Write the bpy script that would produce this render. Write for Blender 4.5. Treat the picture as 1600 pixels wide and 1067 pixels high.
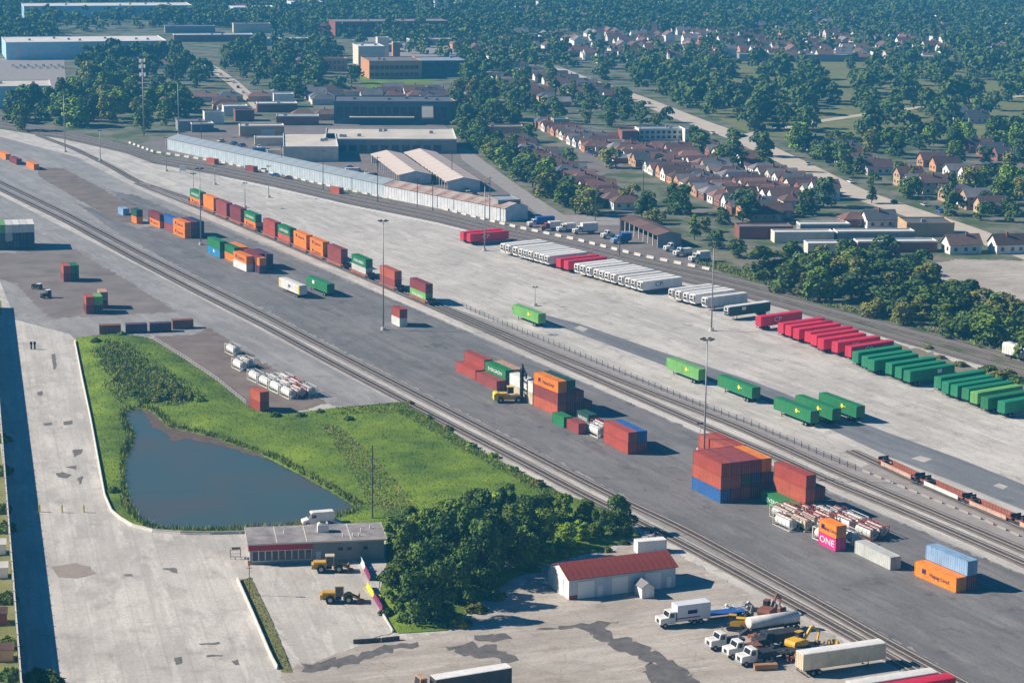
import bpy, bmesh, math, random
import numpy as np
from mathutils import Vector, Matrix, noise
from mathutils.geometry import tessellate_polygon

for o in list(bpy.data.objects):
    bpy.data.objects.remove(o, do_unlink=True)
scene = bpy.context.scene
COL = scene.collection
rad = math.radians

# ------------------------------------------------------------------ camera
CAM_H, CAM_PITCH, CAM_ROLL, CAM_F = 132.255, rad(11.9836), rad(0.5908), 3481.0
cam_data = bpy.data.cameras.new('camera')
cam_data.sensor_width = 36.0
cam_data.lens = CAM_F / 1600 * 36.0
cam_data.clip_start = 1.0
cam_data.clip_end = 20000
cam = bpy.data.objects.new('camera', cam_data)
COL.objects.link(cam)
cam.matrix_world = (Matrix.Translation((0, 0, CAM_H)) @ Matrix.Rotation(math.pi / 2 - CAM_PITCH, 4, 'X')
                    @ Matrix.Rotation(CAM_ROLL, 4, 'Z'))
scene.camera = cam

# ------------------------------------------------------------------ sky, sun, exposure
SUN_EL, SUN_AZ = rad(33), rad(175)          # azimuth of the sun seen from the yard, counter-clockwise from +X
world = bpy.data.worlds.new('World')
scene.world = world
world.use_nodes = True
wn = world.node_tree.nodes
bg = wn['Background']
sky = wn.new('ShaderNodeTexSky')
sky.sky_type = 'NISHITA'
sky.sun_disc = False
sky.sun_elevation = SUN_EL
sky.sun_rotation = math.pi / 2 - SUN_AZ
sky.altitude = 200
sky.air_density = 1.0
sky.dust_density = 0.0
sky.ozone_density = 2.0
sky_tone = wn.new('ShaderNodeHueSaturation')        # clear, deep blue late-summer sky all round
sky_tone.inputs['Saturation'].default_value = 1.4
world.node_tree.links.new(sky.outputs[0], sky_tone.inputs['Color'])
world.node_tree.links.new(sky_tone.outputs[0], bg.inputs[0])
bg.inputs[1].default_value = 0.05
sun_data = bpy.data.lights.new('sun', 'SUN')
sun_data.energy = 5.0
sun_data.angle = rad(0.53)
sun_data.color = (1.0, 0.9, 0.77)
sun = bpy.data.objects.new('sun', sun_data)
COL.objects.link(sun)
sun_dir = Vector((math.cos(SUN_EL) * math.cos(SUN_AZ), math.cos(SUN_EL) * math.sin(SUN_AZ), math.sin(SUN_EL)))
sun.rotation_euler = (-sun_dir).to_track_quat('-Z', 'Y').to_euler()
sun.location = sun_dir * 400
scene.view_settings.view_transform = 'Standard'
scene.view_settings.look = 'None'
scene.view_settings.exposure = 0.7
scene.view_settings.gamma = 1
scene.view_settings.use_curve_mapping = False
scene.cycles.use_denoising = True
scene.cycles.max_bounces = 5
scene.cycles.diffuse_bounces = 1
scene.cycles.glossy_bounces = 2
scene.cycles.transmission_bounces = 2
scene.cycles.volume_bounces = 0
scene.cycles.transparent_max_bounces = 4
scene.cycles.sample_clamp_indirect = 4

# ------------------------------------------------------------------ survey: photograph pixel -> point on the level plane z
def G(px, py, z=0.0):
    a, b = px - 800, py - 533.5
    c, s = math.cos(CAM_ROLL), math.sin(CAM_ROLL)
    u, v = c * a + s * b, -s * a + c * b
    F = CAM_F * math.cos(CAM_PITCH) - v * math.sin(CAM_PITCH)
    D = CAM_F * math.sin(CAM_PITCH) + v * math.cos(CAM_PITCH)
    t = (CAM_H - z) / D
    return Vector((u * t, F * t, z))

# ------------------------------------------------------------------ mesh builder
class MB:
    def __init__(self):
        self.v, self.f, self.m = [], [], []
    def face(self, pts, m=0):
        n = len(self.v)
        self.v += [tuple(p) for p in pts]
        self.f.append(tuple(range(n, n + len(pts))))
        self.m.append(m)
        return self
    def box(self, x0, x1, y0, y1, z0, z1, m=0, mat=None, bottom=True):
        P = [Vector((x, y, z)) for z in (z0, z1) for y in (y0, y1) for x in (x0, x1)]
        if mat is not None:
            P = [mat @ p for p in P]
        n = len(self.v)
        self.v += [tuple(p) for p in P]
        fs = [(4, 5, 7, 6), (0, 1, 5, 4), (2, 6, 7, 3), (0, 4, 6, 2), (1, 3, 7, 5)]
        if bottom:
            fs.append((0, 2, 3, 1))
        for f in fs:
            self.f.append(tuple(n + i for i in f))
            self.m.append(m)
        return self
    def cyl(self, p0, p1, r0, r1=None, n=8, m=0, caps=True):
        r1 = r0 if r1 is None else r1
        p0, p1 = Vector(p0), Vector(p1)
        d = (p1 - p0).normalized()
        a = d.orthogonal().normalized()
        b = d.cross(a)
        k = len(self.v)
        for p, r in ((p0, r0), (p1, r1)):
            for i in range(n):
                t = 2 * math.pi * i / n
                self.v.append(tuple(p + a * (r * math.cos(t)) + b * (r * math.sin(t))))
        for i in range(n):
            j = (i + 1) % n
            self.f.append((k + i, k + j, k + n + j, k + n + i))
            self.m.append(m)
        if caps:
            self.f.append(tuple(k + i for i in range(n - 1, -1, -1)))
            self.m.append(m)
            self.f.append(tuple(k + n + i for i in range(n)))
            self.m.append(m)
        return self
    def bar(self, p0, p1, w, h=None, m=0):
        p0, p1 = Vector(p0), Vector(p1)
        d = p1 - p0
        L = d.length
        q = d.to_track_quat('X', 'Z').to_matrix().to_4x4()
        h = w if h is None else h
        return self.box(0, L, -w / 2, w / 2, -h / 2, h / 2, m, Matrix.Translation(p0) @ q)
    def prism(self, prof, x0, x1, m=0, axis='x'):
        # profile of (a, z) points swept along an axis
        def P(a, z, t):
            return (t, a, z) if axis == 'x' else (a, t, z)
        n = len(prof)
        k = len(self.v)
        for t in (x0, x1):
            self.v += [P(a, z, t) for a, z in prof]
        for i in range(n):
            j = (i + 1) % n
            self.f.append((k + i, k + j, k + n + j, k + n + i))
            self.m.append(m)
        self.f.append(tuple(k + i for i in range(n - 1, -1, -1)))
        self.m.append(m)
        self.f.append(tuple(k + n + i for i in range(n)))
        self.m.append(m)
        return self
    def mesh(self, name, smooth=False, fix=True):
        me = bpy.data.meshes.new(name)
        me.from_pydata(self.v, [], self.f)
        me.polygons.foreach_set('material_index', self.m)
        if fix:
            bm = bmesh.new()
            bm.from_mesh(me)
            bmesh.ops.recalc_face_normals(bm, faces=bm.faces)
            bm.to_mesh(me)
            bm.free()
        if smooth:
            me.polygons.foreach_set('use_smooth', [True] * len(me.polygons))
        for _ in range(max(self.m) + 1 if self.m else 1):
            me.materials.append(None)
        me.update()
        return me

def obj(name, me, mats=None, parent=None, loc=(0, 0, 0), rz=0.0, kind=None):
    o = bpy.data.objects.new(name, me)
    COL.objects.link(o)
    if parent is not None:
        o.parent = parent
    o.location = loc
    if rz:
        o.rotation_euler = (0, 0, rz)
    if me is not None and mats is not None:
        if not isinstance(mats, (list, tuple)):
            mats = [mats]
        for i, mt in enumerate(mats):
            if i < len(o.material_slots):
                o.material_slots[i].link = 'OBJECT'
                o.material_slots[i].material = mt
    if kind:
        o['kind'] = kind
    return o

def tag(o, label, cat, group=None):
    o['label'] = label
    o['category'] = cat
    if group:
        o['group'] = group
    return o

def thing(name, label, cat, loc=(0, 0, 0), rz=0.0, group=None):
    return tag(obj(name, None, None, None, loc, rz), label, cat, group)

CACHE = {}
def cached(key, fn):
    if key not in CACHE:
        CACHE[key] = fn()
    return CACHE[key]

ORD = ['first', 'second', 'third', 'fourth', 'fifth', 'sixth', 'seventh', 'eighth', 'ninth', 'tenth', 'eleventh', 'twelfth']
def nth(i):
    if i < 12:
        return ORD[i]
    n = i + 1
    return '%d%s' % (n, 'th' if 10 < n % 100 < 14 else {1: 'st', 2: 'nd', 3: 'rd'}.get(n % 10, 'th'))

# ------------------------------------------------------------------ materials
MATS = {}
def mat(name, col, rough=0.8, var=0.12, scale=0.6, col2=None, bump=0.0, bscale=8.0, metal=0.0, spec=0.15, rand=0.0,
        streak=None, coords='Object', detail=4.0, hard=False, translucent=0.0):
    """base colour broken up by noise; streak=(angle, along, across) stretches it along a direction"""
    if name in MATS:
        return MATS[name]
    m = bpy.data.materials.new(name)
    m.use_nodes = True
    nt = m.node_tree
    N, L = nt.nodes, nt.links
    b = N['Principled BSDF']
    b.inputs['Roughness'].default_value = rough
    b.inputs['Metallic'].default_value = metal
    b.inputs['Specular IOR Level'].default_value = spec
    tc = N.new('ShaderNodeTexCoord')
    src = tc.outputs[coords]
    if streak:
        r = N.new('ShaderNodeMapping')
        r.inputs['Rotation'].default_value = (0, 0, -streak[0])
        L.new(src, r.inputs[0])
        r2 = N.new('ShaderNodeMapping')
        r2.inputs['Scale'].default_value = (streak[1], streak[2], 1)
        L.new(r.outputs[0], r2.inputs[0])
        src = r2.outputs[0]
    n1 = N.new('ShaderNodeTexNoise')
    n1.inputs['Scale'].default_value = scale
    n1.inputs['Detail'].default_value = detail
    n1.inputs['Roughness'].default_value = 0.62
    L.new(src, n1.inputs['Vector'])
    ramp = N.new('ShaderNodeMapRange')
    ramp.inputs[1].default_value = 0.42 if hard else 0.3
    ramp.inputs[2].default_value = 0.58 if hard else 0.7
    L.new(n1.outputs[0], ramp.inputs[0])
    if col2 is None:
        col2 = tuple(c * (1 - var * 2) for c in col)
        col = tuple(min(1, c * (1 + var * 0.6)) for c in col)
    mx = N.new('ShaderNodeMix')
    mx.data_type = 'RGBA'
    L.new(ramp.outputs[0], mx.inputs[0])
    mx.inputs[6].default_value = (*col2, 1)
    mx.inputs[7].default_value = (*col, 1)
    out = mx.outputs[2]
    if rand:
        oi = N.new('ShaderNodeObjectInfo')
        mr = N.new('ShaderNodeMapRange')
        mr.inputs[3].default_value = 1 - rand
        mr.inputs[4].default_value = 1 + rand
        L.new(oi.outputs['Random'], mr.inputs[0])
        hs = N.new('ShaderNodeHueSaturation')
        L.new(mr.outputs[0], hs.inputs['Value'])
        L.new(out, hs.inputs['Color'])
        out = hs.outputs[0]
    L.new(out, b.inputs['Base Color'])
    if bump:
        n2 = N.new('ShaderNodeTexNoise')
        n2.inputs['Scale'].default_value = bscale
        n2.inputs['Detail'].default_value = 2
        L.new(tc.outputs[coords], n2.inputs['Vector'])
        bp = N.new('ShaderNodeBump')
        bp.inputs['Strength'].default_value = bump
        bp.inputs['Distance'].default_value = 0.3
        L.new(n2.outputs[0], bp.inputs['Height'])
        L.new(bp.outputs[0], b.inputs['Normal'])
    m['nodes_out'] = 1
    MATS[name] = m
    return m

RAIL = rad(-63.2)                       # direction the tracks and lanes run, towards the camera
TOWN = rad(-77.4)                       # direction of the town's streets

def paving(name, col, dark, joint=0.55, slab=(5.0, 5.0), angle=RAIL, stain=(0.05, 0.045, 0.04), stain_amt=0.5, streak_amt=0.6,
           crack=0.25, seed=0.0):
    """worn paving: slab joints, tyre streaks along the lane, oily stains, fine cracks"""
    m = bpy.data.materials.new(name)
    m.use_nodes = True
    nt = m.node_tree
    N, L = nt.nodes, nt.links
    b = N['Principled BSDF']
    b.inputs['Roughness'].default_value = 0.85
    b.inputs['Specular IOR Level'].default_value = 0.06
    geo = N.new('ShaderNodeNewGeometry')
    rot = N.new('ShaderNodeMapping')
    rot.inputs['Rotation'].default_value = (0, 0, -angle)
    rot.inputs['Location'].default_value = (seed, seed * 1.7, 0)
    L.new(geo.outputs['Position'], rot.inputs[0])
    P = rot.outputs[0]
    def nz(scale, vec=None, detail=5, rough=0.6, sx=1, sy=1):
        n = N.new('ShaderNodeTexNoise')
        n.inputs['Scale'].default_value = scale
        n.inputs['Detail'].default_value = detail
        n.inputs['Roughness'].default_value = rough
        s = vec or P
        if sx != 1 or sy != 1:
            mp = N.new('ShaderNodeMapping')
            mp.inputs['Scale'].default_value = (sx, sy, 1)
            L.new(s, mp.inputs[0])
            s = mp.outputs[0]
        L.new(s, n.inputs['Vector'])
        return n.outputs[0]
    def rng(x, a, bb, c=0.0, d=1.0):
        n = N.new('ShaderNodeMapRange')
        for i, vv in enumerate((a, bb, c, d)):
            n.inputs[i + 1].default_value = vv
        L.new(x, n.inputs[0])
        return n.outputs[0]
    def mul(x, y):
        n = N.new('ShaderNodeMath')
        n.operation = 'MULTIPLY'
        for i, q in enumerate((x, y)):
            if isinstance(q, (int, float)):
                n.inputs[i].default_value = q
            else:
                L.new(q, n.inputs[i])
        return n.outputs[0]
    def mix(f, a, bb):
        n = N.new('ShaderNodeMix')
        n.data_type = 'RGBA'
        L.new(f, n.inputs[0])
        for i, q in ((6, a), (7, bb)):
            if isinstance(q, tuple):
                n.inputs[i].default_value = (*q, 1)
            else:
                L.new(q, n.inputs[i])
        return n.outputs[2]
    mid = tuple(0.5 * a + 0.5 * d for a, d in zip(col, dark))
    deep = tuple(d * 0.72 for d in dark)
    pale = tuple(min(1, a * 1.16) for a in col)
    c = mix(rng(nz(0.035, detail=6, rough=0.65), 0.4, 0.6), col, mid)
    c = mix(mul(rng(nz(1.0, sx=0.012, sy=0.2, detail=5, rough=0.65), 0.47, 0.62), streak_amt), c, dark)
    c = mix(mul(rng(nz(1.0, sx=0.03, sy=0.9, detail=4, rough=0.6), 0.5, 0.62), streak_amt * 0.55), c, dark)
    c = mix(mul(rng(nz(1.0, sx=0.07, sy=0.17, detail=9, rough=0.75), 0.5, 0.6), 0.55), c, dark)
    c = mix(mul(rng(nz(1.0, sx=0.05, sy=0.28, detail=7, rough=0.7), 0.53, 0.63), 0.55), c, pale)
    c = mix(mul(rng(nz(0.14, detail=7, rough=0.72), 0.57, 0.64), stain_amt), c, stain)
    c = mix(mul(rng(nz(0.7, detail=4, rough=0.7), 0.6, 0.68), stain_amt * 0.7), c, stain)
    c = mix(mul(rng(nz(1.7, detail=6, rough=0.85), 0.44, 0.6), 0.4), c, deep)
    if joint:
        br = N.new('ShaderNodeTexBrick')
        br.offset = 0.0
        br.inputs['Scale'].default_value = 1.0
        br.inputs['Brick Width'].default_value = slab[0]
        br.inputs['Row Height'].default_value = slab[1]
        br.inputs['Mortar Size'].default_value = 0.1
        br.inputs['Mortar Smooth'].default_value = 0.2
        br.inputs['Color1'].default_value = (0, 0, 0, 1)
        br.inputs['Color2'].default_value = (0.22, 0.22, 0.22, 1)
        br.inputs['Mortar'].default_value = (1, 1, 1, 1)
        L.new(P, br.inputs['Vector'])
        c = mix(mul(br.outputs[0], joint), c, tuple(d * 0.7 for d in dark))
    if crack:
        vo = N.new('ShaderNodeTexVoronoi')
        vo.feature = 'DISTANCE_TO_EDGE'
        vo.inputs['Scale'].default_value = 0.09
        wv = N.new('ShaderNodeVectorMath')
        wv.operation = 'ADD'
        nn = N.new('ShaderNodeTexNoise')
        nn.inputs['Scale'].default_value = 0.2
        L.new(P, nn.inputs['Vector'])
        sc = N.new('ShaderNodeVectorMath')
        sc.operation = 'SCALE'
        sc.inputs['Scale'].default_value = 5.0
        L.new(nn.outputs['Color'], sc.inputs[0])
        L.new(P, wv.inputs[0])
        L.new(sc.outputs[0], wv.inputs[1])
        L.new(wv.outputs[0], vo.inputs['Vector'])
        c = mix(mul(rng(vo.outputs['Distance'], 0.006, 0.014, 1, 0), crack), c, tuple(d * 0.5 for d in dark))
    L.new(c, b.inputs['Base Color'])
    MATS[name] = m
    return m

def paint(name, col, rough=0.55, dirt=0.34, rust=(0.16, 0.07, 0.035)):
    """painted steel: faded patches and vertical dirt runs"""
    m = mat(name, col, rough=rough, var=0.11, scale=0.45, spec=0.35, rand=0.12)
    nt = m.node_tree
    N, L = nt.nodes, nt.links
    b = N['Principled BSDF']
    src = b.inputs['Base Color'].links[0].from_socket
    tc = N.new('ShaderNodeTexCoord')
    oi = N.new('ShaderNodeObjectInfo')
    ad = N.new('ShaderNodeVectorMath')
    ad.operation = 'ADD'
    L.new(tc.outputs['Object'], ad.inputs[0])
    L.new(oi.outputs['Location'], ad.inputs[1])
    mp = N.new('ShaderNodeMapping')
    mp.inputs['Scale'].default_value = (1.6, 1.6, 0.25)
    L.new(ad.outputs[0], mp.inputs[0])
    n = N.new('ShaderNodeTexNoise')
    n.inputs['Scale'].default_value = 1.0
    n.inputs['Detail'].default_value = 5
    L.new(mp.outputs[0], n.inputs['Vector'])
    r = N.new('ShaderNodeMapRange')
    r.inputs[1].default_value = 0.55
    r.inputs[2].default_value = 0.8
    r.inputs[4].default_value = dirt * 2
    L.new(n.outputs[0], r.inputs[0])
    mx = N.new('ShaderNodeMix')
    mx.data_type = 'RGBA'
    L.new(r.outputs[0], mx.inputs[0])
    L.new(src, mx.inputs[6])
    mx.inputs[7].default_value = (*rust, 1)
    L.new(mx.outputs[2], b.inputs['Base Color'])
    return m

# ------------------------------------------------------------------ sheets of ground
def tess(pts):
    return tessellate_polygon([[Vector((p[0], p[1], 0)) for p in pts]])

def sheet(name, pix, z, m, world=False, parent=None, kind='structure'):
    pts = [(p[0], p[1], z) for p in pix] if world else [tuple(G(*p).xy) + (z,) for p in pix]
    b = MB()
    b.v = pts
    for t in tess(pts):
        b.f.append(tuple(t))
        b.m.append(0)
    me = b.mesh(name, fix=False)
    bm = bmesh.new()
    bm.from_mesh(me)
    for f in bm.faces:
        if f.normal.z < 0:
            f.normal_flip()
    bm.to_mesh(me)
    bm.free()
    return obj(name, me, m, parent, kind=None if parent else kind)

def resample(pts, step):
    out = [Vector(pts[0])]
    carry = 0.0
    for a, b in zip(pts[:-1], pts[1:]):
        a, b = Vector(a), Vector(b)
        L = (b - a).length
        t = step - carry
        while t <= L:
            out.append(a + (b - a) * (t / L))
            t += step
        carry = L - (t - step)
    return out

def smooth_line(pix, step=6.0, z=0.0, iters=3):
    """ground polyline from survey points, rounded off"""
    pts = [G(*p) for p in pix]
    pts = resample(pts, step)
    for _ in range(iters):
        q = [pts[0]] + [(pts[i - 1] + pts[i] * 2 + pts[i + 1]) / 4 for i in range(1, len(pts) - 1)] + [pts[-1]]
        pts = q
    return [Vector((p.x, p.y, z)) for p in pts]

def normals2(pts):
    ns = []
    for i in range(len(pts)):
        d = pts[min(i + 1, len(pts) - 1)] - pts[max(i - 1, 0)]
        d.z = 0
        d.normalize()
        ns.append(Vector((-d.y, d.x, 0)))
    return ns

def ribbon(pts, prof, m=0, b=None):
    """sweep an open (offset, z) profile along a polyline"""
    b = b or MB()
    ns = normals2(pts)
    k = len(b.v)
    w = len(prof)
    for p, n in zip(pts, ns):
        for off, z in prof:
            b.v.append((p.x + n.x * off, p.y + n.y * off, p.z + z))
    for i in range(len(pts) - 1):
        for j in range(w - 1):
            b.f.append((k + i * w + j, k + i * w + j + 1, k + (i + 1) * w + j + 1, k + (i + 1) * w + j))
            b.m.append(m)
    return b

def inside(p, poly):
    x, y = p[0], p[1]
    c = False
    for (x0, y0), (x1, y1) in zip(poly, poly[1:] + poly[:1]):
        if (y0 > y) != (y1 > y) and x < (x1 - x0) * (y - y0) / (y1 - y0) + x0:
            c = not c
    return c

def edge_dist(p, poly):
    best = 1e9
    px, py = p[0], p[1]
    for (x0, y0), (x1, y1) in zip(poly, poly[1:] + poly[:1]):
        dx, dy = x1 - x0, y1 - y0
        t = max(0, min(1, ((px - x0) * dx + (py - y0) * dy) / (dx * dx + dy * dy + 1e-9)))
        best = min(best, math.hypot(px - x0 - t * dx, py - y0 - t * dy))
    return best

def ragged(pix, amp=0.5, seed=0):
    """surveyed outline with a worn, uneven edge"""
    w = gpoly(pix)
    out = []
    for (x0, y0), (x1, y1) in zip(w, w[1:] + w[:1]):
        n = max(1, int(math.hypot(x1 - x0, y1 - y0) / 0.9))
        for i in range(n):
            t = i / n
            x, y = x0 + (x1 - x0) * t, y0 + (y1 - y0) * t
            q = Vector((x * .55 + seed, y * .55, 0))
            out.append((x + amp * 1.6 * noise.noise(q), y + amp * 3.2 * noise.noise(q + Vector((7, 3, 1)))))
    return out

def gpoly(pix):
    return [tuple(G(*p).xy) for p in pix]

# ================================================================== THE SETTING
random.seed(3)
m_town = mat('town_ground', (0.19, 0.175, 0.135), 0.95, scale=0.07, col2=(0.07, 0.10, 0.035), detail=9, hard=True)
m_conc = paving('yard_concrete', (0.62, 0.58, 0.53), (0.36, 0.335, 0.305), joint=0.18, slab=(6, 6), stain_amt=0.28, streak_amt=0.5)
m_conc_grey = paving('lane_concrete', (0.36, 0.345, 0.33), (0.22, 0.21, 0.205), joint=0.12, slab=(8, 6), stain_amt=0.2, streak_amt=0.5, seed=31)
m_asph = paving('pad_asphalt', (0.232, 0.221, 0.215), (0.135, 0.129, 0.128), joint=0.0, stain_amt=0.45, streak_amt=0.6, stain=(0.06, 0.057, 0.056), crack=0.1, seed=77)
m_lane = paving('lane_asphalt', (0.225, 0.23, 0.24), (0.15, 0.155, 0.163), joint=0.0, stain_amt=0.2, streak_amt=0.9, crack=0.12, seed=11)
m_gravel = mat('brown_gravel', (0.23, 0.185, 0.16), 0.95, scale=0.12, col2=(0.135, 0.105, 0.09), detail=8, bump=0.2)
m_gravel2 = mat('grey_gravel', (0.24, 0.205, 0.185), 0.95, scale=0.1, col2=(0.145, 0.125, 0.115), detail=8, bump=0.2)
m_road = paving('access_concrete', (0.62, 0.58, 0.525), (0.36, 0.335, 0.305), joint=0.3, slab=(9.0, 3.9), angle=rad(-76), stain_amt=0.18, streak_amt=0.42, crack=0.12, seed=5)
m_dirt = paving('lower_yard', (0.50, 0.455, 0.40), (0.30, 0.26, 0.22), joint=0.0, angle=rad(20), stain_amt=0.3, streak_amt=0.4, stain=(0.2, 0.13, 0.08), seed=41)
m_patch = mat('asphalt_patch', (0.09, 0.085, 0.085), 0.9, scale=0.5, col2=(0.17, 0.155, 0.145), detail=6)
m_ballast = mat('main_ballast', (0.19, 0.16, 0.145), 0.95, scale=0.35, col2=(0.11, 0.09, 0.082), detail=8, bump=0.4, coords='Object')
m_ballast2 = mat('yard_ballast', (0.21, 0.18, 0.165), 0.95, scale=0.25, col2=(0.13, 0.11, 0.10), detail=8, bump=0.4)
m_strip = mat('service_path', (0.34, 0.31, 0.29), 0.9, scale=0.3, col2=(0.25, 0.225, 0.215), detail=6)
m_verge = mat('verge_soil', (0.25, 0.21, 0.165), 0.95, scale=0.12, col2=(0.12, 0.125, 0.06), detail=7)
m_steel = mat('rail_steel', (0.42, 0.38, 0.35), 0.4, scale=2, metal=0.3)
m_tie = mat('wooden_sleeper', (0.13, 0.105, 0.092), 0.9, scale=1.5, var=0.3)
m_street = mat('street_asphalt', (0.56, 0.48, 0.39), 0.9, scale=0.12, col2=(0.43, 0.37, 0.30), detail=7)
m_lawn = mat('grass_ground', (0.20, 0.28, 0.026), 0.95, scale=0.07, col2=(0.06, 0.115, 0.018), detail=8, bump=0.6, bscale=2.5)
m_lawn_dull = mat('dry_grass', (0.22, 0.21, 0.085), 0.95, scale=0.1, col2=(0.115, 0.135, 0.045), detail=8, bump=0.4, bscale=2)
m_white = mat('white_paint', (0.78, 0.76, 0.72), 0.6, scale=0.8, var=0.06)
m_barrier = mat('barrier_concrete', (0.62, 0.58, 0.52), 0.85, scale=0.5, var=0.14)

def grid_sheet(name, x0, x1, y0, y1, z, m):
    return sheet(name, [(x0, y0), (x1, y0), (x1, y1), (x0, y1)], z, m, world=True)

grid_sheet('ground', -3200, 3200, -600, 6200, 0.0, m_town)

# main line (north-east side) axis, surveyed on three tracks
T_A = [(-120, 165), (0, 188), (100, 206), (200, 230), (240, 245), (340, 260), (440, 281), (540, 304), (680, 331), (800, 361), (900, 382), (1000, 407), (1120, 431), (1240, 460), (1360, 489), (1480, 519), (1600, 549), (1760, 590)]
T_B = [(-120, 170), (0, 193), (100, 210), (200, 233), (240, 248.5), (340, 265), (440, 286), (540, 309), (680, 337), (800, 367), (900, 388.5), (1000, 414), (1120, 440), (1240, 471), (1360, 502.5), (1480, 534), (1600, 566), (1760, 609)]
T_C = [(-120, 175), (0, 198), (100, 214), (200, 236.5), (240, 252), (340, 270), (440, 291), (540, 314.5), (680, 343), (800, 373), (900, 395), (1000, 421), (1120, 449), (1240, 482), (1360, 516), (1480, 550), (1600, 584), (1760, 630)]
N1 = [(215, 284), (300, 312), (400, 354), (500, 397), (600, 440), (713.7, 489), (781, 518), (837.5, 541.5), (1000, 607), (1140, 661), (1230, 701), (1305, 736), (1360, 759), (1510, 822), (1600, 860), (1720, 912)]
N2 = [(215, 287), (312, 325), (400, 362), (500, 404), (600, 446.5), (667, 475.5), (747, 510.5), (848.8, 556), (1000, 622), (1125, 676.5), (1215, 714.5), (1305, 756), (1360, 777), (1480, 828), (1600, 880), (1720, 933)]
NLEAD = [(60, 212), (112, 231), (150, 249), (180, 264), (205, 279), (240, 295), (312, 325)]
SP = [(1330, 705), (1372, 724.5), (1435, 754.5), (1510, 787), (1600, 825), (1720, 876)]
U1 = [(-140, 217), (0, 285), (105, 335), (210, 391), (315, 443.7), (420, 496), (505, 541), (662.5, 622), (800, 693), (905, 748), (984, 788), (1062.5, 824), (1167.5, 881), (1285, 946), (1390, 1007), (1482, 1057), (1600, 1120)]
U2 = [(-140, 229), (0, 296), (105, 347), (210, 405), (315, 460), (420, 513), (505, 560), (662.5, 643), (800, 714), (905, 770), (984, 810), (1062.5, 848), (1167.5, 905), (1285, 969), (1390, 1028), (1460, 1067), (1560, 1121)]

# yard paving: one great sheet, then the strips and pads laid on it
sheet('yard_pavement', [(-420, 150)] + [(x, y + 4) for x, y in T_C] + [(1900, 1100), (1700, 1400), (-200, 1400), (-60, 900), (-120, 500), (-300, 260)], 0.02, m_conc)
sheet('lane_pavement', [(-300, 160), (0, 214), (120, 246), (215, 296), (400, 375), (667, 490), (1000, 636), (1360, 795), (1600, 898), (1750, 965), (1700, 1210), (1482, 1062), (984, 796), (662, 630), (420, 505), (210, 400), (0, 293), (-300, 150)], 0.04, m_conc_grey)
sheet('west_pad', [(-200, 215), (0, 305), (210, 412), (420, 522), (505, 568), (640, 640), (520, 634), (320, 512), (118, 524), (24, 500), (0, 440), (-200, 300)], 0.045, m_conc_grey)
sheet('asphalt_pad', ragged([(330, 350), (520, 428), (667, 492), (1000, 637), (1360, 797), (1600, 900), (1760, 968), (1760, 1170), (1600, 1110), (1482, 1048), (1285, 937), (984, 779), (662, 613), (505, 532), (420, 487), (330, 443), (240, 396), (165, 352), (120, 318), (180, 340), (215, 358), (238, 352), (215, 330), (170, 298), (215, 306), (270, 330)], .8), 0.06, m_asph, world=True)
sheet('gravel_strip', ragged([(60, 262), (100, 264), (150, 290), (230, 335), (212, 352), (180, 345), (110, 305), (60, 276)], 0.8), 0.065, m_gravel, world=True)
sheet('gravel_pad', ragged([(-20, 398), (60, 392), (118, 390), (200, 440), (278, 488), (190, 492), (80, 497), (58, 480), (25, 444), (-20, 430)], 0.9), 0.07, m_gravel2, world=True)
sheet('storage_pad', ragged([(232, 530), (270, 512), (330, 514), (420, 572), (512, 630), (440, 650), (385, 645), (300, 580)], 0.7), 0.07, m_gravel, world=True)
sheet('concrete_apron', ragged([(110, 498), (330, 490), (345, 505), (300, 524), (118, 530), (100, 516)], 0.4), 0.075, m_conc_grey, world=True)
sheet('east_lane', [(800, 479), (905, 506), (963, 526), (1040, 552), (1180, 597), (1290, 640), (1390, 677), (1500, 717), (1600, 757), (1720, 803), (1720, 850), (1600, 797), (1500, 756), (1390, 714), (1311, 677), (1180, 621), (1040, 572), (905, 522), (800, 483.5)], 0.05, m_lane)
sheet('fence_strip', [(690, 476), (800, 512), (1000, 592), (1180, 664), (1345, 730), (1372, 720), (1600, 818), (1720, 870), (1720, 915), (1600, 862), (1360, 760), (1140, 663), (837, 543), (713, 490)], 0.055, m_strip)
for c in ((908, 514, 11), (1440, 717.5, 17), (1563, 760, 12)):
    sheet('lane_patch', [(c[0] - c[2], c[1] - 1), (c[0] - 2, c[1] - 5), (c[0] + c[2], c[1]), (c[0] + 4, c[1] + 5)], 0.07, m_road)
sheet('access_road', [(-34, 480), (24, 500), (100, 520), (120, 540), (142, 660), (163, 775), (176, 802), (205, 822), (240, 832), (300, 836), (385, 834), (600, 815), (640, 840), (600, 900), (450, 900), (372, 905), (400, 975), (432, 1045), (470, 1067), (520, 1200), (66, 1200), (47, 1067), (20, 860), (-6, 640)], 0.08, m_road)
sheet('loader_yard', ragged([(385, 885), (600, 873), (590, 925), (612, 990), (560, 1003), (560, 1010), (470, 1042), (432, 960), (395, 905)], 0.35), 0.10, m_road, world=True)
sheet('lower_yard_pavement', ragged([(440, 1050), (560, 1005), (620, 1000), (690, 990), (740, 960), (790, 930), (870, 880), (960, 862), (985, 830), (1010, 835), (1062, 868), (1167, 925), (1285, 985), (1390, 1040), (1440, 1070), (1560, 1180), (1400, 1400), (480, 1400)], 0.6), 0.09, m_dirt, world=True)
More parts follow.
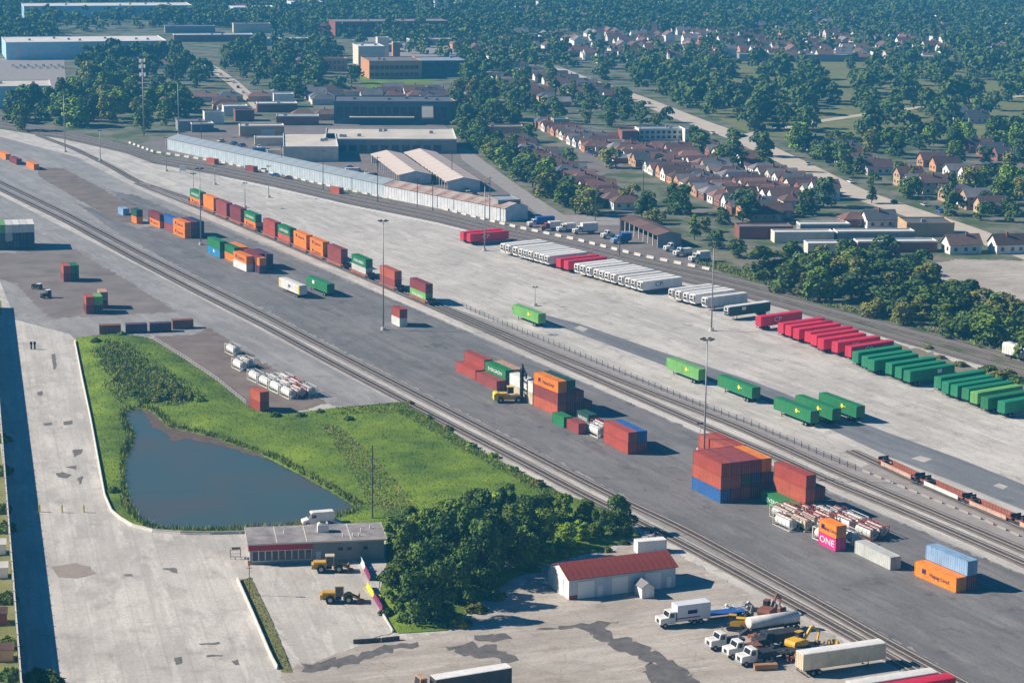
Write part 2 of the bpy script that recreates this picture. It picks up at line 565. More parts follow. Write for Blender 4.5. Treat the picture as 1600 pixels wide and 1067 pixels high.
PATCHES = [[(470, 1040), (560, 1022), (610, 1010), (650, 1004), (652, 1010), (600, 1020), (560, 1034), (495, 1052)],
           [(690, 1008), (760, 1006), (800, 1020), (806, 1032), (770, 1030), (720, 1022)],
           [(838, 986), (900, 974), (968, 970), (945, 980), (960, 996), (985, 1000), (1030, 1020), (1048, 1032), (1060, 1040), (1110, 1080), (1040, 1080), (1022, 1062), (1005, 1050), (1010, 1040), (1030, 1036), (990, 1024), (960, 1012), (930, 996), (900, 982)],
           [(80, 886), (120, 880), (140, 886), (150, 896), (120, 905), (92, 902)],
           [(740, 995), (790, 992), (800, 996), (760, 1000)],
           [(86, 740), (98, 738), (112, 742), (104, 748), (92, 746)], [(103, 730), (120, 728), (118, 734)], [(66, 662), (80, 660), (82, 664), (70, 666)],
           [(98, 659), (112, 657), (114, 663), (100, 665)], [(112, 704), (130, 702), (128, 708), (116, 714)], [(120, 748), (130, 744), (126, 758)],
           [(80, 555), (86, 553), (88, 575), (84, 578)], [(58, 613), (66, 611), (66, 619), (60, 619)], [(272, 1028), (284, 1026), (284, 1038), (275, 1038)],
           [(310, 1006), (344, 1003), (344, 1006), (312, 1009)], [(322, 1025), (348, 1022), (348, 1025), (324, 1028)], [(193, 898), (207, 897), (207, 901), (195, 901)],
           [(252, 889), (274, 887), (278, 896), (268, 894)], [(362, 1033), (372, 1030), (374, 1038), (366, 1040)]]
m_smudge = mat('tar_smudge', (0.10, 0.094, 0.09), 0.9, scale=0.9, col2=(0.21, 0.195, 0.18), detail=6)
m_brownpatch = mat('brown_patch', (0.33, 0.28, 0.24), 0.9, scale=0.5, col2=(0.26, 0.215, 0.185), detail=6)
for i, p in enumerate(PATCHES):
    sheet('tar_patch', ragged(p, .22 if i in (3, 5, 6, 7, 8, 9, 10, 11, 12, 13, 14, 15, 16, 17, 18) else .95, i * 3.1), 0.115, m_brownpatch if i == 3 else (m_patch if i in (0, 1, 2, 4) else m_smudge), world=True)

# ------------------------------------------------------------------ lawns, pond
WATER_PX = [(196, 646), (212, 638), (232, 641), (246, 652), (262, 668), (300, 676), (330, 684), (378, 700), (420, 716), (470, 742), (520, 770), (552, 790), (545, 800), (500, 812), (430, 822), (330, 826), (250, 825), (222, 812), (206, 790), (196, 750), (196, 720), (206, 700), (212, 680), (203, 662)]
LAWN_PX = [(118, 528), (180, 522), (232, 528), (285, 560), (340, 596), (386, 634), (440, 648), (520, 638), (630, 628), (690, 664), (760, 710), (830, 745), (880, 772), (985, 808), (990, 840), (930, 862), (860, 880), (800, 905), (745, 945), (700, 985), (618, 990), (592, 930), (604, 880), (602, 830), (520, 815), (430, 828), (330, 832), (240, 828), (205, 818), (180, 800), (166, 775), (145, 660)]
water_w = gpoly(WATER_PX)
lawn_w = gpoly(LAWN_PX)
def lawn_z(x, y):
    d = edge_dist((x, y), water_w)
    if inside((x, y), water_w):
        return 0.05 - min(0.5, d * 0.15)
    e = edge_dist((x, y), lawn_w)
    return 0.12 + min(1, d / 9.0) * min(1, e / 5.0) * (0.9 + 0.5 * noise.noise((x * 0.05, y * 0.05, 0))) + 0.12 * noise.noise((x * 0.3, y * 0.3, 5))
def lawn_mesh(name, poly, step, zf):
    xs = [p[0] for p in poly]
    ys = [p[1] for p in poly]
    nx, ny = int((max(xs) - min(xs)) / step) + 2, int((max(ys) - min(ys)) / step) + 2
    b = MB()
    idx = {}
    def vid(i, j):
        if (i, j) not in idx:
            x, y = min(xs) + i * step, min(ys) + j * step
            idx[(i, j)] = len(b.v)
            b.v.append((x, y, zf(x, y)))
        return idx[(i, j)]
    for i in range(nx):
        for j in range(ny):
            if inside((min(xs) + (i + .5) * step, min(ys) + (j + .5) * step), poly):
                b.f.append((vid(i, j), vid(i + 1, j), vid(i + 1, j + 1), vid(i, j + 1)))
                b.m.append(0)
    # draw the ragged rim onto the surveyed outline
    cnt = {}
    for f in b.f:
        for a, c in zip(f, f[1:] + f[:1]):
            k = (min(a, c), max(a, c))
            cnt[k] = cnt.get(k, 0) + 1
    rim = {i for k, n in cnt.items() if n == 1 for i in k}
    for i in rim:
        px, py, best = b.v[i][0], b.v[i][1], None
        for (x0, y0), (x1, y1) in zip(poly, poly[1:] + poly[:1]):
            dx, dy = x1 - x0, y1 - y0
            t = max(0, min(1, ((px - x0) * dx + (py - y0) * dy) / (dx * dx + dy * dy + 1e-9)))
            q = (math.hypot(px - x0 - t * dx, py - y0 - t * dy), x0 + t * dx, y0 + t * dy)
            best = q if best is None or q < best else best
        b.v[i] = (best[1], best[2], 0.125)
    return b.mesh(name, smooth=True, fix=False)
obj('lawn', lawn_mesh('lawn', lawn_w, 1.4, lawn_z), m_lawn, kind='structure')
mw = bpy.data.materials.new('pond_water')
mw.use_nodes = True
_b = mw.node_tree.nodes['Principled BSDF']
_wn = mw.node_tree.nodes.new('ShaderNodeTexNoise')
_wn.inputs['Scale'].default_value = 0.045
_wn.inputs['Detail'].default_value = 4
_wt = mw.node_tree.nodes.new('ShaderNodeTexCoord')
mw.node_tree.links.new(_wt.outputs['Object'], _wn.inputs['Vector'])
_wm = mw.node_tree.nodes.new('ShaderNodeMix')
_wm.data_type = 'RGBA'
_wm.inputs[6].default_value = (0.055, 0.085, 0.078, 1)
_wm.inputs[7].default_value = (0.085, 0.075, 0.06, 1)
_wr = mw.node_tree.nodes.new('ShaderNodeMapRange')
_wr.inputs[1].default_value = 0.42
_wr.inputs[2].default_value = 0.68
mw.node_tree.links.new(_wn.outputs[0], _wr.inputs[0])
mw.node_tree.links.new(_wr.outputs[0], _wm.inputs[0])
mw.node_tree.links.new(_wm.outputs[2], _b.inputs['Base Color'])
_b.inputs['Roughness'].default_value = 0.2
_b.inputs['Specular IOR Level'].default_value = 0.22
_n = mw.node_tree.nodes.new('ShaderNodeTexNoise')
_n.inputs['Scale'].default_value = 1.2
_n.inputs['Detail'].default_value = 3
_p = mw.node_tree.nodes.new('ShaderNodeBump')
_p.inputs['Strength'].default_value = 0.12
_p.inputs['Distance'].default_value = 0.2
mw.node_tree.links.new(_n.outputs[0], _p.inputs['Height'])
mw.node_tree.links.new(_p.outputs[0], _b.inputs['Normal'])
ctr = Vector((sum(p[0] for p in water_w) / len(water_w), sum(p[1] for p in water_w) / len(water_w)))
sheet('pond_water', [tuple(ctr + (Vector(p) - ctr) * 1.02) for p in water_w], 0.06, mw, world=True)
m_mud = mat('pond_mud', (0.16, 0.11, 0.085), 0.8, scale=0.4, col2=(0.09, 0.07, 0.06))
sheet('mud_bank', ragged([(216, 634), (240, 636), (262, 652), (300, 668), (335, 678), (382, 695), (420, 714), (412, 716), (372, 704), (325, 692), (292, 686), (268, 690), (262, 680), (250, 672), (238, 668), (232, 656), (226, 646)], .5, 3), 0.085, m_mud, world=True)
sheet('kerb_lawn', ragged([(372, 908), (392, 902), (420, 960), (452, 1035), (458, 1052), (440, 1050), (425, 1025), (398, 965)], 0.12), 0.12, m_lawn_dull, world=True)
sheet('verge', ragged([(1085, 412), (1130, 405), (1180, 425), (1260, 455), (1400, 495), (1600, 545), (1760, 585), (1760, 500), (1600, 440), (1480, 400), (1400, 405), (1300, 395), (1200, 385), (1120, 395)], 1.0), 0.03, m_verge, world=True)
sheet('verge', ragged([(1340, 520), (1460, 552), (1560, 590), (1700, 630), (1700, 660), (1560, 610), (1440, 575), (1345, 540)], 1.0), 0.03, m_verge, world=True)
sheet('dirt_lot', ragged([(1440, 415), (1500, 405), (1600, 408), (1720, 410), (1720, 520), (1600, 478), (1500, 452), (1450, 435)], 1.0), 0.05, m_dirt, world=True)
sheet('truck_lot', ragged([(215, 226), (262, 212), (400, 190), (690, 190), (735, 240), (805, 295), (880, 338), (985, 330), (1070, 385), (1110, 405), (1130, 428), (1000, 402), (800, 356), (560, 302), (400, 268), (300, 250)], 0.8), 0.03, m_gravel2, world=True)
sheet('alley', [(716, 232), (732, 234), (806, 288), (880, 336), (990, 340), (1000, 352), (900, 352), (860, 348), (796, 303), (722, 250)], 0.05, m_strip)
sheet('south_verge', [(-200, 560), (-30, 470), (2, 470), (10, 640), (16, 800), (36, 1067), (46, 1200), (-200, 1200)], 0.03, m_lawn_dull)

# streets of the town
def street(name, pix, width, m, z=0.045):
    pts = smooth_line(pix, 12)
    return obj(name, ribbon(pts, [(-width / 2, z), (width / 2, z)]).mesh(name, fix=False), m, kind='structure')
street('street', [(860, 105), (905, 123), (1000, 156), (1080, 188), (1160, 217), (1235, 252), (1330, 300), (1420, 331), (1500, 357), (1580, 388), (1700, 430)], 14, m_street)
street('street', [(285, 85), (330, 105), (365, 130), (395, 158), (410, 172)], 8, m_street)
street('street', [(885, 128), (840, 124), (760, 112)], 7, m_street)
street('street', [(1150, 215), (1240, 196), (1330, 182), (1500, 160), (1700, 140)], 7, m_street)
sheet('cemetery_lawn', [(1040, 95), (1240, 75), (1640, 70), (1640, 215), (1500, 220), (1300, 225), (1170, 208), (1080, 165), (1020, 130)], 0.03, m_lawn_dull)
sheet('school_lawn', [(560, 118), (640, 118), (690, 124), (640, 142), (570, 140)], 0.04, m_lawn)
sheet('parking_lot', [(-60, 92), (100, 92), (104, 140), (60, 170), (-60, 170)], 0.04, m_strip)
sheet('parking_lot', [(545, 60), (735, 55), (730, 90), (600, 90)], 0.04, m_strip)
sheet('storage_lot', [(900, 225), (950, 215), (975, 260), (930, 280), (905, 255)], 0.04, m_gravel2)

# ------------------------------------------------------------------ railway tracks
def track(name, pix, ballast, width=4.4, iters=4, ties=True, z=0.05):
    pts = smooth_line(pix, 5.0, iters=iters)
    root = obj(name, ribbon(pts, [(-width / 2, z), (-1.6, z + 0.16), (1.6, z + 0.16), (width / 2, z)]).mesh('ballast', fix=False), ballast, kind='structure')
    for s in (-0.75, 0.75):
        h = z + 0.36
        obj('rail', ribbon(pts, [(s - 0.07, z + 0.2), (s - 0.07, h), (s + 0.07, h), (s + 0.07, z + 0.2)]).mesh('rail', fix=False), m_steel, root)
    if ties:
        b = MB()
        q = resample(pts, 0.62)
        for p, n in zip(q, normals2(q)):
            d = Vector((n.y, -n.x, 0))
            M = Matrix.Translation((p.x, p.y, z)) @ Matrix(((n.x, d.x, 0, 0), (n.y, d.y, 0, 0), (0, 0, 1, 0), (0, 0, 0, 1)))
            b.box(-1.3, 1.3, -0.12, 0.12, 0.1, 0.22, 0, M, bottom=False)
        obj('sleepers', b.mesh('sleepers', fix=False), m_tie, root)['kind'] = 'stuff'
    return pts
for nm, px in (('upper', T_A), ('middle', T_B), ('lower', T_C)):
    track('main_line_track', px, m_ballast, 6.5)
LN1 = track('yard_track', N1, m_ballast2, 4.0)
LN2 = track('yard_track', N2, m_ballast2, 4.0)
track('yard_track', NLEAD, m_ballast2, 4.0)
LSP = track('yard_track', SP, m_ballast2, 4.0)
track('pad_track', U1, m_ballast2, 3.6)
track('pad_track', U2, m_ballast2, 3.4, z=0.07)

# painted stall dashes on the apron by the main line
b = MB()
for i in range(47):
    x = 345 + i * 8.2
    y = np.interp(x, [t[0] for t in T_C], [t[1] for t in T_C]) + 5
    a, c = G(x, y), G(x + 9, y + 4.2)
    d = (c - a).normalized() * 0.0
    n = Vector((-(c - a).y, (c - a).x, 0)).normalized() * 0.35
    b.face([a - n + Vector((0, 0, .04)), c - n + Vector((0, 0, .04)), c + n + Vector((0, 0, .04)), a + n + Vector((0, 0, .04))])
obj('stall_markings', b.mesh('stall_markings', fix=False), m_white, kind='structure')

# ================================================================== CONTAINERS
PC = {}
def colour(n, c, **k):
    PC[n] = paint('paint_' + n.replace(' ', '_'), c, **k)
colour('maroon', (0.20, 0.035, 0.04))
colour('brick red', (0.36, 0.065, 0.045))
colour('rust red', (0.45, 0.10, 0.055))
colour('dull red', (0.28, 0.06, 0.055))
colour('orange', (0.80, 0.23, 0.02), dirt=0.15)
colour('green', (0.018, 0.19, 0.065))
colour('dark green', (0.02, 0.085, 0.06))
colour('light green', (0.16, 0.42, 0.11))
colour('blue', (0.03, 0.12, 0.34))
colour('pale blue', (0.26, 0.42, 0.62))
colour('teal blue', (0.02, 0.22, 0.42))
colour('magenta', (0.72, 0.03, 0.22), dirt=0.1)
colour('white', (0.74, 0.72, 0.68), dirt=0.18)
colour('cream', (0.66, 0.56, 0.40), dirt=0.18)
colour('grey', (0.50, 0.51, 0.48), dirt=0.15)
colour('tan', (0.50, 0.30, 0.19))
colour('crimson', (0.66, 0.018, 0.06), dirt=0.08)
colour('pine green', (0.012, 0.225, 0.095), dirt=0.12)
colour('rust brown', (0.26, 0.10, 0.06))
colour('plum', (0.09, 0.04, 0.08))
colour('navy', (0.02, 0.04, 0.11))
colour('shade_dark', (0.045, 0.05, 0.055))  # trailer body colour darkened to carry the shade on its side
m_black = mat('black_rubber', (0.02, 0.02, 0.022), 0.8, var=0.2)
m_dark = mat('dark_steel', (0.05, 0.05, 0.055), 0.6, var=0.2)
m_grey = mat('galvanised', (0.36, 0.37, 0.38), 0.5, var=0.15, metal=0.3)
m_ink = mat('navy_lettering', (0.02, 0.02, 0.12), 0.5)
m_wlet = mat('white_lettering', (0.8, 0.8, 0.78), 0.5, var=0.03)
m_ylet = mat('yellow_emblem', (0.75, 0.62, 0.05), 0.5, var=0.05)
m_glass = mat('dark_glass', (0.02, 0.03, 0.045), 0.12, var=0.1, spec=0.6)

SIZES = {'20': (6.06, 2.59), '40': (12.19, 2.59), '40h': (12.19, 2.90), '53': (16.15, 2.90)}
CW = 2.44
def wavy(n, L, depth):
    """trapezoid corrugation along a length: list of (x, depth)"""
    out = []
    p = L / n
    for i in range(n):
        x = i * p
        out += [(x, 0), (x + p * .3, 0), (x + p * .5, depth), (x + p * .8, depth)]
    out.append((L, 0))
    return out
def container_meshes(size):
    L, H = SIZES[size]
    W = CW
    b = MB()
    n = int(L / 0.62)
    w = [(x - L / 2, d) for x, d in wavy(n, L, 0.05)]
    for s in (-1, 1):
        k = len(b.v)
        for x, d in w:
            for z in (0.16, H - 0.1):
                b.v.append((x, s * (W / 2 - 0.03 - d), z))
        for i in range(len(w) - 1):
            b.f.append((k + 2 * i, k + 2 * i + 2, k + 2 * i + 3, k + 2 * i + 1))
            b.m.append(0)
    k = len(b.v)
    for x, d in w:
        for y in (-W / 2 + 0.03, W / 2 - 0.03):
            b.v.append((x, y, H - 0.05 - d * 0.5))
    for i in range(len(w) - 1):
        b.f.append((k + 2 * i, k + 2 * i + 2, k + 2 * i + 3, k + 2 * i + 1))
        b.m.append(0)
    b.box(-L / 2 + 0.02, -L / 2 + 0.08, -W / 2 + 0.04, W / 2 - 0.04, 0.16, H - 0.08)
    b.box(L / 2 - 0.16, L / 2 - 0.12, -W / 2 + 0.04, W / 2 - 0.04, 0.16, H - 0.08)
    b.box(-L / 2 + .05, L / 2 - .05, -W / 2 + .05, W / 2 - .05, 0.08, 0.15)
    body = b.mesh('container_body')
    f = MB()
    for sx in (-1, 1):
        for sy in (-1, 1):
            x, y = sx * (L / 2 - 0.07), sy * (W / 2 - 0.06)
            f.box(x - .07, x + .07, y - .06, y + .06, 0.12, H - 0.12)
            for z in (0, H - 0.12):
                f.box(x - .1, x + .09 if sx < 0 else x + .072, y - .062, y + .062, z, z + 0.12, 1)
        for z in (0.02, H - 0.1):
            f.box(sx * (L / 2 - .06) - .05, sx * (L / 2 - .06) + .05, -W / 2 + .12, W / 2 - .12, z, z + .09)
    for sy in (-1, 1):
        for z in (0.03, H - .09):
            f.box(-L / 2 + .15, L / 2 - .15, sy * (W / 2 - .05) - .045, sy * (W / 2 - .05) + .045, z, z + (.13 if z < 1 else .075))
    frame = f.mesh('container_frame')
    d = MB()
    d.box(-.04, .04, 0.02, W / 2 - 0.13, 0.13, H - 0.12)
    for q in range(3):
        z = 0.35 + q * (H - .7) / 3
        d.box(.04, .06, .12, W / 2 - .2, z + .08, z + (H - .7) / 3 - .08)
    for y in (0.28, 0.78):
        d.cyl((0.09, y, 0.12), (0.09, y, H - 0.12), 0.028, n=5, m=1)
        d.box(.06, .12, y - .16, y + .03, 1.02, 1.08, 1)
    door = d.mesh('container_door')
    return body, frame, door

TEXT = {}
def text_mesh(word, size, stretch=1.0):
    key = (word, size, stretch)
    if key in TEXT:
        return TEXT[key]
    cu = bpy.data.curves.new('lettering', 'FONT')
    cu.body = word
    cu.size = size
    cu.align_x, cu.align_y = 'CENTER', 'CENTER'
    cu.resolution_u = 2
    cu.extrude = 0.004
    o = bpy.data.objects.new('lettering', cu)
    COL.objects.link(o)
    me = bpy.data.meshes.new_from_object(o)
    bpy.data.objects.remove(o, do_unlink=True)
    for v in me.vertices:
        v.co.x *= stretch
    me.materials.clear()
    me.materials.append(None)
    TEXT[key] = me
    return me
def lettering(parent, word, size, x, y, z, m, side=-1, stretch=1.0):
    o = obj('lettering', text_mesh(word, size, stretch), m, parent, (x, y, z))
    o.rotation_euler = (math.pi / 2, 0, 0 if side < 0 else math.pi)
    return o
def emblem_mesh(kind):
    b = MB()
    if kind == 'square':
        for x0, x1, z0, z1 in ((-.5, -.12, -.5, .5), (.12, .5, -.5, .5), (-.12, .12, -.18, .18)):
            b.box(x0, x1, -.008, .008, z0, z1)
    else:
        n = 12
        b.cyl((0, -.008, 0), (0, .008, 0), .55, n=n)
        b.box(.6, 1.5, -.008, .008, -.08, .12)
    return b.mesh('emblem')

def corner_place(px, py, z, yaw, L, W, sx, sy):
    c = G(px, py, z)
    ca, sa = math.cos(yaw), math.sin(yaw)
    lx, ly = sx * L / 2, sy * W / 2
    return Vector((c.x - (ca * lx - sa * ly), c.y - (sa * lx + ca * ly), z))

LOGOS = {'hl': ('Hapag-Lloyd', 'ink'), 'ev': ('EVERGREEN', 'w'), 'one': ('ONE', 'w')}
def container(size, col, loc, yaw, label, group, logo=None, top=None):
    body, frame, door = cached('cont' + size, lambda: container_meshes(size))
    L, H = SIZES[size]
    o = obj('shipping_container', body, PC[col], None, loc, yaw)
    tag(o, label, 'container', group)
    obj('frame', frame, [PC[col], m_dark], o)
    for s in (0, math.pi):
        # each leaf hangs on its own side of the door end
        d = obj('door', door, [PC[col], m_grey], o, (L / 2 - 0.05, 0, 0))
        if s:
            d.scale = (1, -1, 1)
    if logo == 'hl':
        obj('emblem', cached('emb_sq', lambda: emblem_mesh('square')), m_ink, o, (-L * .27, -CW / 2 - .02, H * .55))
        lettering(o, 'Hapag-Lloyd', 1.15, L * .1, -CW / 2 - .02, H * .48, m_ink)
    elif logo == 'ev':
        lettering(o, 'EVERGREEN', 1.25, 0, -CW / 2 - .02, H * .45, m_wlet, stretch=1.25 if size != '20' else .7)
    elif logo == 'one':
        lettering(o, 'ONE', 1.9, 0, -CW / 2 - .02, H * .5, m_wlet, stretch=1.3)
    elif logo == 'disc':
        obj('emblem', cached('emb_disc', lambda: emblem_mesh('disc')), m_wlet, o, (0, -CW / 2 - .02, H * .6))
    return o

LEVELS = {1: ['standing'], 2: ['bottom', 'top'], 3: ['bottom', 'middle', 'top']}
COLW = {1: ['only column'], 2: ['front column', 'back column'], 3: ['front column', 'middle column', 'back column']}
def stack(px, py, size, cols, where, group, yaw=RAIL, shift=None, z0=0.08):
    """cols: columns from the lit near side backwards, each a list of (colour[, logo]) from the ground up"""
    L, H = SIZES[size]
    base = corner_place(px, py, z0, yaw, L, CW, 1, -1)
    ax = Vector((math.cos(yaw), math.sin(yaw), 0))
    ay = Vector((-math.sin(yaw), math.cos(yaw), 0))
    nc = len(cols)
    cname = COLW.get(nc) or (['front column'] + [ORD[i] + ' column' for i in range(1, nc - 1)] + ['back column'])
    for i, c in enumerate(cols):
        z = z0
        p = base + ay * (i * (CW + 0.07)) + ax * ((shift or {}).get(i, 0))
        n = len(c)
        for k, it in enumerate(c):
            it = it if isinstance(it, tuple) else (it,)
            col = it[0]
            logo = it[1] if len(it) > 1 else None
            lv = LEVELS[n][k]
            if n == 1 and nc == 1:
                lab = '%s container %s' % (col, where)
            elif nc == 1:
                lab = '%s container, %s of the stack %s' % (col, lv, where)
            elif n == 1:
                lab = '%s container in the %s %s' % (col, cname[i], where)
            else:
                lab = '%s container, %s of the %s %s' % (col, lv, cname[i], where)
            j = (p.x + k * .03, p.y + k * .02, z)
            container(size, col, j, yaw, lab, group, logo)
            z += H + 0.01

GP = 'containers stacked on the dark central pad'
GW = 'containers on the western storage pad'
# -- right end of the central pad
stack(1493.3, 926.4, '40h', [[('orange', 'hl')], ['maroon', 'pale blue']], 'at the right end of the dark pad', GP, yaw=rad(-60.8))
stack(1390.7, 890.8, '40', [['grey']], 'alone between tank containers and orange one', GP, yaw=rad(-64.4))
stack(1305.3, 861.5, '20', [[('magenta', 'one'), ('orange', 'hl')]], 'standing against the tank containers', GP)
# -- the big red block
stack(1125.3, 786.2, '40h', [['blue', 'rust red', 'brick red'], ['maroon', 'brick red', 'dull red'], ['dull red', 'dark green', 'dull red'], ['maroon', 'navy', 'dull red'], ['dull red', 'maroon', 'orange']],
      'of the big red block', GP, yaw=rad(-64.6))
stack(1133, 758, '40h', [['maroon', 'brick red', 'rust red'], ['brick red', 'maroon', 'brick red']], 'hidden behind the big red block', GP, yaw=rad(-64.6))
stack(1239, 807.2, '40', [[('green', 'ev')]], 'lying in front of the tall red stack', GP, yaw=rad(-63))
stack(1257.3, 806, '40h', [['rust red', 'rust red', 'brick red'], ['maroon', 'maroon']], 'of the tall red stack', GP, yaw=rad(-63))
# -- blue topped maroon block
stack(981, 710, '40', [['brick red', 'brick red'], ['dull red', 'blue']], 'of the maroon block with one blue roof', GP, yaw=rad(-64.3))
# -- small boxes beside it
stack(881, 668.5, '20', [['green']], 'left of the small red box', GP)
stack(903.8, 678.8, '20', [['dull red']], 'between the small green and white boxes', GP)
stack(919.5, 665, '20', [[('dark green', 'ev')]], 'behind the small red box', GP)
# -- orange topped triple stack
stack(871, 650.5, '40h', [['rust red', 'dull red', ('orange', 'hl')], ['maroon', 'maroon', 'dark green'], ['maroon', 'dull red'], ['maroon']], 'of the triple stack right of the handler', GP, yaw=rad(-61))
# -- white pair behind the handler, red row
stack(832, 632.5, '40h', [['cream', 'white']], 'right behind the yellow container handler', GP, yaw=rad(-61))
stack(776, 611, '40', [['dull red'], ['maroon', ('green', 'ev')], ['dull red', 'tan']], 'at the left of the yellow handler', GP, yaw=rad(-63))
stack(743, 594, '40', [['brick red'], ['maroon', 'brick red']], 'at the far end of the handler row', GP, yaw=rad(-63))
# -- by the tall mast
stack(624.4, 511, '20', [['white', 'brick red']], 'beside the tall mast', GP)
# -- middle left group
stack(343.7, 404, '40h', [[('teal blue', 'disc'), 'green']], 'left of the orange and white stack', GP, yaw=rad(-62))
stack(366.5, 411, '40', [['orange', 'green'], ['maroon', 'orange']], 'hidden behind the orange and white stack', GP, yaw=rad(-62))
stack(385, 425, '40', [[('white', 'disc'), ('orange', 'hl')], ['dull red', 'maroon'], ['maroon', 'maroon'], ['plum', 'plum']], 'with the white box under orange', GP, yaw=rad(-62), shift={1: 2.5, 2: -3, 3: -1})
stack(405.5, 428, '20', [['plum', 'orange']], 'in front of the plum coloured boxes', GP, yaw=rad(-62))
# -- far left group on the pad
stack(289, 373, '40h', [[('orange', 'hl'), ('orange', 'hl')], ['maroon', 'maroon'], ['navy', 'navy']], 'of the double orange stack', GP, yaw=rad(-61))
stack(270.6, 363, '40', [['dull red', 'blue']], 'between the maroon and the double orange stacks', GP, yaw=rad(-61))
stack(249.8, 357, '40', [[('orange', 'hl'), 'maroon']], 'left of the blue topped stack', GP, yaw=rad(-61))
stack(213.6, 350, '20', [['orange', 'dark green']], 'left of the maroon topped stack', GP, yaw=rad(-61))
stack(192.5, 337, '20', [['pale blue']], 'at the far left end of the pad stacks', GP, yaw=rad(-61))
stack(62 - 9, 266, '40', [['orange']], 'nearest of three by the left picture edge', GP, yaw=rad(-62))
stack(26, 258, '40', [['maroon']], 'between two orange ones by the left edge', GP, yaw=rad(-62))
stack(9, 250, '40', [['orange']], 'cut by the left picture edge', GP, yaw=rad(-62))
# -- western pad
stack(-14, 391, '40h', [['white', 'dark green', 'light green'], ['dark green', 'dark green', 'light green'], ['navy', 'grey', 'white'], ['dark green', 'navy', 'white'], ['navy', 'dark green', 'white'], ['dark green', 'navy', 'white']], 'of the white roofed block', GW, yaw=rad(-75))
stack(99.6, 440.6, '20', [['dull red', 'rust red'], ['dark green', 'green']], 'of the red and green pair', GW, yaw=rad(-70))
stack(135, 491, '20', [['maroon', 'rust red'], ['dark green', 'light green'], ['maroon', 'tan']], 'near the four low boxes', GW, yaw=rad(-72), shift={2: -7})
for i, (x, y, c, a) in enumerate(((155.5, 522.5, 'rust brown', 12), (197, 521, 'plum', 14), (235, 519.5, 'plum', 15), (270, 514.5, 'rust brown', 17))):
    p = corner_place(x, y, 0.09, rad(a), 6.06, CW, -1, -1)
    container('20', c, p, rad(a), '%s low container, %s from the left of four end to end' % (c, ORD[i]), GW)
stack(406.4, 645, '20', [['brick red', 'rust red']], 'at the corner of the pond lawn', GW, yaw=rad(-59))

# -- tank containers
def tank_meshes():
    L, H, W = 6.06, 2.59, 2.44
    f = MB()
    for sx in (-1, 1):
        for sy in (-1, 1):
            f.box(sx * (L / 2 - .08) - .08, sx * (L / 2 - .08) + .08, sy * (W / 2 - .08) - .08, sy * (W / 2 - .08) + .08, 0, H)
        for z in (.08, H - .08):
            f.bar((sx * (L / 2 - .08), -W / 2 + .16, z), (sx * (L / 2 - .08), W / 2 - .16, z), .12)
        f.bar((sx * (L / 2 - .08), -W / 2 + .2, .2), (sx * (L / 2 - .08), W / 2 - .2, H - .2), .08)
        f.bar((sx * (L / 2 - .1), W / 2 - .2, .2), (sx * (L / 2 - .1), -W / 2 + .2, H - .2), .08)
    for sy in (-1, 1):
        f.bar((-L / 2 + .16, sy * (W / 2 - .08), .1), (L / 2 - .16, sy * (W / 2 - .08), .1), .14)
        f.bar((-L / 2 + .16, sy * (W / 2 - .08), H - .07), (L / 2 - .16, sy * (W / 2 - .08), H - .07), .1)
    frame = f.mesh('tank_frame')
    t = MB()
    prof = [(-2.85, 0.0), (-2.8, .6), (-2.6, 1.0), (-2.3, 1.12), (2.3, 1.12), (2.6, 1.0), (2.8, .6), (2.85, 0)]
    n = 16
    for x, r in prof:
        for i in range(n):
            a = 2 * math.pi * i / n
            t.v.append((x, r * math.cos(a), 1.32 + r * math.sin(a)))
    for k in range(len(prof) - 1):
        for i in range(n):
            j = (i + 1) % n
            t.f.append((k * n + i, k * n + j, k * n + n + j, k * n + n + i))
            t.m.append(0)
    for x in (-1.4, 0, 1.4):
        t.cyl((x - .06, 0, 1.32), (x + .06, 0, 1.32), 1.145, n=16, m=1)
    vessel = t.mesh('tank_vessel')
    w = MB()
    w.box(-2.8, 2.8, -.28, .28, 2.5, 2.54)
    w.cyl((0.4, 0, 2.4), (0.4, 0, 2.66), .3, n=10)
    w.box(-1.2, -.6, -.2, .2, 2.54, 2.68)
    walk = w.mesh('walkway')
    return frame, vessel, walk
def tank(loc, yaw, fc, vc, label, group):
    frame, vessel, walk = cached('tank', tank_meshes)
    o = obj('tank_container', vessel, [PC[vc], m_grey], None, loc, yaw)
    tag(o, label, 'tank container', group)
    obj('frame', frame, PC[fc], o)
    obj('walkway', walk, PC['dull red'] if fc != 'white' else m_grey, o)
    return o
def tank_grid(px, py, spots, where, group, yaw=RAIL, fc='white'):
    base = corner_place(px, py, 0.09, yaw, 6.06, CW, 1, -1)
    ax = Vector((math.cos(yaw), math.sin(yaw), 0))
    ay = Vector((-math.sin(yaw), math.cos(yaw), 0))
    for n, (i, j, f, v) in enumerate(spots):
        p = base - ax * (i * 6.9) + ay * (j * 2.75)
        tank(p, yaw, f, v, '%s tank container, %s frame, row %s, %s from near end, %s' % (v, f, ORD[int(j)], ORD[int(round(i)) if i > 0 else 0], where), group)
random.seed(8)
GT1 = 'tank containers beside the orange and magenta pair'
tank_grid(1233.2, 831, [(0, 0, 'grey', 'white')], 'left of the tank cluster', GT1, yaw=rad(-62.5))
tank_grid(1257.5, 831.5, [(0, 0, 'cream', 'cream'), (1, 0, 'cream', 'grey'), (0.1, 1, 'rust red', 'grey'), (1.1, 1, 'dull red', 'white'), (0, 2, 'rust red', 'white'), (1.1, 2, 'rust red', 'grey')], 'behind the white tank', GT1, yaw=rad(-62.5))
tank_grid(1296, 853, [(0, 0, 'white', 'white')], 'just behind the magenta one', GT1, yaw=rad(-62.5))
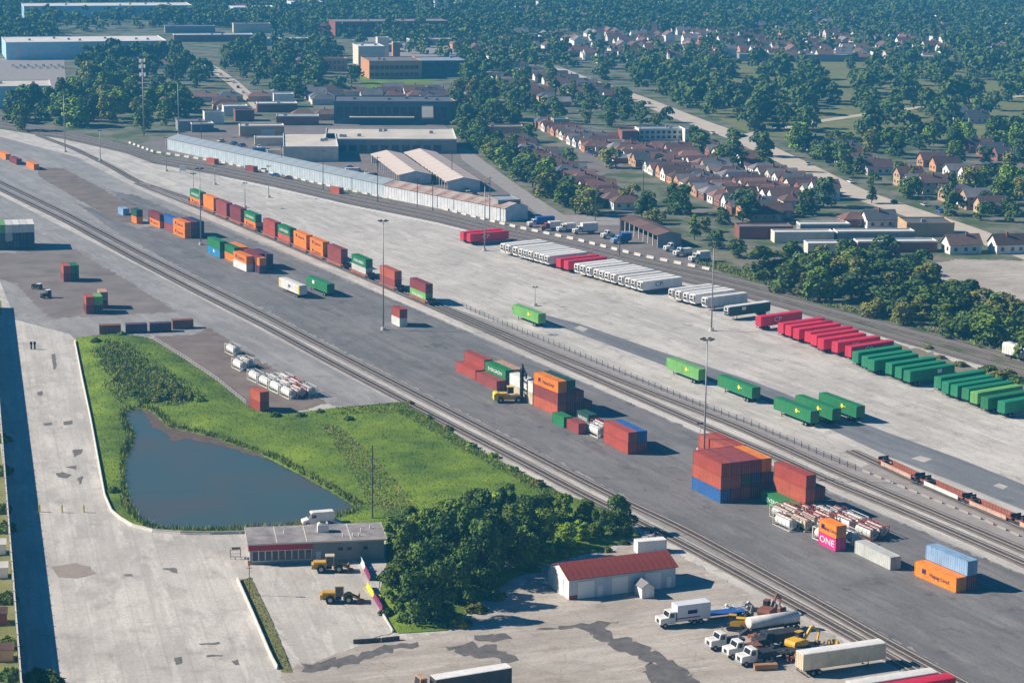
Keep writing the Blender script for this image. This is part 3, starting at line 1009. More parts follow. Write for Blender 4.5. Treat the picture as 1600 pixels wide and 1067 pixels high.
tank_grid(1331, 852, [(0, 0, 'white', 'white'), (1, 0, 'rust red', 'white')], 'beside the magenta one', GT1, yaw=rad(-62.5))
tank_grid(1360, 846.5, [(0, 0, 'dull red', 'grey'), (1.05, 0, 'rust red', 'white'), (2.1, 0, 'white', 'grey'), (0.1, 1, 'rust red', 'white'), (1.1, 1, 'white', 'white'), (2.15, 1, 'dull red', 'grey')], 'behind the grey container', GT1, yaw=rad(-62.5))
tank_grid(933.8, 685, [(0, 0, 'white', 'white')], 'left of maroon block', GP)
tank_grid(946, 681, [(0.2, 0, 'dull red', 'white')], 'behind maroon block', GP)
GT2 = 'white tank containers above the pond'
tank_grid(364.4, 556.5, [(0, 0, 'white', 'white')], 'farthest pond group', GT2, yaw=rad(-60))
tank_grid(375.3, 580.5, [(0, 0, 'white', 'white'), (0.3, 1, 'white', 'grey')], 'second pond group', GT2, yaw=rad(-60))
tank_grid(451.5, 624.5, [(0, 0, 'white', 'white'), (1, 0, 'white', 'white'), (2, 0, 'white', 'white'), (3, 0, 'white', 'white'),
                         (0.05, 1, 'rust red', 'white'), (1.05, 1, 'white', 'white'), (2.1, 1, 'white', 'grey'), (0, 2, 'white', 'grey'), (1.1, 2, 'rust red', 'white'), (2, 2, 'white', 'white')], 'largest pond group', GT2, yaw=rad(-60))

# ================================================================== TRAILERS
def wheel_mesh():
    b = MB()
    b.cyl((0, -.5, 0), (0, .5, 0), .5, n=14, m=0)
    b.cyl((0, -.52, 0), (0, .52, 0), .26, n=10, m=1)
    return b.mesh('wheel', smooth=False)
def trailer_meshes(L, ribs=True):
    W, H, z0 = 2.6, 2.9, 1.2
    b = MB()
    n = int(L / 1.2)
    w = [(x - L / 2, d) for x, d in wavy(n, L, 0.025)]
    k0 = z0
    for s in (-1, 1):
        k = len(b.v)
        for x, d in w:
            for z in (k0 + .12, k0 + H - .1):
                b.v.append((x, s * (W / 2 - .02 - d), z))
        for i in range(len(w) - 1):
            b.f.append((k + 2 * i, k + 2 * i + 2, k + 2 * i + 3, k + 2 * i + 1))
            b.m.append(0)
    # crowned roof, end walls, floor
    prof = [(-W / 2 + .02, k0 + H - .1), (-W / 2 + .14, k0 + H - .02), (0, k0 + H + .03), (W / 2 - .14, k0 + H - .02), (W / 2 - .02, k0 + H - .1)]
    b.prism(prof, -L / 2, L / 2, 1)
    b.box(-L / 2, -L / 2 + .06, -W / 2 + .03, W / 2 - .03, k0, k0 + H - .1)
    b.box(L / 2 - .06, L / 2, -W / 2 + .03, W / 2 - .03, k0, k0 + H - .1)
    b.box(-L / 2 + .06, L / 2 - .06, -W / 2 + .02, W / 2 - .02, k0, k0 + .12)
    body = b.mesh('trailer_body')
    c = MB()
    for s in (-.5, .5):
        c.box(-L / 2 + .6, L / 2 - .1, s - .07, s + .07, .95, 1.19)
    c.box(L / 2 - .25, L / 2 - .1, -1.2, 1.2, .55, .68)
    for s in (-.9, .9):
        c.box(L / 2 - .2, L / 2 - .12, s - .05, s + .05, .68, .95)
    for x in (L / 2 - 2.0, L / 2 - 3.25):
        c.box(x - .07, x + .07, -1.1, 1.1, .43, .57)
        for s in (-.5, .5):
            c.box(x - .3, x + .3, s - .09, s + .09, .57, .96)
    chassis = c.mesh('chassis')
    g = MB()
    g.box(-.07, .07, -.07, .07, .12, 1.19)
    g.box(-.18, .18, -.15, .15, .08, .13)
    leg = g.mesh('landing_leg')
    r = MB()
    r.box(-.5, 0, -.95, .95, k0 + .7, k0 + 2.65)
    r.box(-.52, -.5, -.55, .55, k0 + 1.75, k0 + 2.5, 1)
    r.box(-.52, -.5, -.8, .8, k0 + .8, k0 + 1.5, 1)
    reef = r.mesh('reefer_unit')
    d = MB()
    d.box(-.02, .025, 0.02, W / 2 - .06, k0 + .06, k0 + H - .14)
    for y in (.3, .85):
        d.cyl((.05, y, k0 + .05), (.05, y, k0 + H - .16), .025, n=5, m=1)
    door = d.mesh('trailer_door')
    return body, chassis, leg, reef, door
def trailer(px, py, yaw, col, label, group, L=16.15, sx=1, sy=1, roof=None, reefer=False, mark=None, zc=0.0, doors=1, side=None):
    body, chassis, leg, reef, door = cached('trailer%.2f' % L, lambda: trailer_meshes(L))
    p = corner_place(px, py, zc, yaw, L, 2.6, sx, sy)
    p.z = 0.08
    o = obj('box_trailer', body, [PC[col], PC[roof or col]], None, p, yaw)
    tag(o, label, 'trailer', group)
    obj('chassis', chassis, m_dark, o)
    for s in (-.9, .9):
        obj('landing_leg', leg, m_dark, o, (-L / 2 + 3.2, s, 0))
    wm = cached('wheel', wheel_mesh)
    for x in (L / 2 - 2.0, L / 2 - 3.25):
        for s in (-.78, .78):
            obj('wheel', wm, [m_black, m_grey], o, (x, s, .5))
    if doors:
        for s in (1, -1):
            d = obj('door', door, [PC[col], m_grey], o, (L / 2, 0, 0))
            d.scale = (1, s, 1)
    if reefer:
        obj('refrigeration_unit', reef, [PC['white'], m_dark], o, (-L / 2, 0, 0))
    s = side if side is not None else sy
    if mark == 'CP':
        lettering(o, 'CP', 2.0, 1.5 * s, s * 1.32, 2.75, m_wlet if col == 'crimson' else m_ink, s, 1.3)
    elif mark == 'disc':
        obj('emblem', cached('emb_disc', lambda: emblem_mesh('disc')), m_ylet, o, (2.0, s * 1.32, 3.0))
    elif mark == 'plate':
        obj('emblem', cached('emb_plate', lambda: MB().box(-.8, .8, -.01, .01, -.5, .5).mesh('emblem')), m_wlet, o, (-2.5, s * 1.32, 3.1))
    return o
GR = 'trailers parked in the long row beside the main line'
ROW = rad(215)            # parked trailers: the end towards the yard
NOSE = rad(35)            # parked nose towards the yard
z12 = 1.2
# two red ones at the far end
trailer(724.5, 381, rad(212), 'crimson', 'crimson trailer at the far end of the parked row', GR)
trailer(735, 384, rad(212), 'crimson', 'crimson trailer with white letters at the far end of the row', GR, mark='CP')
ends = [784, 792, 803.5, 812.5, 820, 827.5, 836.5, 845, 853]
def rowy(x):
    return float(np.interp(x, [775, 850, 925, 1002, 1097, 1140], [396, 417, 438, 460, 484, 497]))
for i, x in enumerate(ends):
    trailer(x + 5, rowy(x + 5), NOSE, 'white', 'white refrigerated trailer, %s from the far end of the first white group' % nth(i), GR, sx=-1, sy=-1, reefer=True, doors=0)
for i, x in enumerate((872, 884)):
    trailer(x + 4, rowy(x + 4), ROW, 'crimson', 'crimson trailer, %s of two between the white trailers' % ('far one', 'near one')[i], GR)
ends = [899, 908, 918, 929.5, 938, 947, 956, 968, 979, 988, 998]
for i, x in enumerate(ends):
    trailer(x + 6, rowy(x + 6), NOSE, 'white', 'white refrigerated trailer, %s from the crimson pair in the second white group' % nth(i), GR, sx=-1, sy=-1, reefer=True, doors=0,
            mark='CP' if i == len(ends) - 1 else None)
for i, x in enumerate((1046, 1057, 1069, 1079, 1098)):
    trailer(x + 7, rowy(x + 7), NOSE, 'white', 'white refrigerated trailer, %s from the left of the small group by the mast' % nth(i), GR, sx=-1, sy=-1, reefer=True, doors=0)
trailer(1140, rowy(1140) + 4, NOSE, 'dark green', 'dark green white-roofed trailer between the white and the crimson ones', GR, sx=-1, sy=-1, reefer=True, doors=0, roof='white', mark='plate')
reds = [(1189, 511), (1224, 522), (1236, 526), (1248.5, 531), (1266.5, 536), (1276, 541), (1287, 547), (1309, 552), (1330, 559)]
for i, (x, y) in enumerate(reds):
    trailer(x, y, ROW, 'crimson', 'crimson trailer, %s from the dark green one in the crimson group' % nth(i), GR, mark='CP' if i in (0, 3, 6, 7, 8) else None, zc=z12)
greens = [(1341, 568), (1356, 575), (1366, 580.5), (1393.5, 586), (1408.5, 592.5), (1422, 598), (1470, 608), (1482, 616), (1496, 621), (1513.5, 626), (1527, 632), (1543.5, 640.5), (1570, 647)]
for i, (x, y) in enumerate(greens):
    c = 'light green' if i == 10 else ('green' if i == 11 else 'pine green')
    trailer(x, y, ROW + rad(-1), c, '%s trailer, %s from the crimson group in the green group' % (c, nth(i)), GR, zc=z12, mark='plate' if i == 5 else None)
GL = 'green trailers standing on the east lane'
trailer(840.7, 506.2, rad(-62), 'light green', 'light green trailer alone at the far end of the east lane', GL, sy=-1, zc=z12, mark='disc')
trailer(1091, 595, rad(-62.5), 'light green', 'light green trailer left of the mast on the east lane', GL, sy=-1, zc=z12, mark='disc')
trailer(1174.5, 623.8, rad(-62.5), 'green', 'green trailer right of the mast on the east lane', GL, sy=-1, zc=z12, mark='disc')
trailer(1266, 661.5, rad(-63), 'green', 'green trailer, front one of the three standing side by side', GL, sy=-1, zc=z12, mark='disc')
trailer(1300, 657.5, rad(-63), 'green', 'green trailer, middle one of the three standing side by side', GL, sy=-1, zc=z12, mark='disc')
trailer(1337.5, 653.5, rad(-63), 'green', 'green trailer, back one of the three standing side by side', GL, sy=-1, zc=z12, mark='disc')
GQ = 'trailers on the central pad'
yt = trailer(467.7, 461.2, rad(-61), 'white', 'white trailer with yellow ends on the central pad', GQ, sy=-1, zc=z12)
m_yel = paint('paint_safety_yellow', (0.72, 0.58, 0.02))
PC['yellow'] = m_yel
yb = MB()
yb.box(-1.0, 0, -1.325, 1.325, 1.3, 4.03)
for x in (-7.1, 8.05):
    obj('yellow_band', cached('yband', lambda: yb.mesh('yellow_band')), m_yel, yt, (x, 0, 0))
obj('emblem', cached('emb_disc', lambda: emblem_mesh('disc')), m_ink, yt, (0, -1.33, 2.7))
trailer(511, 458.8, rad(-61), 'green', 'green trailer beside the white and yellow one', GQ, sy=-1, zc=z12, mark='plate')
# lower yard
GY = 'trailers in the lower yard'
trailer(1254.5, 1056.5, rad(23 + 180), 'cream', 'cream long trailer body beside the junk equipment', GY, sy=1, zc=0.3, roof='white')
t1 = trailer(1335, 1071, rad(24 + 180), 'white', 'white-roofed trailer cut by the bottom picture edge', GY, sy=1, zc=4.1)
t2 = trailer(1362, 1080, rad(24 + 180), 'crimson', 'crimson trailer cut by the bottom picture edge', GY, sy=1, zc=4.1)

# ================================================================== DOUBLE-STACK TRAIN AND EMPTY CARS
def well_meshes(L):
    W = 2.9
    s = MB()
    s.prism([(-.06, .45), (.06, .45), (.06, 1.25), (.18, 1.3), (.18, 1.38), (-.06, 1.38)], -L / 2 + 1.6, L / 2 - 1.6)
    for i in range(int(L)):
        x = -L / 2 + 2 + i
        if x < L / 2 - 2:
            s.box(x - .05, x + .05, -.12, -.06, .5, 1.3)
    sill = s.mesh('side_sill')
    f = MB()
    f.box(-L / 2 + 1.6, L / 2 - 1.6, -1.3, 1.3, .40, .5)
    floor = f.mesh('well_floor')
    e = MB()
    e.box(-.2, 1.7, -1.4, 1.4, 1.05, 1.4)
    e.box(-.7, -.2, -.25, .25, .8, 1.1)
    e.box(.1, .2, -1.35, 1.35, 1.4, 2.1, 1)
    e.box(.5, 1.2, -.5, .5, 1.4, 1.9, 1)
    plat = e.mesh('end_platform')
    t = MB()
    for sx in (-.85, .85):
        t.cyl((sx, -.8, .46), (sx, -.68, .46), .46, n=12)
        t.cyl((sx, .68, .46), (sx, .8, .46), .46, n=12)
        t.cyl((sx, -.7, .46), (sx, .7, .46), .08, n=6)
    for sy in (-.95, .95):
        t.box(-1.2, 1.2, sy - .1, sy + .1, .35, .75)
    t.box(-.2, .2, -1, 1, .5, .85)
    truck = t.mesh('wheel_truck')
    return sill, floor, plat, truck
m_carred = paint('paint_car_rust', (0.30, 0.10, 0.065), dirt=0.5)
m_carpale = paint('paint_car_pale', (0.55, 0.36, 0.28), dirt=0.4)
def well_car(p, yaw, L, col, label, group, sill_cols=None):
    sill, floor, plat, truck = cached('well%.1f' % L, lambda: well_meshes(L))
    o = obj('well_car', floor, col, None, (p.x, p.y, 0.36), yaw)
    tag(o, label, 'rail car', group)
    for i, sy in enumerate((-1, 1)):
        s = obj('side_sill', sill, (sill_cols or (col, col))[i], o, (0, sy * 1.38, 0))
        if sy > 0:
            s.scale = (1, 1, 1)
        else:
            s.scale = (1, -1, 1)
    for sx in (-1, 1):
        e = obj('end_platform', plat, [col, m_dark], o, (sx * (L / 2 - .1), 0, 0), math.pi if sx > 0 else 0)
        obj('wheel_truck', truck, m_dark, o, (sx * (L / 2 - .5), 0, -.05))
    return o
def along(line, px):
    """point and heading where a track passes the survey column px"""
    best = None
    c, s = math.cos(CAM_ROLL), math.sin(CAM_ROLL)
    for a, b in zip(line[:-1], line[1:]):
        pts = []
        for w in (a, b):
            z = w.z - CAM_H
            fw = w.y * math.cos(CAM_PITCH) - z * math.sin(CAM_PITCH)
            up = w.y * math.sin(CAM_PITCH) + z * math.cos(CAM_PITCH)
            u, v = CAM_F * w.x / fw, -CAM_F * up / fw
            pts.append(800 + c * u - s * v)
        if pts[0] <= px <= pts[1]:
            t = (px - pts[0]) / (pts[1] - pts[0])
            d = b - a
            return a + d * t, math.atan2(d.y, d.x)
    return None
TRAIN = [(295.7, 312.8, 'orange', 'green', 'hl', 'ev'), (316, 334, 'orange', 'orange', None, None), (335, 355, 'dull red', 'dull red', None, None), (357, 377, 'maroon', 'maroon', None, None),
         (380, 399.5, 'orange', 'green', 'hl', 'ev'), (410, 429.6, 'brick red', 'brick red', None, None), (433.5, 453, 'rust red', 'green', None, 'ev'), (458.5, 478, 'orange', 'orange', None, 'hl'),
         (483.4, 504.5, 'orange', 'orange', 'hl', 'hl'), (511, 533, 'dull red', 'dull red', None, None), (547.7, 572.7, 'grey', 'green', None, 'ev'), (592.4, 617.3, 'dull red', 'rust red', None, None),
         (638.3, 667, 'light green', 'maroon', 'ev', None)]
for i, (a, b_, lo, hi, l1, l2) in enumerate(TRAIN):
    p, ang = along(LN2, (a + b_) / 2 + 5.5)
    well_car(p, ang, 15.6, m_carred, 'low rusty well car, %s from the far end of the loaded train' % nth(i), 'well cars of the loaded train')
    for k, (c, lg) in enumerate(((lo, l1), (hi, l2))):
        container('40h', c, (p.x, p.y, 0.36 + .52 + k * 2.91), ang, '%s container, %s of the %s pair from the far end of the train' % (c, ('bottom', 'top')[k], nth(i)), 'containers double stacked on the train', lg)
for i, (x, cols) in enumerate(((1408, (m_carred, m_carpale)), (1478, (m_carred, PC['white'])), (1551, (m_carred, m_carpale)), (1632, (m_carred, m_carpale)))):
    p, ang = along(LSP, x)
    well_car(p, ang, 15.8, m_carred, 'empty rusty well car, %s from the far end by the east lane' % nth(i), 'empty well cars by the east lane', sill_cols=(cols[1], cols[0]))

# white covered rail car on the main line
def railcar(p, yaw):
    b = MB()
    L = 16.0
    b.prism([(-1.5, 1.1), (1.5, 1.1), (1.5, 3.6), (1.1, 4.15), (-1.1, 4.15), (-1.5, 3.6)], -L / 2, L / 2)
    for i in range(15):
        x = -L / 2 + .6 + i * (L - 1.2) / 14
        b.box(x - .05, x + .05, -1.56, 1.56, 1.15, 3.6)
    o = obj('covered_hopper_car', b.mesh('hopper_body'), PC['white'], None, (p.x, p.y, .36), yaw)
    tag(o, 'white covered rail car cut by the right picture edge', 'rail car')
    h = MB()
    for x in (-5.5, -2, 2, 5.5):
        h.box(x - .5, x + .5, -.5, .5, 4.15, 4.3)
    obj('roof_hatches', h.mesh('roof_hatches'), m_grey, o)
    _, _, _, truck = cached('well15.6', lambda: well_meshes(15.6))
    for sx in (-1, 1):
        obj('wheel_truck', truck, m_dark, o, (sx * (L / 2 - 2), 0, -.05))
lineB = smooth_line(T_B, 5.0, iters=4)
p, ang = along(lineB, 1603)
railcar(p, ang)

# ================================================================== MASTS AND POLES
def mast(px, py, h, label, heads=6, r=0.25, name='light_mast', ring=1.3):
    p = G(px, py)
    o = obj(name, None, None, None, (p.x, p.y, 0))
    tag(o, label, 'light mast', 'light masts of the rail yard')
    b = MB().cyl((0, 0, .6), (0, 0, h), r, r * .45, n=10)
    obj('pole', b.mesh('pole', smooth=True), m_grey, o)
    obj('footing', MB().cyl((0, 0, 0), (0, 0, .9), .75, n=12).mesh('footing'), m_barrier, o)
    rg = MB()
    for i in range(heads):
        a = 2 * math.pi * i / heads
        rg.bar((0, 0, h - .3), (ring * math.cos(a), ring * math.sin(a), h - .1), .1)
    obj('head_frame', rg.mesh('head_frame'), m_dark, o)
    lm = cached('lamp_head', lambda: MB().prism([(-.35, -.15), (.35, -.15), (.28, .12), (-.28, .12)], -.3, .3).mesh('lamp_head'))
    for i in range(heads):
        a = 2 * math.pi * i / heads
        obj('lamp_head', lm, m_dark, o, (ring * math.cos(a), ring * math.sin(a), h - .1), a)
    return o
mast(599, 516, 32.4, 'tallest pale light mast on the central pad, small red and white stack beside it')
mast(1111.5, 517, 25.7, 'light mast among the white and crimson trailers')
mast(1099, 745, 31.5, 'light mast rising behind the big red container block')
mast(314, 383, 27.5, 'light mast between the two left container groups on the pad')
mast(102, 238, 27.8, 'twin headed light mast at the far left junction', heads=4)
mast(757, 392, 24, 'light mast in front of the far crimson trailers', heads=4)
mast(303, 322, 13, 'short light mast behind the first loaded rail car', heads=4, r=.2, ring=.9)
mast(383, 325, 10, 'short light mast behind the train, second from its far end', heads=3, r=.18, ring=.7)
mast(420, 309, 13, 'short light mast on the apron beside the stall markings', heads=3, r=.18, ring=.7)
mast(336, 289, 8, 'short yellow-based light mast on the apron', heads=3, r=.18, ring=.7)
mast(157, 252, 14, 'light mast beside the curving lead track', heads=3, r=.2, ring=.7)
mast(260, 268, 15, 'light mast on the apron at the far left', heads=3, r=.2, ring=.7)
mast(836, 478, 6, 'very short lamp post beside the lone light green trailer', heads=2, r=.12, ring=.5)
mast(1093, 706, 7, 'short orange post behind the big red container block', heads=2, r=.14, ring=.4)
def pole(px, py, h, label, name='utility_pole', arms=1, m=None, r=.17):
    p = G(px, py)
    o = obj(name, MB().cyl((0, 0, 0), (0, 0, h), r, r * .7, n=8).mesh('pole'), m or m_tie, None, (p.x, p.y, 0))
    tag(o, label, 'pole', 'utility poles')
    for k in range(arms):
        obj('crossarm', MB().box(-1.2, 1.2, -.06, .06, h - .7 - k, h - .55 - k).mesh('crossarm'), m or m_tie, o, (0, 0, 0), rad(15))
    return o
pole(582, 816, 16.4, 'thin dark pole on the grass right of the pond', arms=0)
pole(590, 318, 19, 'pole beside the crimson box on the main line verge', arms=1)
pole(652, 325, 12, 'pole before the long pale shed, left of a pair', arms=1)
pole(676, 330, 12, 'pole before the long pale shed, right of a pair', arms=1)
pole(765, 345, 17, 'pole at the near end of the long pale shed', arms=1)
pole(505, 297, 17, 'pole before the middle of the long pale shed', arms=1)
pole(315, 236, 14, 'pole before the far end of the long pale shed', arms=1)
pole(440, 270, 12, 'pole beside the crimson wagon on the verge', arms=1)
pole(968, 400, 15, 'dark pole behind the second white trailer group', arms=1)
pole(930, 345, 14, 'pole beside the far end of the truck lot', arms=1)
pole(1435, 308, 16, 'pole on the corner of the town street', arms=2)
pole(1533, 345, 11, 'pole beside the houses at the far right', arms=1)
pole(1185, 345, 14, 'pole before the pale flat roofed sheds', arms=1)
pole(1005, 300, 12, 'pole among the brown roofed bungalows', arms=1)
pole(1160, 300, 12, 'pole behind the large dark tree of the bungalows', arms=1)
pole(1000, 222, 13, 'pole left of the pale blue apartment block', arms=1)
pole(927, 150, 14, 'pole at the far end of the town street', arms=1)
pole(706, 288, 14, 'pole between the storage rows and the alley', arms=1)

def tower(px, py, h):
    p = G(px, py)
    o = tag(obj('telecom_tower', None, None, None, (p.x, p.y, 0)), 'tall grey telecom pole with antenna clusters among the trees', 'tower')
    obj('pole', MB().cyl((0, 0, 0), (0, 0, h), .38, .22, n=10).mesh('pole', smooth=True), m_grey, o)
    am = cached('antenna', lambda: MB().box(-.1, .1, -.14, .14, -.9, .9).mesh('antenna_panel'))
    for k, z in enumerate((h - 1.2, h - 4, h - 8)):
        obj('platform', MB().cyl((0, 0, z - .1), (0, 0, z + .1), 1.3 - k * .15, n=12).mesh('platform'), m_grey, o)
        for i in range(9):
            a = 2 * math.pi * i / 9
            obj('antenna_panel', am, m_white, o, (1.5 * math.cos(a), 1.5 * math.sin(a), z + .3), a)
tower(225, 212, 38)
mast(279.5, 211, 27, 'light mast behind the far end of the long pale shed', heads=4, r=.3)

# ================================================================== BUILDINGS
OBST = []          # (x, y, radius) kept clear of trees
def wallmat(n, c, **k):
    return mat('wall_' + n, c, rough=0.85, scale=0.35, var=0.1, **k)
W_WHITE = wallmat('white_sheet', (0.66, 0.67, 0.68))
W_SHADEBLUE = wallmat('shade_blue_sheet', (0.42, 0.62, 0.74))  # white walls with the blue of their shaded fronts put into the colour
W_BRICK = wallmat('red_brick', (0.26, 0.10, 0.07), rand=0.15)
W_TAN = wallmat('tan_brick', (0.50, 0.33, 0.19), rand=0.1)
W_ORANGE = wallmat('orange_brick', (0.55, 0.27, 0.13), rand=0.1)
W_DARK = wallmat('dark_cladding', (0.10, 0.14, 0.17))
W_GREY = wallmat('grey_block', (0.28, 0.28, 0.28))
W_CREAM = wallmat('cream_render', (0.66, 0.58, 0.47), rand=0.1)
W_SIDING = wallmat('white_siding', (0.74, 0.72, 0.68), rand=0.06)
R_CREAM = mat('roof_cream', (0.64, 0.58, 0.50), 0.9, scale=0.1, col2=(0.46, 0.41, 0.355), detail=7)
R_WHITE = mat('roof_white', (0.72, 0.70, 0.66), 0.8, scale=0.15, col2=(0.56, 0.53, 0.5), detail=6)
R_GREY = mat('roof_grey', (0.25, 0.235, 0.24), 0.9, scale=0.2, col2=(0.16, 0.15, 0.155), detail=7, rand=0.2)
R_BROWN = mat('roof_brown_shingle', (0.17, 0.105, 0.085), 0.9, scale=0.8, col2=(0.115, 0.07, 0.06), detail=6, rand=0.35)
R_ROSE = mat('roof_rose_shingle', (0.26, 0.14, 0.115), 0.9, scale=0.8, col2=(0.18, 0.10, 0.085), detail=6, rand=0.25)
R_SLATE = mat('roof_slate', (0.12, 0.125, 0.14), 0.9, scale=0.8, col2=(0.08, 0.085, 0.095), detail=6, rand=0.25)
R_BLUE = mat('roof_pale_sheet', (0.34, 0.38, 0.42), 0.6, scale=0.15, col2=(0.24, 0.27, 0.30), detail=6)
R_RUST = mat('roof_rusty_sheet', (0.26, 0.12, 0.09), 0.9, scale=0.15, col2=(0.40, 0.33, 0.29), detail=7, hard=True)
R_PALE = mat('roof_pale_rusted', (0.60, 0.54, 0.49), 0.9, scale=0.14, col2=(0.44, 0.31, 0.26), detail=7)
R_RED = mat('roof_red_sheet', (0.29, 0.062, 0.05), 0.7, scale=0.35, var=0.2)
m_door = mat('door_paint', (0.55, 0.57, 0.60), 0.6, var=0.08)

def pane_mesh(w, h):
    return cached('pane%.2f_%.2f' % (w, h), lambda: MB().box(-w / 2, w / 2, -.05, .02, 0, h).mesh('window'))
def frame_mesh(w, h):
    def f():
        b = MB()
        b.box(-w / 2 - .09, -w / 2, -.07, .05, -.02, h + .02)
        b.box(w / 2, w / 2 + .09, -.07, .05, -.02, h + .02)
        b.box(-w / 2 - .09, w / 2 + .09, -.07, .05, h, h + .1)
        b.box(-w / 2 - .13, w / 2 + .13, -.13, .05, -.1, 0)
        return b.mesh('window_frame')
    return cached('frm%.2f_%.2f' % (w, h), f)
def window(o, x, y, z, w, h, rz=0.0, frame=None, glass=None):
    if frame == 'joined':
        def f():
            b = MB().box(-w / 2, w / 2, -.05, .02, 0, h)
            for x0, x1, z0, z1 in ((-w / 2 - .1, -w / 2, -.1, h + .1), (w / 2, w / 2 + .1, -.1, h + .1), (-w / 2, w / 2, h, h + .1), (-w / 2, w / 2, -.1, 0)):
                b.box(x0, x1, -.08, .02, z0, z1, 1)
            return b.mesh('window')
        return obj('window', cached('winj%.2f_%.2f' % (w, h), f), [m_glass, m_white], o, (x, y, z), rz)
    p = obj('window', pane_mesh(w, h), glass or m_glass, o, (x, y, z), rz)
    if frame:
        obj('window_frame', frame_mesh(w, h), frame, p)
    return p

def block(px, py, L, D, H, wall, roof, label, cat='building', yaw=rad(13), name='industrial_building', windows=None, doors=None, vents=3, parapet=0.5, zoff=0.0, units=None, seed=0):
    """flat roofed building; (px, py) = foot of its near left corner, front along local +x"""
    c = G(px, py)
    o = obj(name, None, None, None, (c.x, c.y, 0), yaw)
    tag(o, label, cat)
    b = MB()
    b.box(0, L, 0, D, 0, H)
    obj('wall', b.mesh('wall'), wall, o)
    obj('roof', MB().box(.3, L - .3, .3, D - .3, H, H + .06).mesh('roof'), roof, o)
    p = MB()
    t = .3
    for x0, x1, y0, y1 in ((-.05, L + .05, -.05, t), (-.05, L + .05, D - t, D + .05), (-.05, t, t, D - t), (L - t, L + .05, t, D - t)):
        p.box(x0, x1, y0, y1, H - .15, H + parapet)
    obj('parapet', p.mesh('parapet'), R_WHITE if roof in (R_WHITE, R_CREAM) else wall, o)
    r = random.Random(seed + int(px) * 7)
    vm = cached('vent', lambda: MB().box(-.9, .9, -.7, .7, 0, 1.1).box(-.75, .75, -.55, .55, 1.1, 1.25).mesh('roof_unit'))
    for i in range(vents):
        obj('roof_unit', vm, m_grey, o, (r.uniform(.1, .9) * L, r.uniform(.2, .8) * D, H + .06))
    for (x, z, w, h, n, dx) in (windows or []):
        for i in range(n):
            window(o, x + i * dx, 0, z, w, h)
    for (x, w, h) in (doors or []):
        obj('door', cached('bdoor%.1f_%.1f' % (w, h), lambda: MB().box(-w / 2, w / 2, -.06, .05, 0, h).mesh('door')), m_door, o, (x, 0, 0))
    ca, sa = math.cos(yaw), math.sin(yaw)
    n = max(1, int(L / 6))
    for i in range(n + 1):
        for j in range(max(1, int(D / 6)) + 1):
            lx, ly = L * i / n, D * j / max(1, int(D / 6))
            OBST.append((c.x + ca * lx - sa * ly, c.y + sa * lx + ca * ly, 7.0))
    return o

block(10, 94, 110, 52, 11.5, W_SHADEBLUE, R_WHITE, 'long white warehouse with blue shaded front behind the left trees', 'warehouse', rad(16), 'warehouse', doors=[(8, 4, 9), (18, 3, 5), (42, 2.2, 5), (51, 2.2, 5), (60, 2, 3)], vents=8)
block(38, 31, 145, 45, 11, W_SHADEBLUE, R_WHITE, 'farthest white warehouse at the top left', 'warehouse', rad(15), 'warehouse', doors=[(20, 4, 4), (40, 4, 4), (60, 4, 4), (80, 4, 4)], vents=6)
block(-70, 170, 52, 36, 11.5, W_SHADEBLUE, R_CREAM, 'white warehouse cut by the left picture edge', 'warehouse', rad(13), 'warehouse', doors=[(40, 3, 4), (46, 3, 4)], vents=2)
block(365, 27, 38, 30, 8, W_SHADEBLUE, R_WHITE, 'small white warehouse beside the farthest one', 'warehouse', rad(15), 'warehouse', vents=1)
block(455, 16, 30, 25, 7, W_WHITE, R_WHITE, 'far pale hall at the top edge left of the brick block', 'warehouse', rad(15), 'warehouse', vents=1)
block(524, 58, 92, 32, 11.5, W_BRICK, R_GREY, 'far dark brick block with an orange end wall', 'building', rad(14), 'brick_block', windows=[(4, 2, 3, 2, 16, 5.5), (4, 7, 3, 2, 16, 5.5)], vents=6)
block(556, 82, 30, 14, 5, W_GREY, R_WHITE, 'low grey wing in front of the far brick block', 'building', rad(14), 'brick_block', vents=1)
block(640, 72, 42, 12, 4.5, W_GREY, R_CREAM, 'low pale wing right of the far brick block front', 'building', rad(14), 'brick_block', vents=1)
ob = block(577, 124, 34, 34, 11, W_ORANGE, R_GREY, 'orange brick office with dark glass front', 'office', rad(13), 'office_block', windows=[(1.8, 1.5, 2.6, 2.4, 10, 3.2), (1.8, 6, 2.6, 2.4, 10, 3.2)], vents=2)
block(634, 121, 40, 30, 10, W_DARK, R_BLUE, 'dark glass wing of the orange brick office', 'office', rad(13), 'office_block', windows=[(2, 2, 3, 3, 10, 3.8), (2, 6, 3, 2.5, 10, 3.8)], vents=4)
block(560, 104, 18, 24, 13, W_CREAM, R_WHITE, 'cream stair block behind the orange brick office', 'office', rad(13), 'office_block', vents=2)
block(590, 96, 8, 8, 16, W_SIDING, R_WHITE, 'white roof house rising above the orange brick office', 'office', rad(13), 'office_block', vents=0)
block(614, 98, 5, 5, 13.5, W_ORANGE, R_WHITE, 'small orange penthouse above the orange brick office', 'office', rad(13), 'office_block', vents=0)
block(505, 112, 16, 12, 8, W_TAN, R_BROWN, 'brown roofed brick house left of the orange brick office', 'house', rad(13), 'apartment_house', vents=0, windows=[(2, 1.5, 1.4, 1.6, 5, 2.8), (2, 5, 1.4, 1.6, 5, 2.8)])
dk = block(522, 194, 62, 28, 11.5, W_DARK, R_SLATE, 'dark clad hall behind the cream roofed factory', 'factory', rad(4), 'factory_hall', windows=[(3, 3, 3.4, 6, 14, 4.2)], vents=5)
obj('canopy', MB().box(8, 42, -5, 0, 3.6, 4.2).mesh('canopy'), R_CREAM, dk)
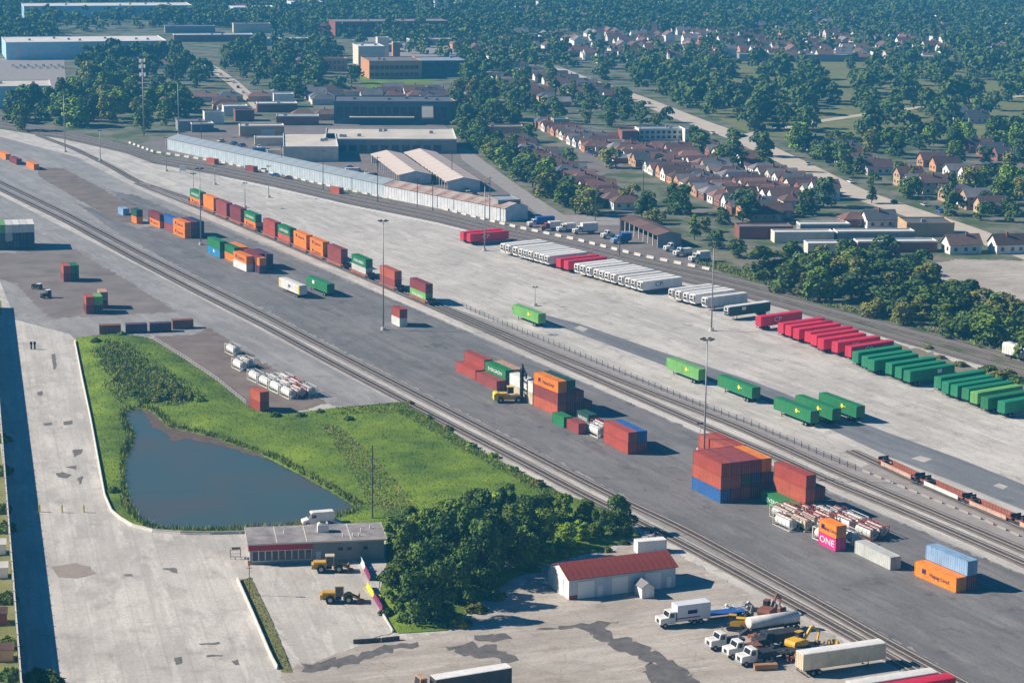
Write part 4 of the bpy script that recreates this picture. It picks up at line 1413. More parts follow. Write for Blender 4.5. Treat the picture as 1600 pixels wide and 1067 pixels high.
obj('slanted_canopy', MB().prism([(-4.5, 3.4), (-.1, 9.5), (-.1, 10.2), (-4.5, 4.1)], 46, 52).mesh('slanted_canopy'), R_CREAM, dk)
block(672, 186, 14, 16, 9, W_TAN, R_ROSE, 'rose roofed brick block beside the dark hall', 'building', rad(10), 'brick_block', vents=0)
fb = block(508, 240, 62, 44, 6.5, W_GREY, R_CREAM, 'cream flat roofed factory, main hall behind the storage rows', 'factory', rad(4), 'factory_hall', windows=[(3, 1, 3.5, 3, 11, 5)], vents=6)
block(443, 253, 25, 52, 6.5, W_CREAM, R_CREAM, 'cream flat roofed factory wing left of the main hall', 'factory', rad(6), 'factory_hall', doors=[(20, 6, 1.2)], vents=2)
block(432, 196, 22, 8, 4.5, W_BRICK, R_WHITE, 'low brick annex behind the cream factory', 'building', rad(6), 'factory_hall', vents=1)
block(375, 214, 22, 10, 5, W_TAN, R_CREAM, 'tan flat roofed workshop left of the cream factory', 'workshop', rad(10), 'workshop', doors=[(14, 7, 3.5)], vents=1)
block(398, 228, 15, 8, 3.5, W_CREAM, R_CREAM, 'low cream shed behind the long pale shed', 'workshop', rad(8), 'workshop', vents=0)
block(320, 195, 10, 9, 6, W_SIDING, R_SLATE, 'narrow grey-blue house left of the tan workshop', 'house', rad(14), 'house', vents=0)
block(278, 205, 14, 12, 4.5, W_GREY, R_GREY, 'low grey workshop behind the telecom pole', 'workshop', rad(14), 'workshop', vents=1)
block(300, 207, 11, 9, 4, W_DARK, R_CREAM, 'small pale roofed workshop beside the grey one', 'workshop', rad(14), 'workshop', vents=0)
block(350, 182, 13, 9, 5, W_SIDING, R_WHITE, 'white shop left of the street end', 'shop', rad(14), 'shop', vents=0)
block(368, 190, 10, 9, 5.5, W_BRICK, R_SLATE, 'dark brick shop at the street end', 'shop', rad(14), 'shop', vents=0)
block(402, 176, 22, 10, 4.5, W_BRICK, R_WHITE, 'long low shop right of the street end', 'shop', rad(10), 'shop', vents=1)
block(428, 168, 11, 8, 7, W_SIDING, R_WHITE, 'tall white shop behind the long low one', 'shop', rad(10), 'shop', vents=0)
block(272, 66, 60, 14, 5, W_BRICK, R_WHITE, 'long low brick school behind the left trees', 'school', rad(12), 'school', vents=2)
block(395, 72, 55, 14, 5, W_GREY, R_WHITE, 'long low white roofed school right of the brick one', 'school', rad(10), 'school', vents=2)
block(365, 52, 30, 12, 7, W_CREAM, R_ROSE, 'rose roofed school behind the white roofed one', 'school', rad(12), 'school', vents=1)
block(258, 52, 40, 12, 5, W_GREY, R_BLUE, 'far blue-grey hall right of the white warehouses', 'hall', rad(12), 'hall', vents=1)
block(1155, 374, 20, 9, 4.2, W_BRICK, R_GREY, 'brick shed with a grey roof, leftmost of the pale roofed sheds', 'shed', rad(6), 'storage_shed', vents=0)
block(1210, 380, 22, 6.5, 3.6, W_CREAM, R_WHITE, 'white roofed storage shed behind the tree belt, left of the longest', 'shed', rad(6), 'storage_shed', vents=0)
block(1250, 367, 19, 6.5, 3.6, W_GREY, R_WHITE, 'white roofed storage shed farthest behind the tree belt', 'shed', rad(6), 'storage_shed', vents=0)
block(1308, 379, 29, 6.5, 3.6, W_GREY, R_WHITE, 'longest white roofed storage shed behind the tree belt', 'shed', rad(6), 'storage_shed', vents=0)
block(1262, 398, 13, 6.5, 3.6, W_CREAM, R_WHITE, 'short white roofed storage shed nearest the tree belt', 'shed', rad(6), 'storage_shed', vents=0)
block(1340, 395, 29, 6.5, 3.6, W_BRICK, R_WHITE, 'brick storage shed with a white roof nearest the dirt lot', 'shed', rad(6), 'storage_shed', vents=0)
block(1416, 370, 18, 14, 4.8, W_TAN, R_SLATE, 'dark roofed tan brick shop beside the street', 'shop', rad(4), 'shop', vents=1)
block(972, 222, 8, 10, 5, W_BRICK, R_ROSE, 'square brick end of the pale blue apartment block', 'building', rad(9), 'apartment_block', vents=0)
block(998, 220, 23, 10, 5.5, W_SIDING, R_BLUE, 'pale blue apartment block among the bungalows', 'building', rad(9), 'apartment_block', windows=[(1.5, 1, 1.6, 1.4, 8, 2.8), (1.5, 3.4, 1.6, 1.4, 8, 2.8)], vents=2)
block(1070, 222, 8, 10, 6, W_SIDING, R_GREY, 'white end house right of the pale blue apartment block', 'building', rad(9), 'apartment_block', vents=0)
block(865, 206, 8, 9, 6, W_TAN, mat('roof_teal', (0.04, 0.26, 0.32), 0.7, scale=.5), 'tan building with a teal roof behind the bungalows', 'building', rad(9), 'restaurant', vents=0)
block(758, 212, 20, 10, 4, W_TAN, R_GREY, 'tan flat roofed shop at the head of the alley', 'shop', rad(8), 'shop', vents=1)
block(1155, 96, 84, 12, 4.5, W_GREY, R_BLUE, 'far long low blue-grey roofed hall beyond the cemetery', 'hall', rad(3), 'hall', vents=2)
block(1424, 98, 20, 10, 4, W_CREAM, R_CREAM, 'far cream hall beyond the cemetery', 'hall', rad(3), 'hall', vents=0)
block(1545, 84, 40, 12, 4, W_CREAM, R_WHITE, 'far pale hall at the right picture edge', 'hall', rad(3), 'hall', vents=0)

# ---- long pale shed along the main line, built panel by panel
def long_shed():
    a, b_ = G(262, 234), G(600, 309)
    c = G(790, 347)
    for (p, q, W, H, wall, roof, lab) in ((a, b_, 11, 5.4, wallmat('dull_blue_sheet', (0.50, 0.57, 0.61)), R_BLUE, 'long pale blue sheet shed along the main line, far section'),
                                          (b_, c, 11, 5.2, W_WHITE, R_RUST, 'long pale shed with rusty roof along the main line, near section')):
        d = q - p
        L = d.length
        yaw = math.atan2(d.y, d.x)
        o = tag(obj('long_shed', None, None, None, (p.x, p.y, 0), yaw), lab, 'shed')
        n = int(L / 8)
        w = L / n
        pm = MB()
        for k in range(8):
            x0 = .06 + k * (w - .12) / 8
            pm.box(x0, x0 + (w - .12) / 8 - .12, -.1 + .05 * (k % 2), 0.02, 0, H - .1)
        pm.box(0, w, .02, .12, 0, H)
        pm = pm.mesh('wall_panel')
        rm = MB().prism([(-.4, H - .1), (W * .5, H + 1.5), (W + .4, H - .1), (W + .4, H), (W * .5, H + 1.65), (-.4, H + .05)], 0.02, w - .02).mesh('roof_panel')
        for i in range(n):
            obj('wall_panel', pm, wall, o, (i * w, 0, 0))
            obj('roof_panel', rm, roof, o, (i * w, 0, 0))
        obj('back_wall', MB().box(0, L, W - .2, W, 0, H - .15).mesh('back_wall'), wall, o)
        obj('end_wall', MB().prism([(.15, 0), (W - .25, 0), (W - .25, H - .1), (W * .5, H + 1.4), (.15, H - .1)], L - .3, L - .05).mesh('end_wall'), wall, o)
        for i in range(0, n + 1):
            q_ = p + d * (i / n)
            OBST.append((q_.x, q_.y, 9))
            OBST.append((q_.x + 8, q_.y + 8, 9))
long_shed()
block(778, 343, 9, 13, 7, W_GREY, R_BLUE, 'square blue-grey end building of the long pale shed', 'shed', rad(17), 'storage_shed', vents=0)

# ---- storage rows behind it
def gable_shed(px, py, yaw, L, W, H, rise, wall, roof, label, name='storage_row', open_side=None, cat='shed', posts=0):
    """(px, py) = foot of the near end's left corner; ridge runs along local +x away"""
    c = G(px, py)
    o = tag(obj(name, None, None, None, (c.x, c.y, 0), yaw), label, cat)
    b = MB()
    b.prism([(0, 0), (0, H), (W / 2, H + rise), (W, H), (W, 0)][::-1], 0, .2)
    b.prism([(0, 0), (0, H), (W / 2, H + rise), (W, H), (W, 0)][::-1], L - .2, L)
    if open_side != 'L':
        b.box(.2, L - .2, W - .15, W, 0, H) if False else b.box(.2, L - .2, 0, .15, 0, H)
    else:
        b.box(.2, L - .2, W / 2 - .1, W / 2 + .1, 0, H)
    b.box(.2, L - .2, W - .15, W, 0, H) if open_side != 'R' else None
    obj('wall', b.mesh('wall'), wall, o)
    n = max(2, int(L / 9))
    w = (L + .8) / n
    rm = MB().prism([(-.5, H - .12), (W / 2, H + rise + .05), (W + .5, H - .12), (W + .5, H), (W / 2, H + rise + .2), (-.5, H)], .01, w - .01).mesh('roof_panel')
    for i in range(n):
        obj('roof_panel', rm, roof, o, (-.4 + i * w, 0, 0))
    if posts:
        pm = MB().box(-.15, .15, -.15, .15, 0, H).mesh('post')
        for i in range(posts):
            obj('post', pm, m_white, o, (.3 + i * (L - .6) / (posts - 1), W - .2 if open_side == 'R' else .2, 0))
    ca, sa = math.cos(yaw), math.sin(yaw)
    for i in range(int(L / 6) + 1):
        OBST.append((c.x + ca * i * 6 - sa * W / 2, c.y + sa * i * 6 + ca * W / 2, W * .5 + 4))
    return o
# mirrored so that local +y runs to the left: give the right hand corner
gable_shed(674, 288, rad(103), 72, 14, 4.2, 1.5, W_WHITE, R_PALE, 'left storage row with rusty roof before the factory', open_side='R', posts=14)
gable_shed(750, 299, rad(103.2), 98, 14, 4.4, 1.5, W_WHITE, R_PALE, 'right storage row with cream roof before the factory', open_side='R', posts=18)
gable_shed(1064, 386, rad(107), 40, 9, 4.6, 1.0, W_GREY, R_BROWN, 'open fronted truck shed with a row of white posts', open_side='R', posts=9, name='truck_shed')

# ---- the office by the loaders
def office():
    c = G(391, 883)
    yaw = rad(9.6)
    L, D, H = 26.0, 10.5, 4.1
    o = tag(obj('yard_office', None, None, None, (c.x, c.y, 0.1), yaw), 'flat roofed yard office with a red fascia beside the pond', 'office')
    obj('wall', MB().box(0, L, 0, D, 0, H).mesh('wall'), W_GREY, o)
    m_gr = mat('roof_worn_gravel', (0.36, 0.33, 0.32), 0.9, scale=0.35, col2=(0.16, 0.145, 0.15), detail=8)
    obj('roof', MB().box(-.45, L + .45, -.55, D + .45, H, H + .22).mesh('roof'), m_gr, o)
    e = MB()
    e.box(-.5, L + .5, -.62, -.552, H - .05, H + .27)
    e.box(-.52, -.452, -.62, D + .5, H - .05, H + .27)
    e.box(L + .452, L + .52, -.62, D + .5, H - .05, H + .27)
    obj('roof_edge', e.mesh('roof_edge'), R_CREAM, o)
    f = MB()
    f.box(-.12, 12.0, -.3, -.02, H - 1.25, H - .02)
    f.box(-.3, -.02, -.3, D, H - 1.25, H - .02)
    obj('fascia', f.mesh('fascia'), mat('fascia_red', (0.42, 0.03, 0.045), 0.6, var=.06), o)
    for i in range(9):
        window(o, 1.0 + i * 1.28, 0, .75, 1.12, 1.9, frame=m_white)
    for x in (17.5, 19.2, 22.4):
        window(o, x, 0, 2.2, 1.0, .7, frame=m_grey)
    obj('door', MB().box(-.5, .5, -.07, .03, 0, 2.15).mesh('door'), m_door, o, (13.2, 0, 0))
    window(o, 0, 3.2, 1.1, 2.4, 1.7, -math.pi / 2, frame=m_white)
    h = MB().box(-1.1, 1.1, -.9, .9, 0, 1.5).box(-.9, .9, -.7, .7, 1.5, 1.75)
    hv = obj('air_conditioner', h.mesh('air_conditioner'), m_white, o, (14.6, 6.2, H + .22))
    obj('fan_grille', MB().cyl((0, 0, 0), (0, 0, .12), .6, n=14).mesh('fan_grille'), m_dark, hv, (0, 0, 1.75))
    pm = cached('stub', lambda: MB().cyl((0, 0, 0), (0, 0, .7), .14, n=8).mesh('vent_pipe'))
    for x, y in ((18.2, 2.2), (20.1, 2.0), (21.3, 1.9), (22.0, 5), (7, 6), (24, 7)):
        obj('vent_pipe', pm, m_white, o, (x, y, H + .22))
    s = cached('seam', lambda: MB().box(-.07, .07, -.3, D, 0, .05).mesh('roof_seam'))
    for x in (5.2, 11, 19.6):
        obj('roof_seam', s, R_WHITE, o, (x, 0, H + .222), rad(0))
office()

# ---- red roofed workshop
def red_shed():
    c = G(889, 938)
    yaw = rad(23)
    L, D, H, r = 22.0, 8.8, 4.1, 1.7
    o = tag(obj('workshop', None, None, None, (c.x, c.y, .09), yaw), 'white workshop with a red metal roof in the lower yard', 'workshop')
    b = MB().prism([(0, 0), (D, 0), (D, H), (D / 2, H + r), (0, H)], 0, L)
    obj('wall', b.mesh('wall'), wallmat('blue_grey_sheet', (0.52, 0.56, 0.60)), o)
    obj('gable_panel', MB().prism([(.05, .05), (D - .05, .05), (D - .05, H - .05), (D / 2, H + r - .08), (.05, H - .05)], -.04, -.005).mesh('gable_panel'), W_SIDING, o)
    n = 18
    w = (L + .8) / n
    rm = MB()
    rm.prism([(-.45, H - .2), (D / 2, H + r + .02), (D + .45, H - .2), (D + .45, H - .08), (D / 2, H + r + .16), (-.45, H - .08)], .01, w - .01)
    rm.prism([(-.45, H - .08), (D / 2, H + r + .16), (D / 2, H + r + .22), (-.45, H - .02)], 0, .07)
    rm = rm.mesh('roof_panel')
    for i in range(n):
        obj('roof_panel', rm, R_RED, o, (-.4 + i * w, 0, 0))
    def gate(x, y, w, h, rz=0.0):
        g = obj('garage_door', cached('gate%.1f_%.1f' % (w, h), lambda: MB().box(-w / 2, w / 2, -.07, .02, 0, h).mesh('garage_door')), m_white, o, (x, y, .02), rz)
        sm = cached('gsl%.1f_%.1f' % (w, h), lambda: MB().box(-w / 2 + .05, w / 2 - .05, -.1, -.06, .04, h / 5 - .05).mesh('door_section'))
        for k in range(5):
            obj('door_section', sm, m_white, g, (0, 0, k * h / 5))
        return g
    gate(3.4, 0, 3.4, 3.3)
    gate(10.4, 0, 3.4, 3.3)
    gate(17.2, 0, 3.4, 3.3)
    gate(-.05, D / 2, 3.8, 3.3, -math.pi / 2)
    dm = MB().box(-.5, .5, -.08, .02, 0, 2.1).mesh('door')
    obj('door', dm, m_white, o, (6.3, 0, .02))
    obj('door', dm, m_white, o, (20.6, 0, .02))
    wm = MB().box(-.16, .16, -.12, .04, 0, .9).mesh('base_panel')
    obj('base_panel', MB().box(.02, 1.7, -.08, -.01, 0, .8).mesh('base_panel'), R_RED, o)
    for x in (7.6, 14.0):
        obj('drum', MB().cyl((0, 0, 0), (0, 0, .9), .3, n=10).mesh('drum'), m_dark, o, (x, -.5, 0)) if False else None
    lt = MB().box(-1.1, -.06, 2.2, 5.2, 0, 2.6)
    # garden shed in front
    g = G(1003, 936)
    s = tag(obj('garden_shed', None, None, None, (g.x, g.y, .09), yaw), 'small white gabled garden shed in front of the red roofed workshop', 'shed')
    obj('wall', MB().prism([(0, 0), (2.5, 0), (2.5, 2.1), (1.25, 2.9), (0, 2.1)], 0, 3.2, axis='y').mesh('wall'), W_SIDING, s)
    rr = MB().prism([(-.2, 1.95), (1.25, 2.92), (2.7, 1.95), (2.7, 2.07), (1.25, 3.05), (-.2, 2.07)], -.2, 3.4, axis='y')
    obj('roof', rr.mesh('roof'), R_GREY, s)
    obj('door', MB().box(.75, 1.75, -.06, .02, 0, 1.9).mesh('door'), m_white, s)
    # tall locker against the gable wall
    t = G(867, 917)
    k = tag(obj('storage_locker', MB().box(-.5, .5, -1.0, 1.0, .15, 2.7).box(-.55, .55, -1.05, 1.05, 0, .15).box(-.55, .55, -1.05, 1.05, 2.7, 2.8).mesh('storage_locker'), W_SIDING, None, (t.x - .4, t.y + .9, .09), yaw), 'tall pale locker against the gable of the red roofed workshop', 'locker')
    for i in range(4):
        pass
red_shed()
p = corner_place(996.5, 866, 0.1, rad(17), 6.06, CW, -1, -1)
container('20', 'white', p, rad(17), 'white container behind the red roofed workshop', 'containers in the lower yard')

# ---- noise wall along the access road, with posts and panels
def noise_wall():
    a, b_ = Vector((-158.5, 665)), Vector((-70.5, 307))
    d = b_ - a
    L = d.length
    n = 62
    w = L / n
    yaw = math.atan2(d.y, d.x)
    o = tag(obj('noise_wall', None, None, None, (a.x, a.y, 0), yaw), 'tall concrete noise wall along the access road at the left edge', 'wall')
    H = 4.5
    pm = MB()
    for k in range(3):
        pm.box(.16, w - .16, -.1, .1, k * H / 3 + .01, (k + 1) * H / 3 - .03)
    pm = pm.mesh('panel')
    qm = MB().box(-.16, .16, -.18, .18, 0, H + .12).mesh('post')
    for i in range(n):
        obj('panel', pm, m_barrier, o, (i * w, 0, 0))
        obj('post', qm, m_barrier, o, (i * w, 0, 0))
noise_wall()

# ================================================================== HOUSES
def house_meshes(w, d, h, r, hip):
    """ridge along local x (depth d), width w along y"""
    b = MB()
    if hip:
        b.box(0, d, 0, w, 0, h)
    else:
        b.prism([(0, 0), (w, 0), (w, h), (w / 2, h + r), (0, h)], 0, d)
    wall = b.mesh('wall')
    q = MB()
    e = .5
    if hip:
        z0, k = h - .05, w / 2 + e
        A = [(-e, -e, z0), (d + e, -e, z0), (d + e, w + e, z0), (-e, w + e, z0)]
        r1, r2 = (-e + k * .9, w / 2, h + r), (d + e - k * .9, w / 2, h + r)
        q.face([A[0], A[1], r2, r1])
        q.face([A[2], A[3], r1, r2])
        q.face([A[1], A[2], r2])
        q.face([A[3], A[0], r1])
        q.face([A[3], A[2], A[1], A[0]])
    else:
        s = r / (w / 2)
        q.prism([(-e, h - e * s), (w / 2, h + r + .02), (w + e, h - e * s), (w + e, h - e * s + .14), (w / 2, h + r + .18), (-e, h - e * s + .14)], -e, d + e)
    roof = q.mesh('roof')
    c = MB().box(-.35, .35, -.35, .35, 0, 1.6).mesh('chimney')
    return wall, roof, c
HV = [(7.6, 13, 3.1, 2.2, False), (7.4, 12, 3.1, 2.3, True), (7.8, 14, 3.2, 2.3, True), (7.5, 11, 5.4, 2.8, False), (7.6, 12, 3.6, 3.0, False)]
house_n = 0
def house(x, y, yaw, v, wall, roof, label, group, detail=True, rng=random):
    w, d, h, r, hip = HV[v]
    wm, rm, cm = cached('house%d' % v, lambda: house_meshes(*HV[v]))
    o = obj('house', wm, wall, None, (x, y, 0), yaw)
    tag(o, label, 'house', group)
    ro = obj('roof', rm, roof, o)
    if rng.random() < .75:
        obj('chimney', cm, W_BRICK, ro, (d * rng.uniform(.35, .7), w * .5 + rng.uniform(-1, 1), h + r - .7))
    if detail:
        fr = 'joined'
        for xx in (2.2, 6.0, 9.2):
            window(o, xx, 0, 1.1, 1.3, 1.3, frame=fr)
        for yy in (2.2, w - 2.2):
            window(o, 0, yy, 1.1, 1.3, 1.4, -math.pi / 2, frame=fr)
        obj('door', cached('hdoor', lambda: MB().box(-.5, .5, -.07, .03, 0, 2.1).mesh('door')), m_door, o, (d - 1.6, 0, .1))
        if h > 5:
            for yy in (2.2, w - 2.2):
                window(o, 0, yy, 3.9, 1.3, 1.3, -math.pi / 2, frame=fr)
            for xx in (2.2, 6.0):
                window(o, xx, 0, 3.9, 1.2, 1.3, frame=fr)
    ca, sa = math.cos(yaw), math.sin(yaw)
    for t in (.2, .5, .8):
        OBST.append((x + ca * d * t - sa * w / 2, y + sa * d * t + ca * w / 2, 5.0))
    return o
WALLN = {W_BRICK: 'brick', W_TAN: 'tan brick', W_ORANGE: 'orange brick', W_CREAM: 'cream', W_SIDING: 'white'}
ROOFN = {R_BROWN: 'brown roofed', R_ROSE: 'rose roofed', R_SLATE: 'slate roofed', R_GREY: 'grey roofed'}
HTYPE = {0: 'gabled bungalow', 1: 'hipped bungalow', 2: 'hipped bungalow', 3: 'two storey house', 4: 'steep gabled house'}
def house_row(px, py, n, where, group, step=9.5, variants=(0, 0, 1, 2, 4), walls=None, roofs=None, yaw=None, direction=TOWN, skip=(), detail=True, seed=1, jit=.8):
    r = random.Random(seed)
    c = G(px, py)
    d = Vector((math.cos(direction), math.sin(direction), 0))
    yaw = direction + math.pi / 2 if yaw is None else yaw
    for i in range(n):
        if i in skip:
            continue
        v = r.choice(variants)
        wl = r.choice(walls or [W_ORANGE, W_TAN, W_BRICK, W_SIDING, W_SIDING, W_CREAM])
        rf = r.choice(roofs or [R_BROWN, R_BROWN, R_BROWN, R_ROSE, R_GREY, R_SLATE])
        p = c + d * (i * step) + Vector((math.cos(yaw), math.sin(yaw), 0)) * r.uniform(-jit, jit)
        house(p.x, p.y, yaw, v, wl, rf, '%s %s %s, %s from far end of %s' % (ROOFN[rf], WALLN[wl], HTYPE[v], nth(i), where), group, detail, r)
GB = 'bungalows in rows between the alley and the street'
house_row(782, 229, 23, 'the alley row', GB, seed=4)
house_row(838, 200, 12, 'the short second row', GB, seed=5, variants=(0, 0, 1))
house_row(928, 230, 26, 'the car lot row', GB, seed=6, skip=(9,))
house_row(968, 238, 23, 'the apartment row', GB, seed=7)
house_row(1034, 243, 19, 'the fourth row', GB, seed=8, skip=(4,))
house_row(1090, 238, 18, 'the near kerb row', GB, seed=9, variants=(0, 0, 3, 1), walls=[W_SIDING, W_SIDING, W_BRICK, W_CREAM], skip=(1,))
house_row(880, 214, 8, 'the teal roof row', GB, seed=11, variants=(0, 1, 4))
GS = 'houses on the far side of the street'
house_row(1262, 236, 5, 'the white gable row', GS, seed=21, variants=(4, 3, 4), walls=[W_SIDING], roofs=[R_SLATE, R_BROWN], step=10.5)
house_row(1312, 258, 4, 'the middle street group', GS, seed=22, variants=(3, 4, 0), walls=[W_SIDING, W_CREAM, W_ORANGE], roofs=[R_BROWN, R_SLATE], step=12)
house_row(1405, 292, 3, 'the tan street group', GS, seed=23, variants=(4, 3), walls=[W_TAN, W_CREAM], roofs=[R_BROWN, R_GREY], step=13)
house_row(1478, 316, 4, 'the large right group', GS, seed=24, variants=(3, 3, 4), walls=[W_SIDING, W_TAN, W_CREAM], roofs=[R_GREY, R_BROWN], step=11)
house_row(1440, 262, 4, 'the row in trees', GS, seed=25, variants=(0, 4), step=16)
house_row(1515, 240, 3, 'the far right group', GS, seed=26, variants=(4, 0), walls=[W_BRICK, W_SIDING], step=15)
house_row(1480, 185, 3, 'the cemetery group', GS, seed=27, variants=(4, 0), walls=[W_SIDING, W_CREAM], roofs=[R_SLATE], step=14)
house_row(1486, 398, 2, 'the dirt lot pair', GS, seed=28, variants=(4, 0), walls=[W_SIDING], roofs=[R_BROWN], step=16, direction=rad(5), yaw=rad(13))
house_row(1322, 356, 1, 'the shed backs', GS, seed=29, variants=(2,), walls=[W_BRICK], roofs=[R_ROSE])
house_row(1352, 358, 1, 'the blue shed backs', GS, seed=30, variants=(4,), walls=[W_SIDING], roofs=[R_SLATE])
GF = 'houses farther up the town'
house_row(770, 128, 12, 'the leftmost upper row', GF, seed=31, step=14, detail=False)
house_row(815, 118, 12, 'the second upper row', GF, seed=32, step=13, detail=False)
house_row(860, 128, 8, 'the third upper row', GF, seed=33, step=13, detail=False)
house_row(906, 142, 6, 'the left kerb row', GF, seed=34, step=12, detail=False)
house_row(600, 148, 7, 'the office lawn row', GF, seed=35, step=12, direction=rad(4), yaw=rad(13), roofs=[R_GREY, R_SLATE, R_ROSE], detail=False)
house_row(455, 188, 4, 'the factory back row', GF, seed=36, step=13, direction=rad(6), yaw=rad(13), detail=False)
house_row(240, 150, 4, 'the left grove row', GF, seed=37, step=18, detail=False)
FARB = MB()
FAR_M = [W_SIDING, W_CREAM, W_ORANGE, R_BROWN, R_GREY, R_ROSE]
def far_house(x, y, yaw, r):
    w, d, h, rr_, hip = HV[r.choice((0, 3, 4, 1))]
    M = Matrix.Translation((x, y, 0)) @ Matrix.Rotation(yaw, 4, 'Z')
    wi, ri = r.choice((0, 0, 0, 1, 2)), r.choice((3, 3, 4, 5))
    e = .4
    def F(pts, m):
        FARB.face([M @ Vector(q) for q in pts], m)
    A = [(0, 0), (d, 0), (d, w), (0, w)]
    for (x0, y0), (x1, y1) in zip(A, A[1:] + A[:1]):
        F([(x0, y0, 0), (x1, y1, 0), (x1, y1, h), (x0, y0, h)], wi)
    for xx in (0, d):
        F([(xx, 0, h), (xx, w, h), (xx, w / 2, h + rr_)], wi)
    for y0 in (-e, w + e):
        z0 = h - e * rr_ / (w / 2)
        F([(-e, y0, z0), (d + e, y0, z0), (d + e, w / 2, h + rr_ + .1), (-e, w / 2, h + rr_ + .1)], ri)
    cx = d * r.uniform(.3, .7)
    FARB.box(cx - .35, cx + .35, w / 2 - .35, w / 2 + .35, h + rr_ - .4, h + rr_ + 1.0, 2, M)
    OBST.append((x + math.cos(yaw) * d / 2, y + math.sin(yaw) * d / 2, 6.5))
fr = random.Random(77)
for (poly, sp, keep) in (([(872, 62), (1000, 52), (1200, 56), (1480, 62), (1480, 96), (1200, 100), (1000, 98), (880, 104)], 15, .8), ([(640, -10), (1640, -10), (1640, 50), (880, 48), (700, 40)], 20, .3), ([(700, 60), (870, 60), (880, 104), (760, 108)], 17, .6), ([(-40, -10), (640, -10), (560, 60), (300, 40)], 24, .25), ([(1480, 60), (1640, 60), (1640, 100), (1480, 100)], 18, .3)):
    pw = gpoly(poly)
    xs_, ys_ = [q[0] for q in pw], [q[1] for q in pw]
    ca, sa = math.cos(TOWN), math.sin(TOWN)
    cx, cy = sum(xs_) / len(xs_), sum(ys_) / len(ys_)
    for i in range(-60, 60):
        for j in range(-60, 60):
            u, v = i * sp * .95, j * sp * 1.8 + (i % 2) * 3
            x, y = cx + ca * u - sa * v + fr.uniform(-2, 2), cy + sa * u + ca * v + fr.uniform(-3, 3)
            if inside((x, y), pw) and fr.random() < keep and all((x - a) ** 2 + (y - b) ** 2 > r_ * r_ for a, b, r_ in OBST[:900]):
                far_house(x, y, TOWN + math.pi / 2 + fr.choice((0, 0, math.pi / 2)), fr)
obj('far_houses', FARB.mesh('far_houses', fix=False), FAR_M, kind='stuff')['label'] = 'far houses of the suburb showing between the trees'
for k, (x0, y0, n, lab) in enumerate(((300, 160, 4, 'the telecom side row'), (335, 168, 3, 'the shop back row'), (425, 152, 5, 'the upper shop row'), (470, 152, 4, 'the grove edge row'), (560, 158, 5, 'the dark hall row'), (640, 152, 4, 'the hall back row'), (405, 112, 4, 'the upper left row'), (450, 96, 4, 'the upper grove row'), (200, 108, 3, 'the warehouse side row'))):
    house_row(x0, y0, n, lab, 'houses of the left town', seed=90 + k, step=15, detail=False, roofs=[R_GREY, R_BROWN, R_SLATE, R_ROSE], walls=[W_SIDING, W_CREAM, W_TAN, W_BRICK], direction=rad(-77) if k % 2 else rad(8), yaw=rad(13), jit=3)
# garages behind the bungalows
gr = random.Random(14)
gcols = [W_SIDING, W_CREAM, W_TAN, W_BRICK]
for row, (x0, y0, n) in enumerate(((812, 226, 12), (915, 236, 5), (960, 228, 14), (1020, 234, 12), (1092, 236, 9))):
    c = G(x0, y0)
    d = Vector((math.cos(TOWN), math.sin(TOWN), 0))
    for i in range(n):
        q = c + d * (i * 15 + gr.uniform(-3, 3)) + Vector((gr.uniform(-3, 3), 0, 0))
        if not all((q.x + 3 - a) ** 2 + (q.y + 3 - b) ** 2 > (r_ + 1) ** 2 for a, b, r_ in OBST):
            continue
        wl = gr.choice(gcols)
        o = tag(obj('garage', cached('garage_wall', lambda: MB().prism([(0, 0), (6, 0), (6, 2.5), (3, 3.9), (0, 2.5)], 0, 6.5).mesh('wall')), wl, None, (q.x, q.y, 0), TOWN + math.pi / 2), '%s garage, %s from the far end of garage row %s' % (WALLN[wl], nth(i), ORD[row]), 'garage', 'garages behind the bungalows')
        obj('roof', cached('garage_roof', lambda: MB().prism([(-.3, 2.36), (3, 3.92), (6.3, 2.36), (6.3, 2.48), (3, 4.06), (-.3, 2.48)], -.3, 6.8).mesh('roof')), gr.choice((R_BROWN, R_GREY, R_SLATE, R_WHITE)), o)
        obj('garage_door', cached('garage_door', lambda: MB().box(-.04, .02, 1.2, 4.8, 0, 2.1).mesh('garage_door')), m_white, o)
        OBST.append((q.x + 3, q.y + 3, 5))
# back gardens behind the noise wall
for i, (x, y, c) in enumerate(((10, 868, W_SIDING), (13, 905, W_SIDING), (12, 978, W_BRICK), (22, 1035, W_TAN))):
    g = G(x, y)
    s = tag(obj('garden_shed', None, None, None, (g.x - 4.2, g.y, .03), rad(12)), '%s garden shed, %s from the top behind the noise wall' % (WALLN[c], ORD[i]), 'shed', 'sheds behind the noise wall')
    obj('wall', MB().prism([(0, 0), (2.6, 0), (2.6, 2.1), (1.3, 2.8), (0, 2.1)], 0, 4.0).mesh('wall'), c, s)
    obj('roof', MB().prism([(-.2, 2.0), (1.3, 2.82), (2.8, 2.0), (2.8, 2.1), (1.3, 2.95), (-.2, 2.1)], -.2, 4.2).mesh('roof'), R_WHITE if i < 2 else R_BROWN, s)
for i in range(5):
    sheet('garden_lawn', [(-40, 660 + i * 78), (5 + i * 4.5, 655 + i * 80), (8 + i * 5, 690 + i * 82), (-40, 700 + i * 80)], .05, m_lawn_dull)

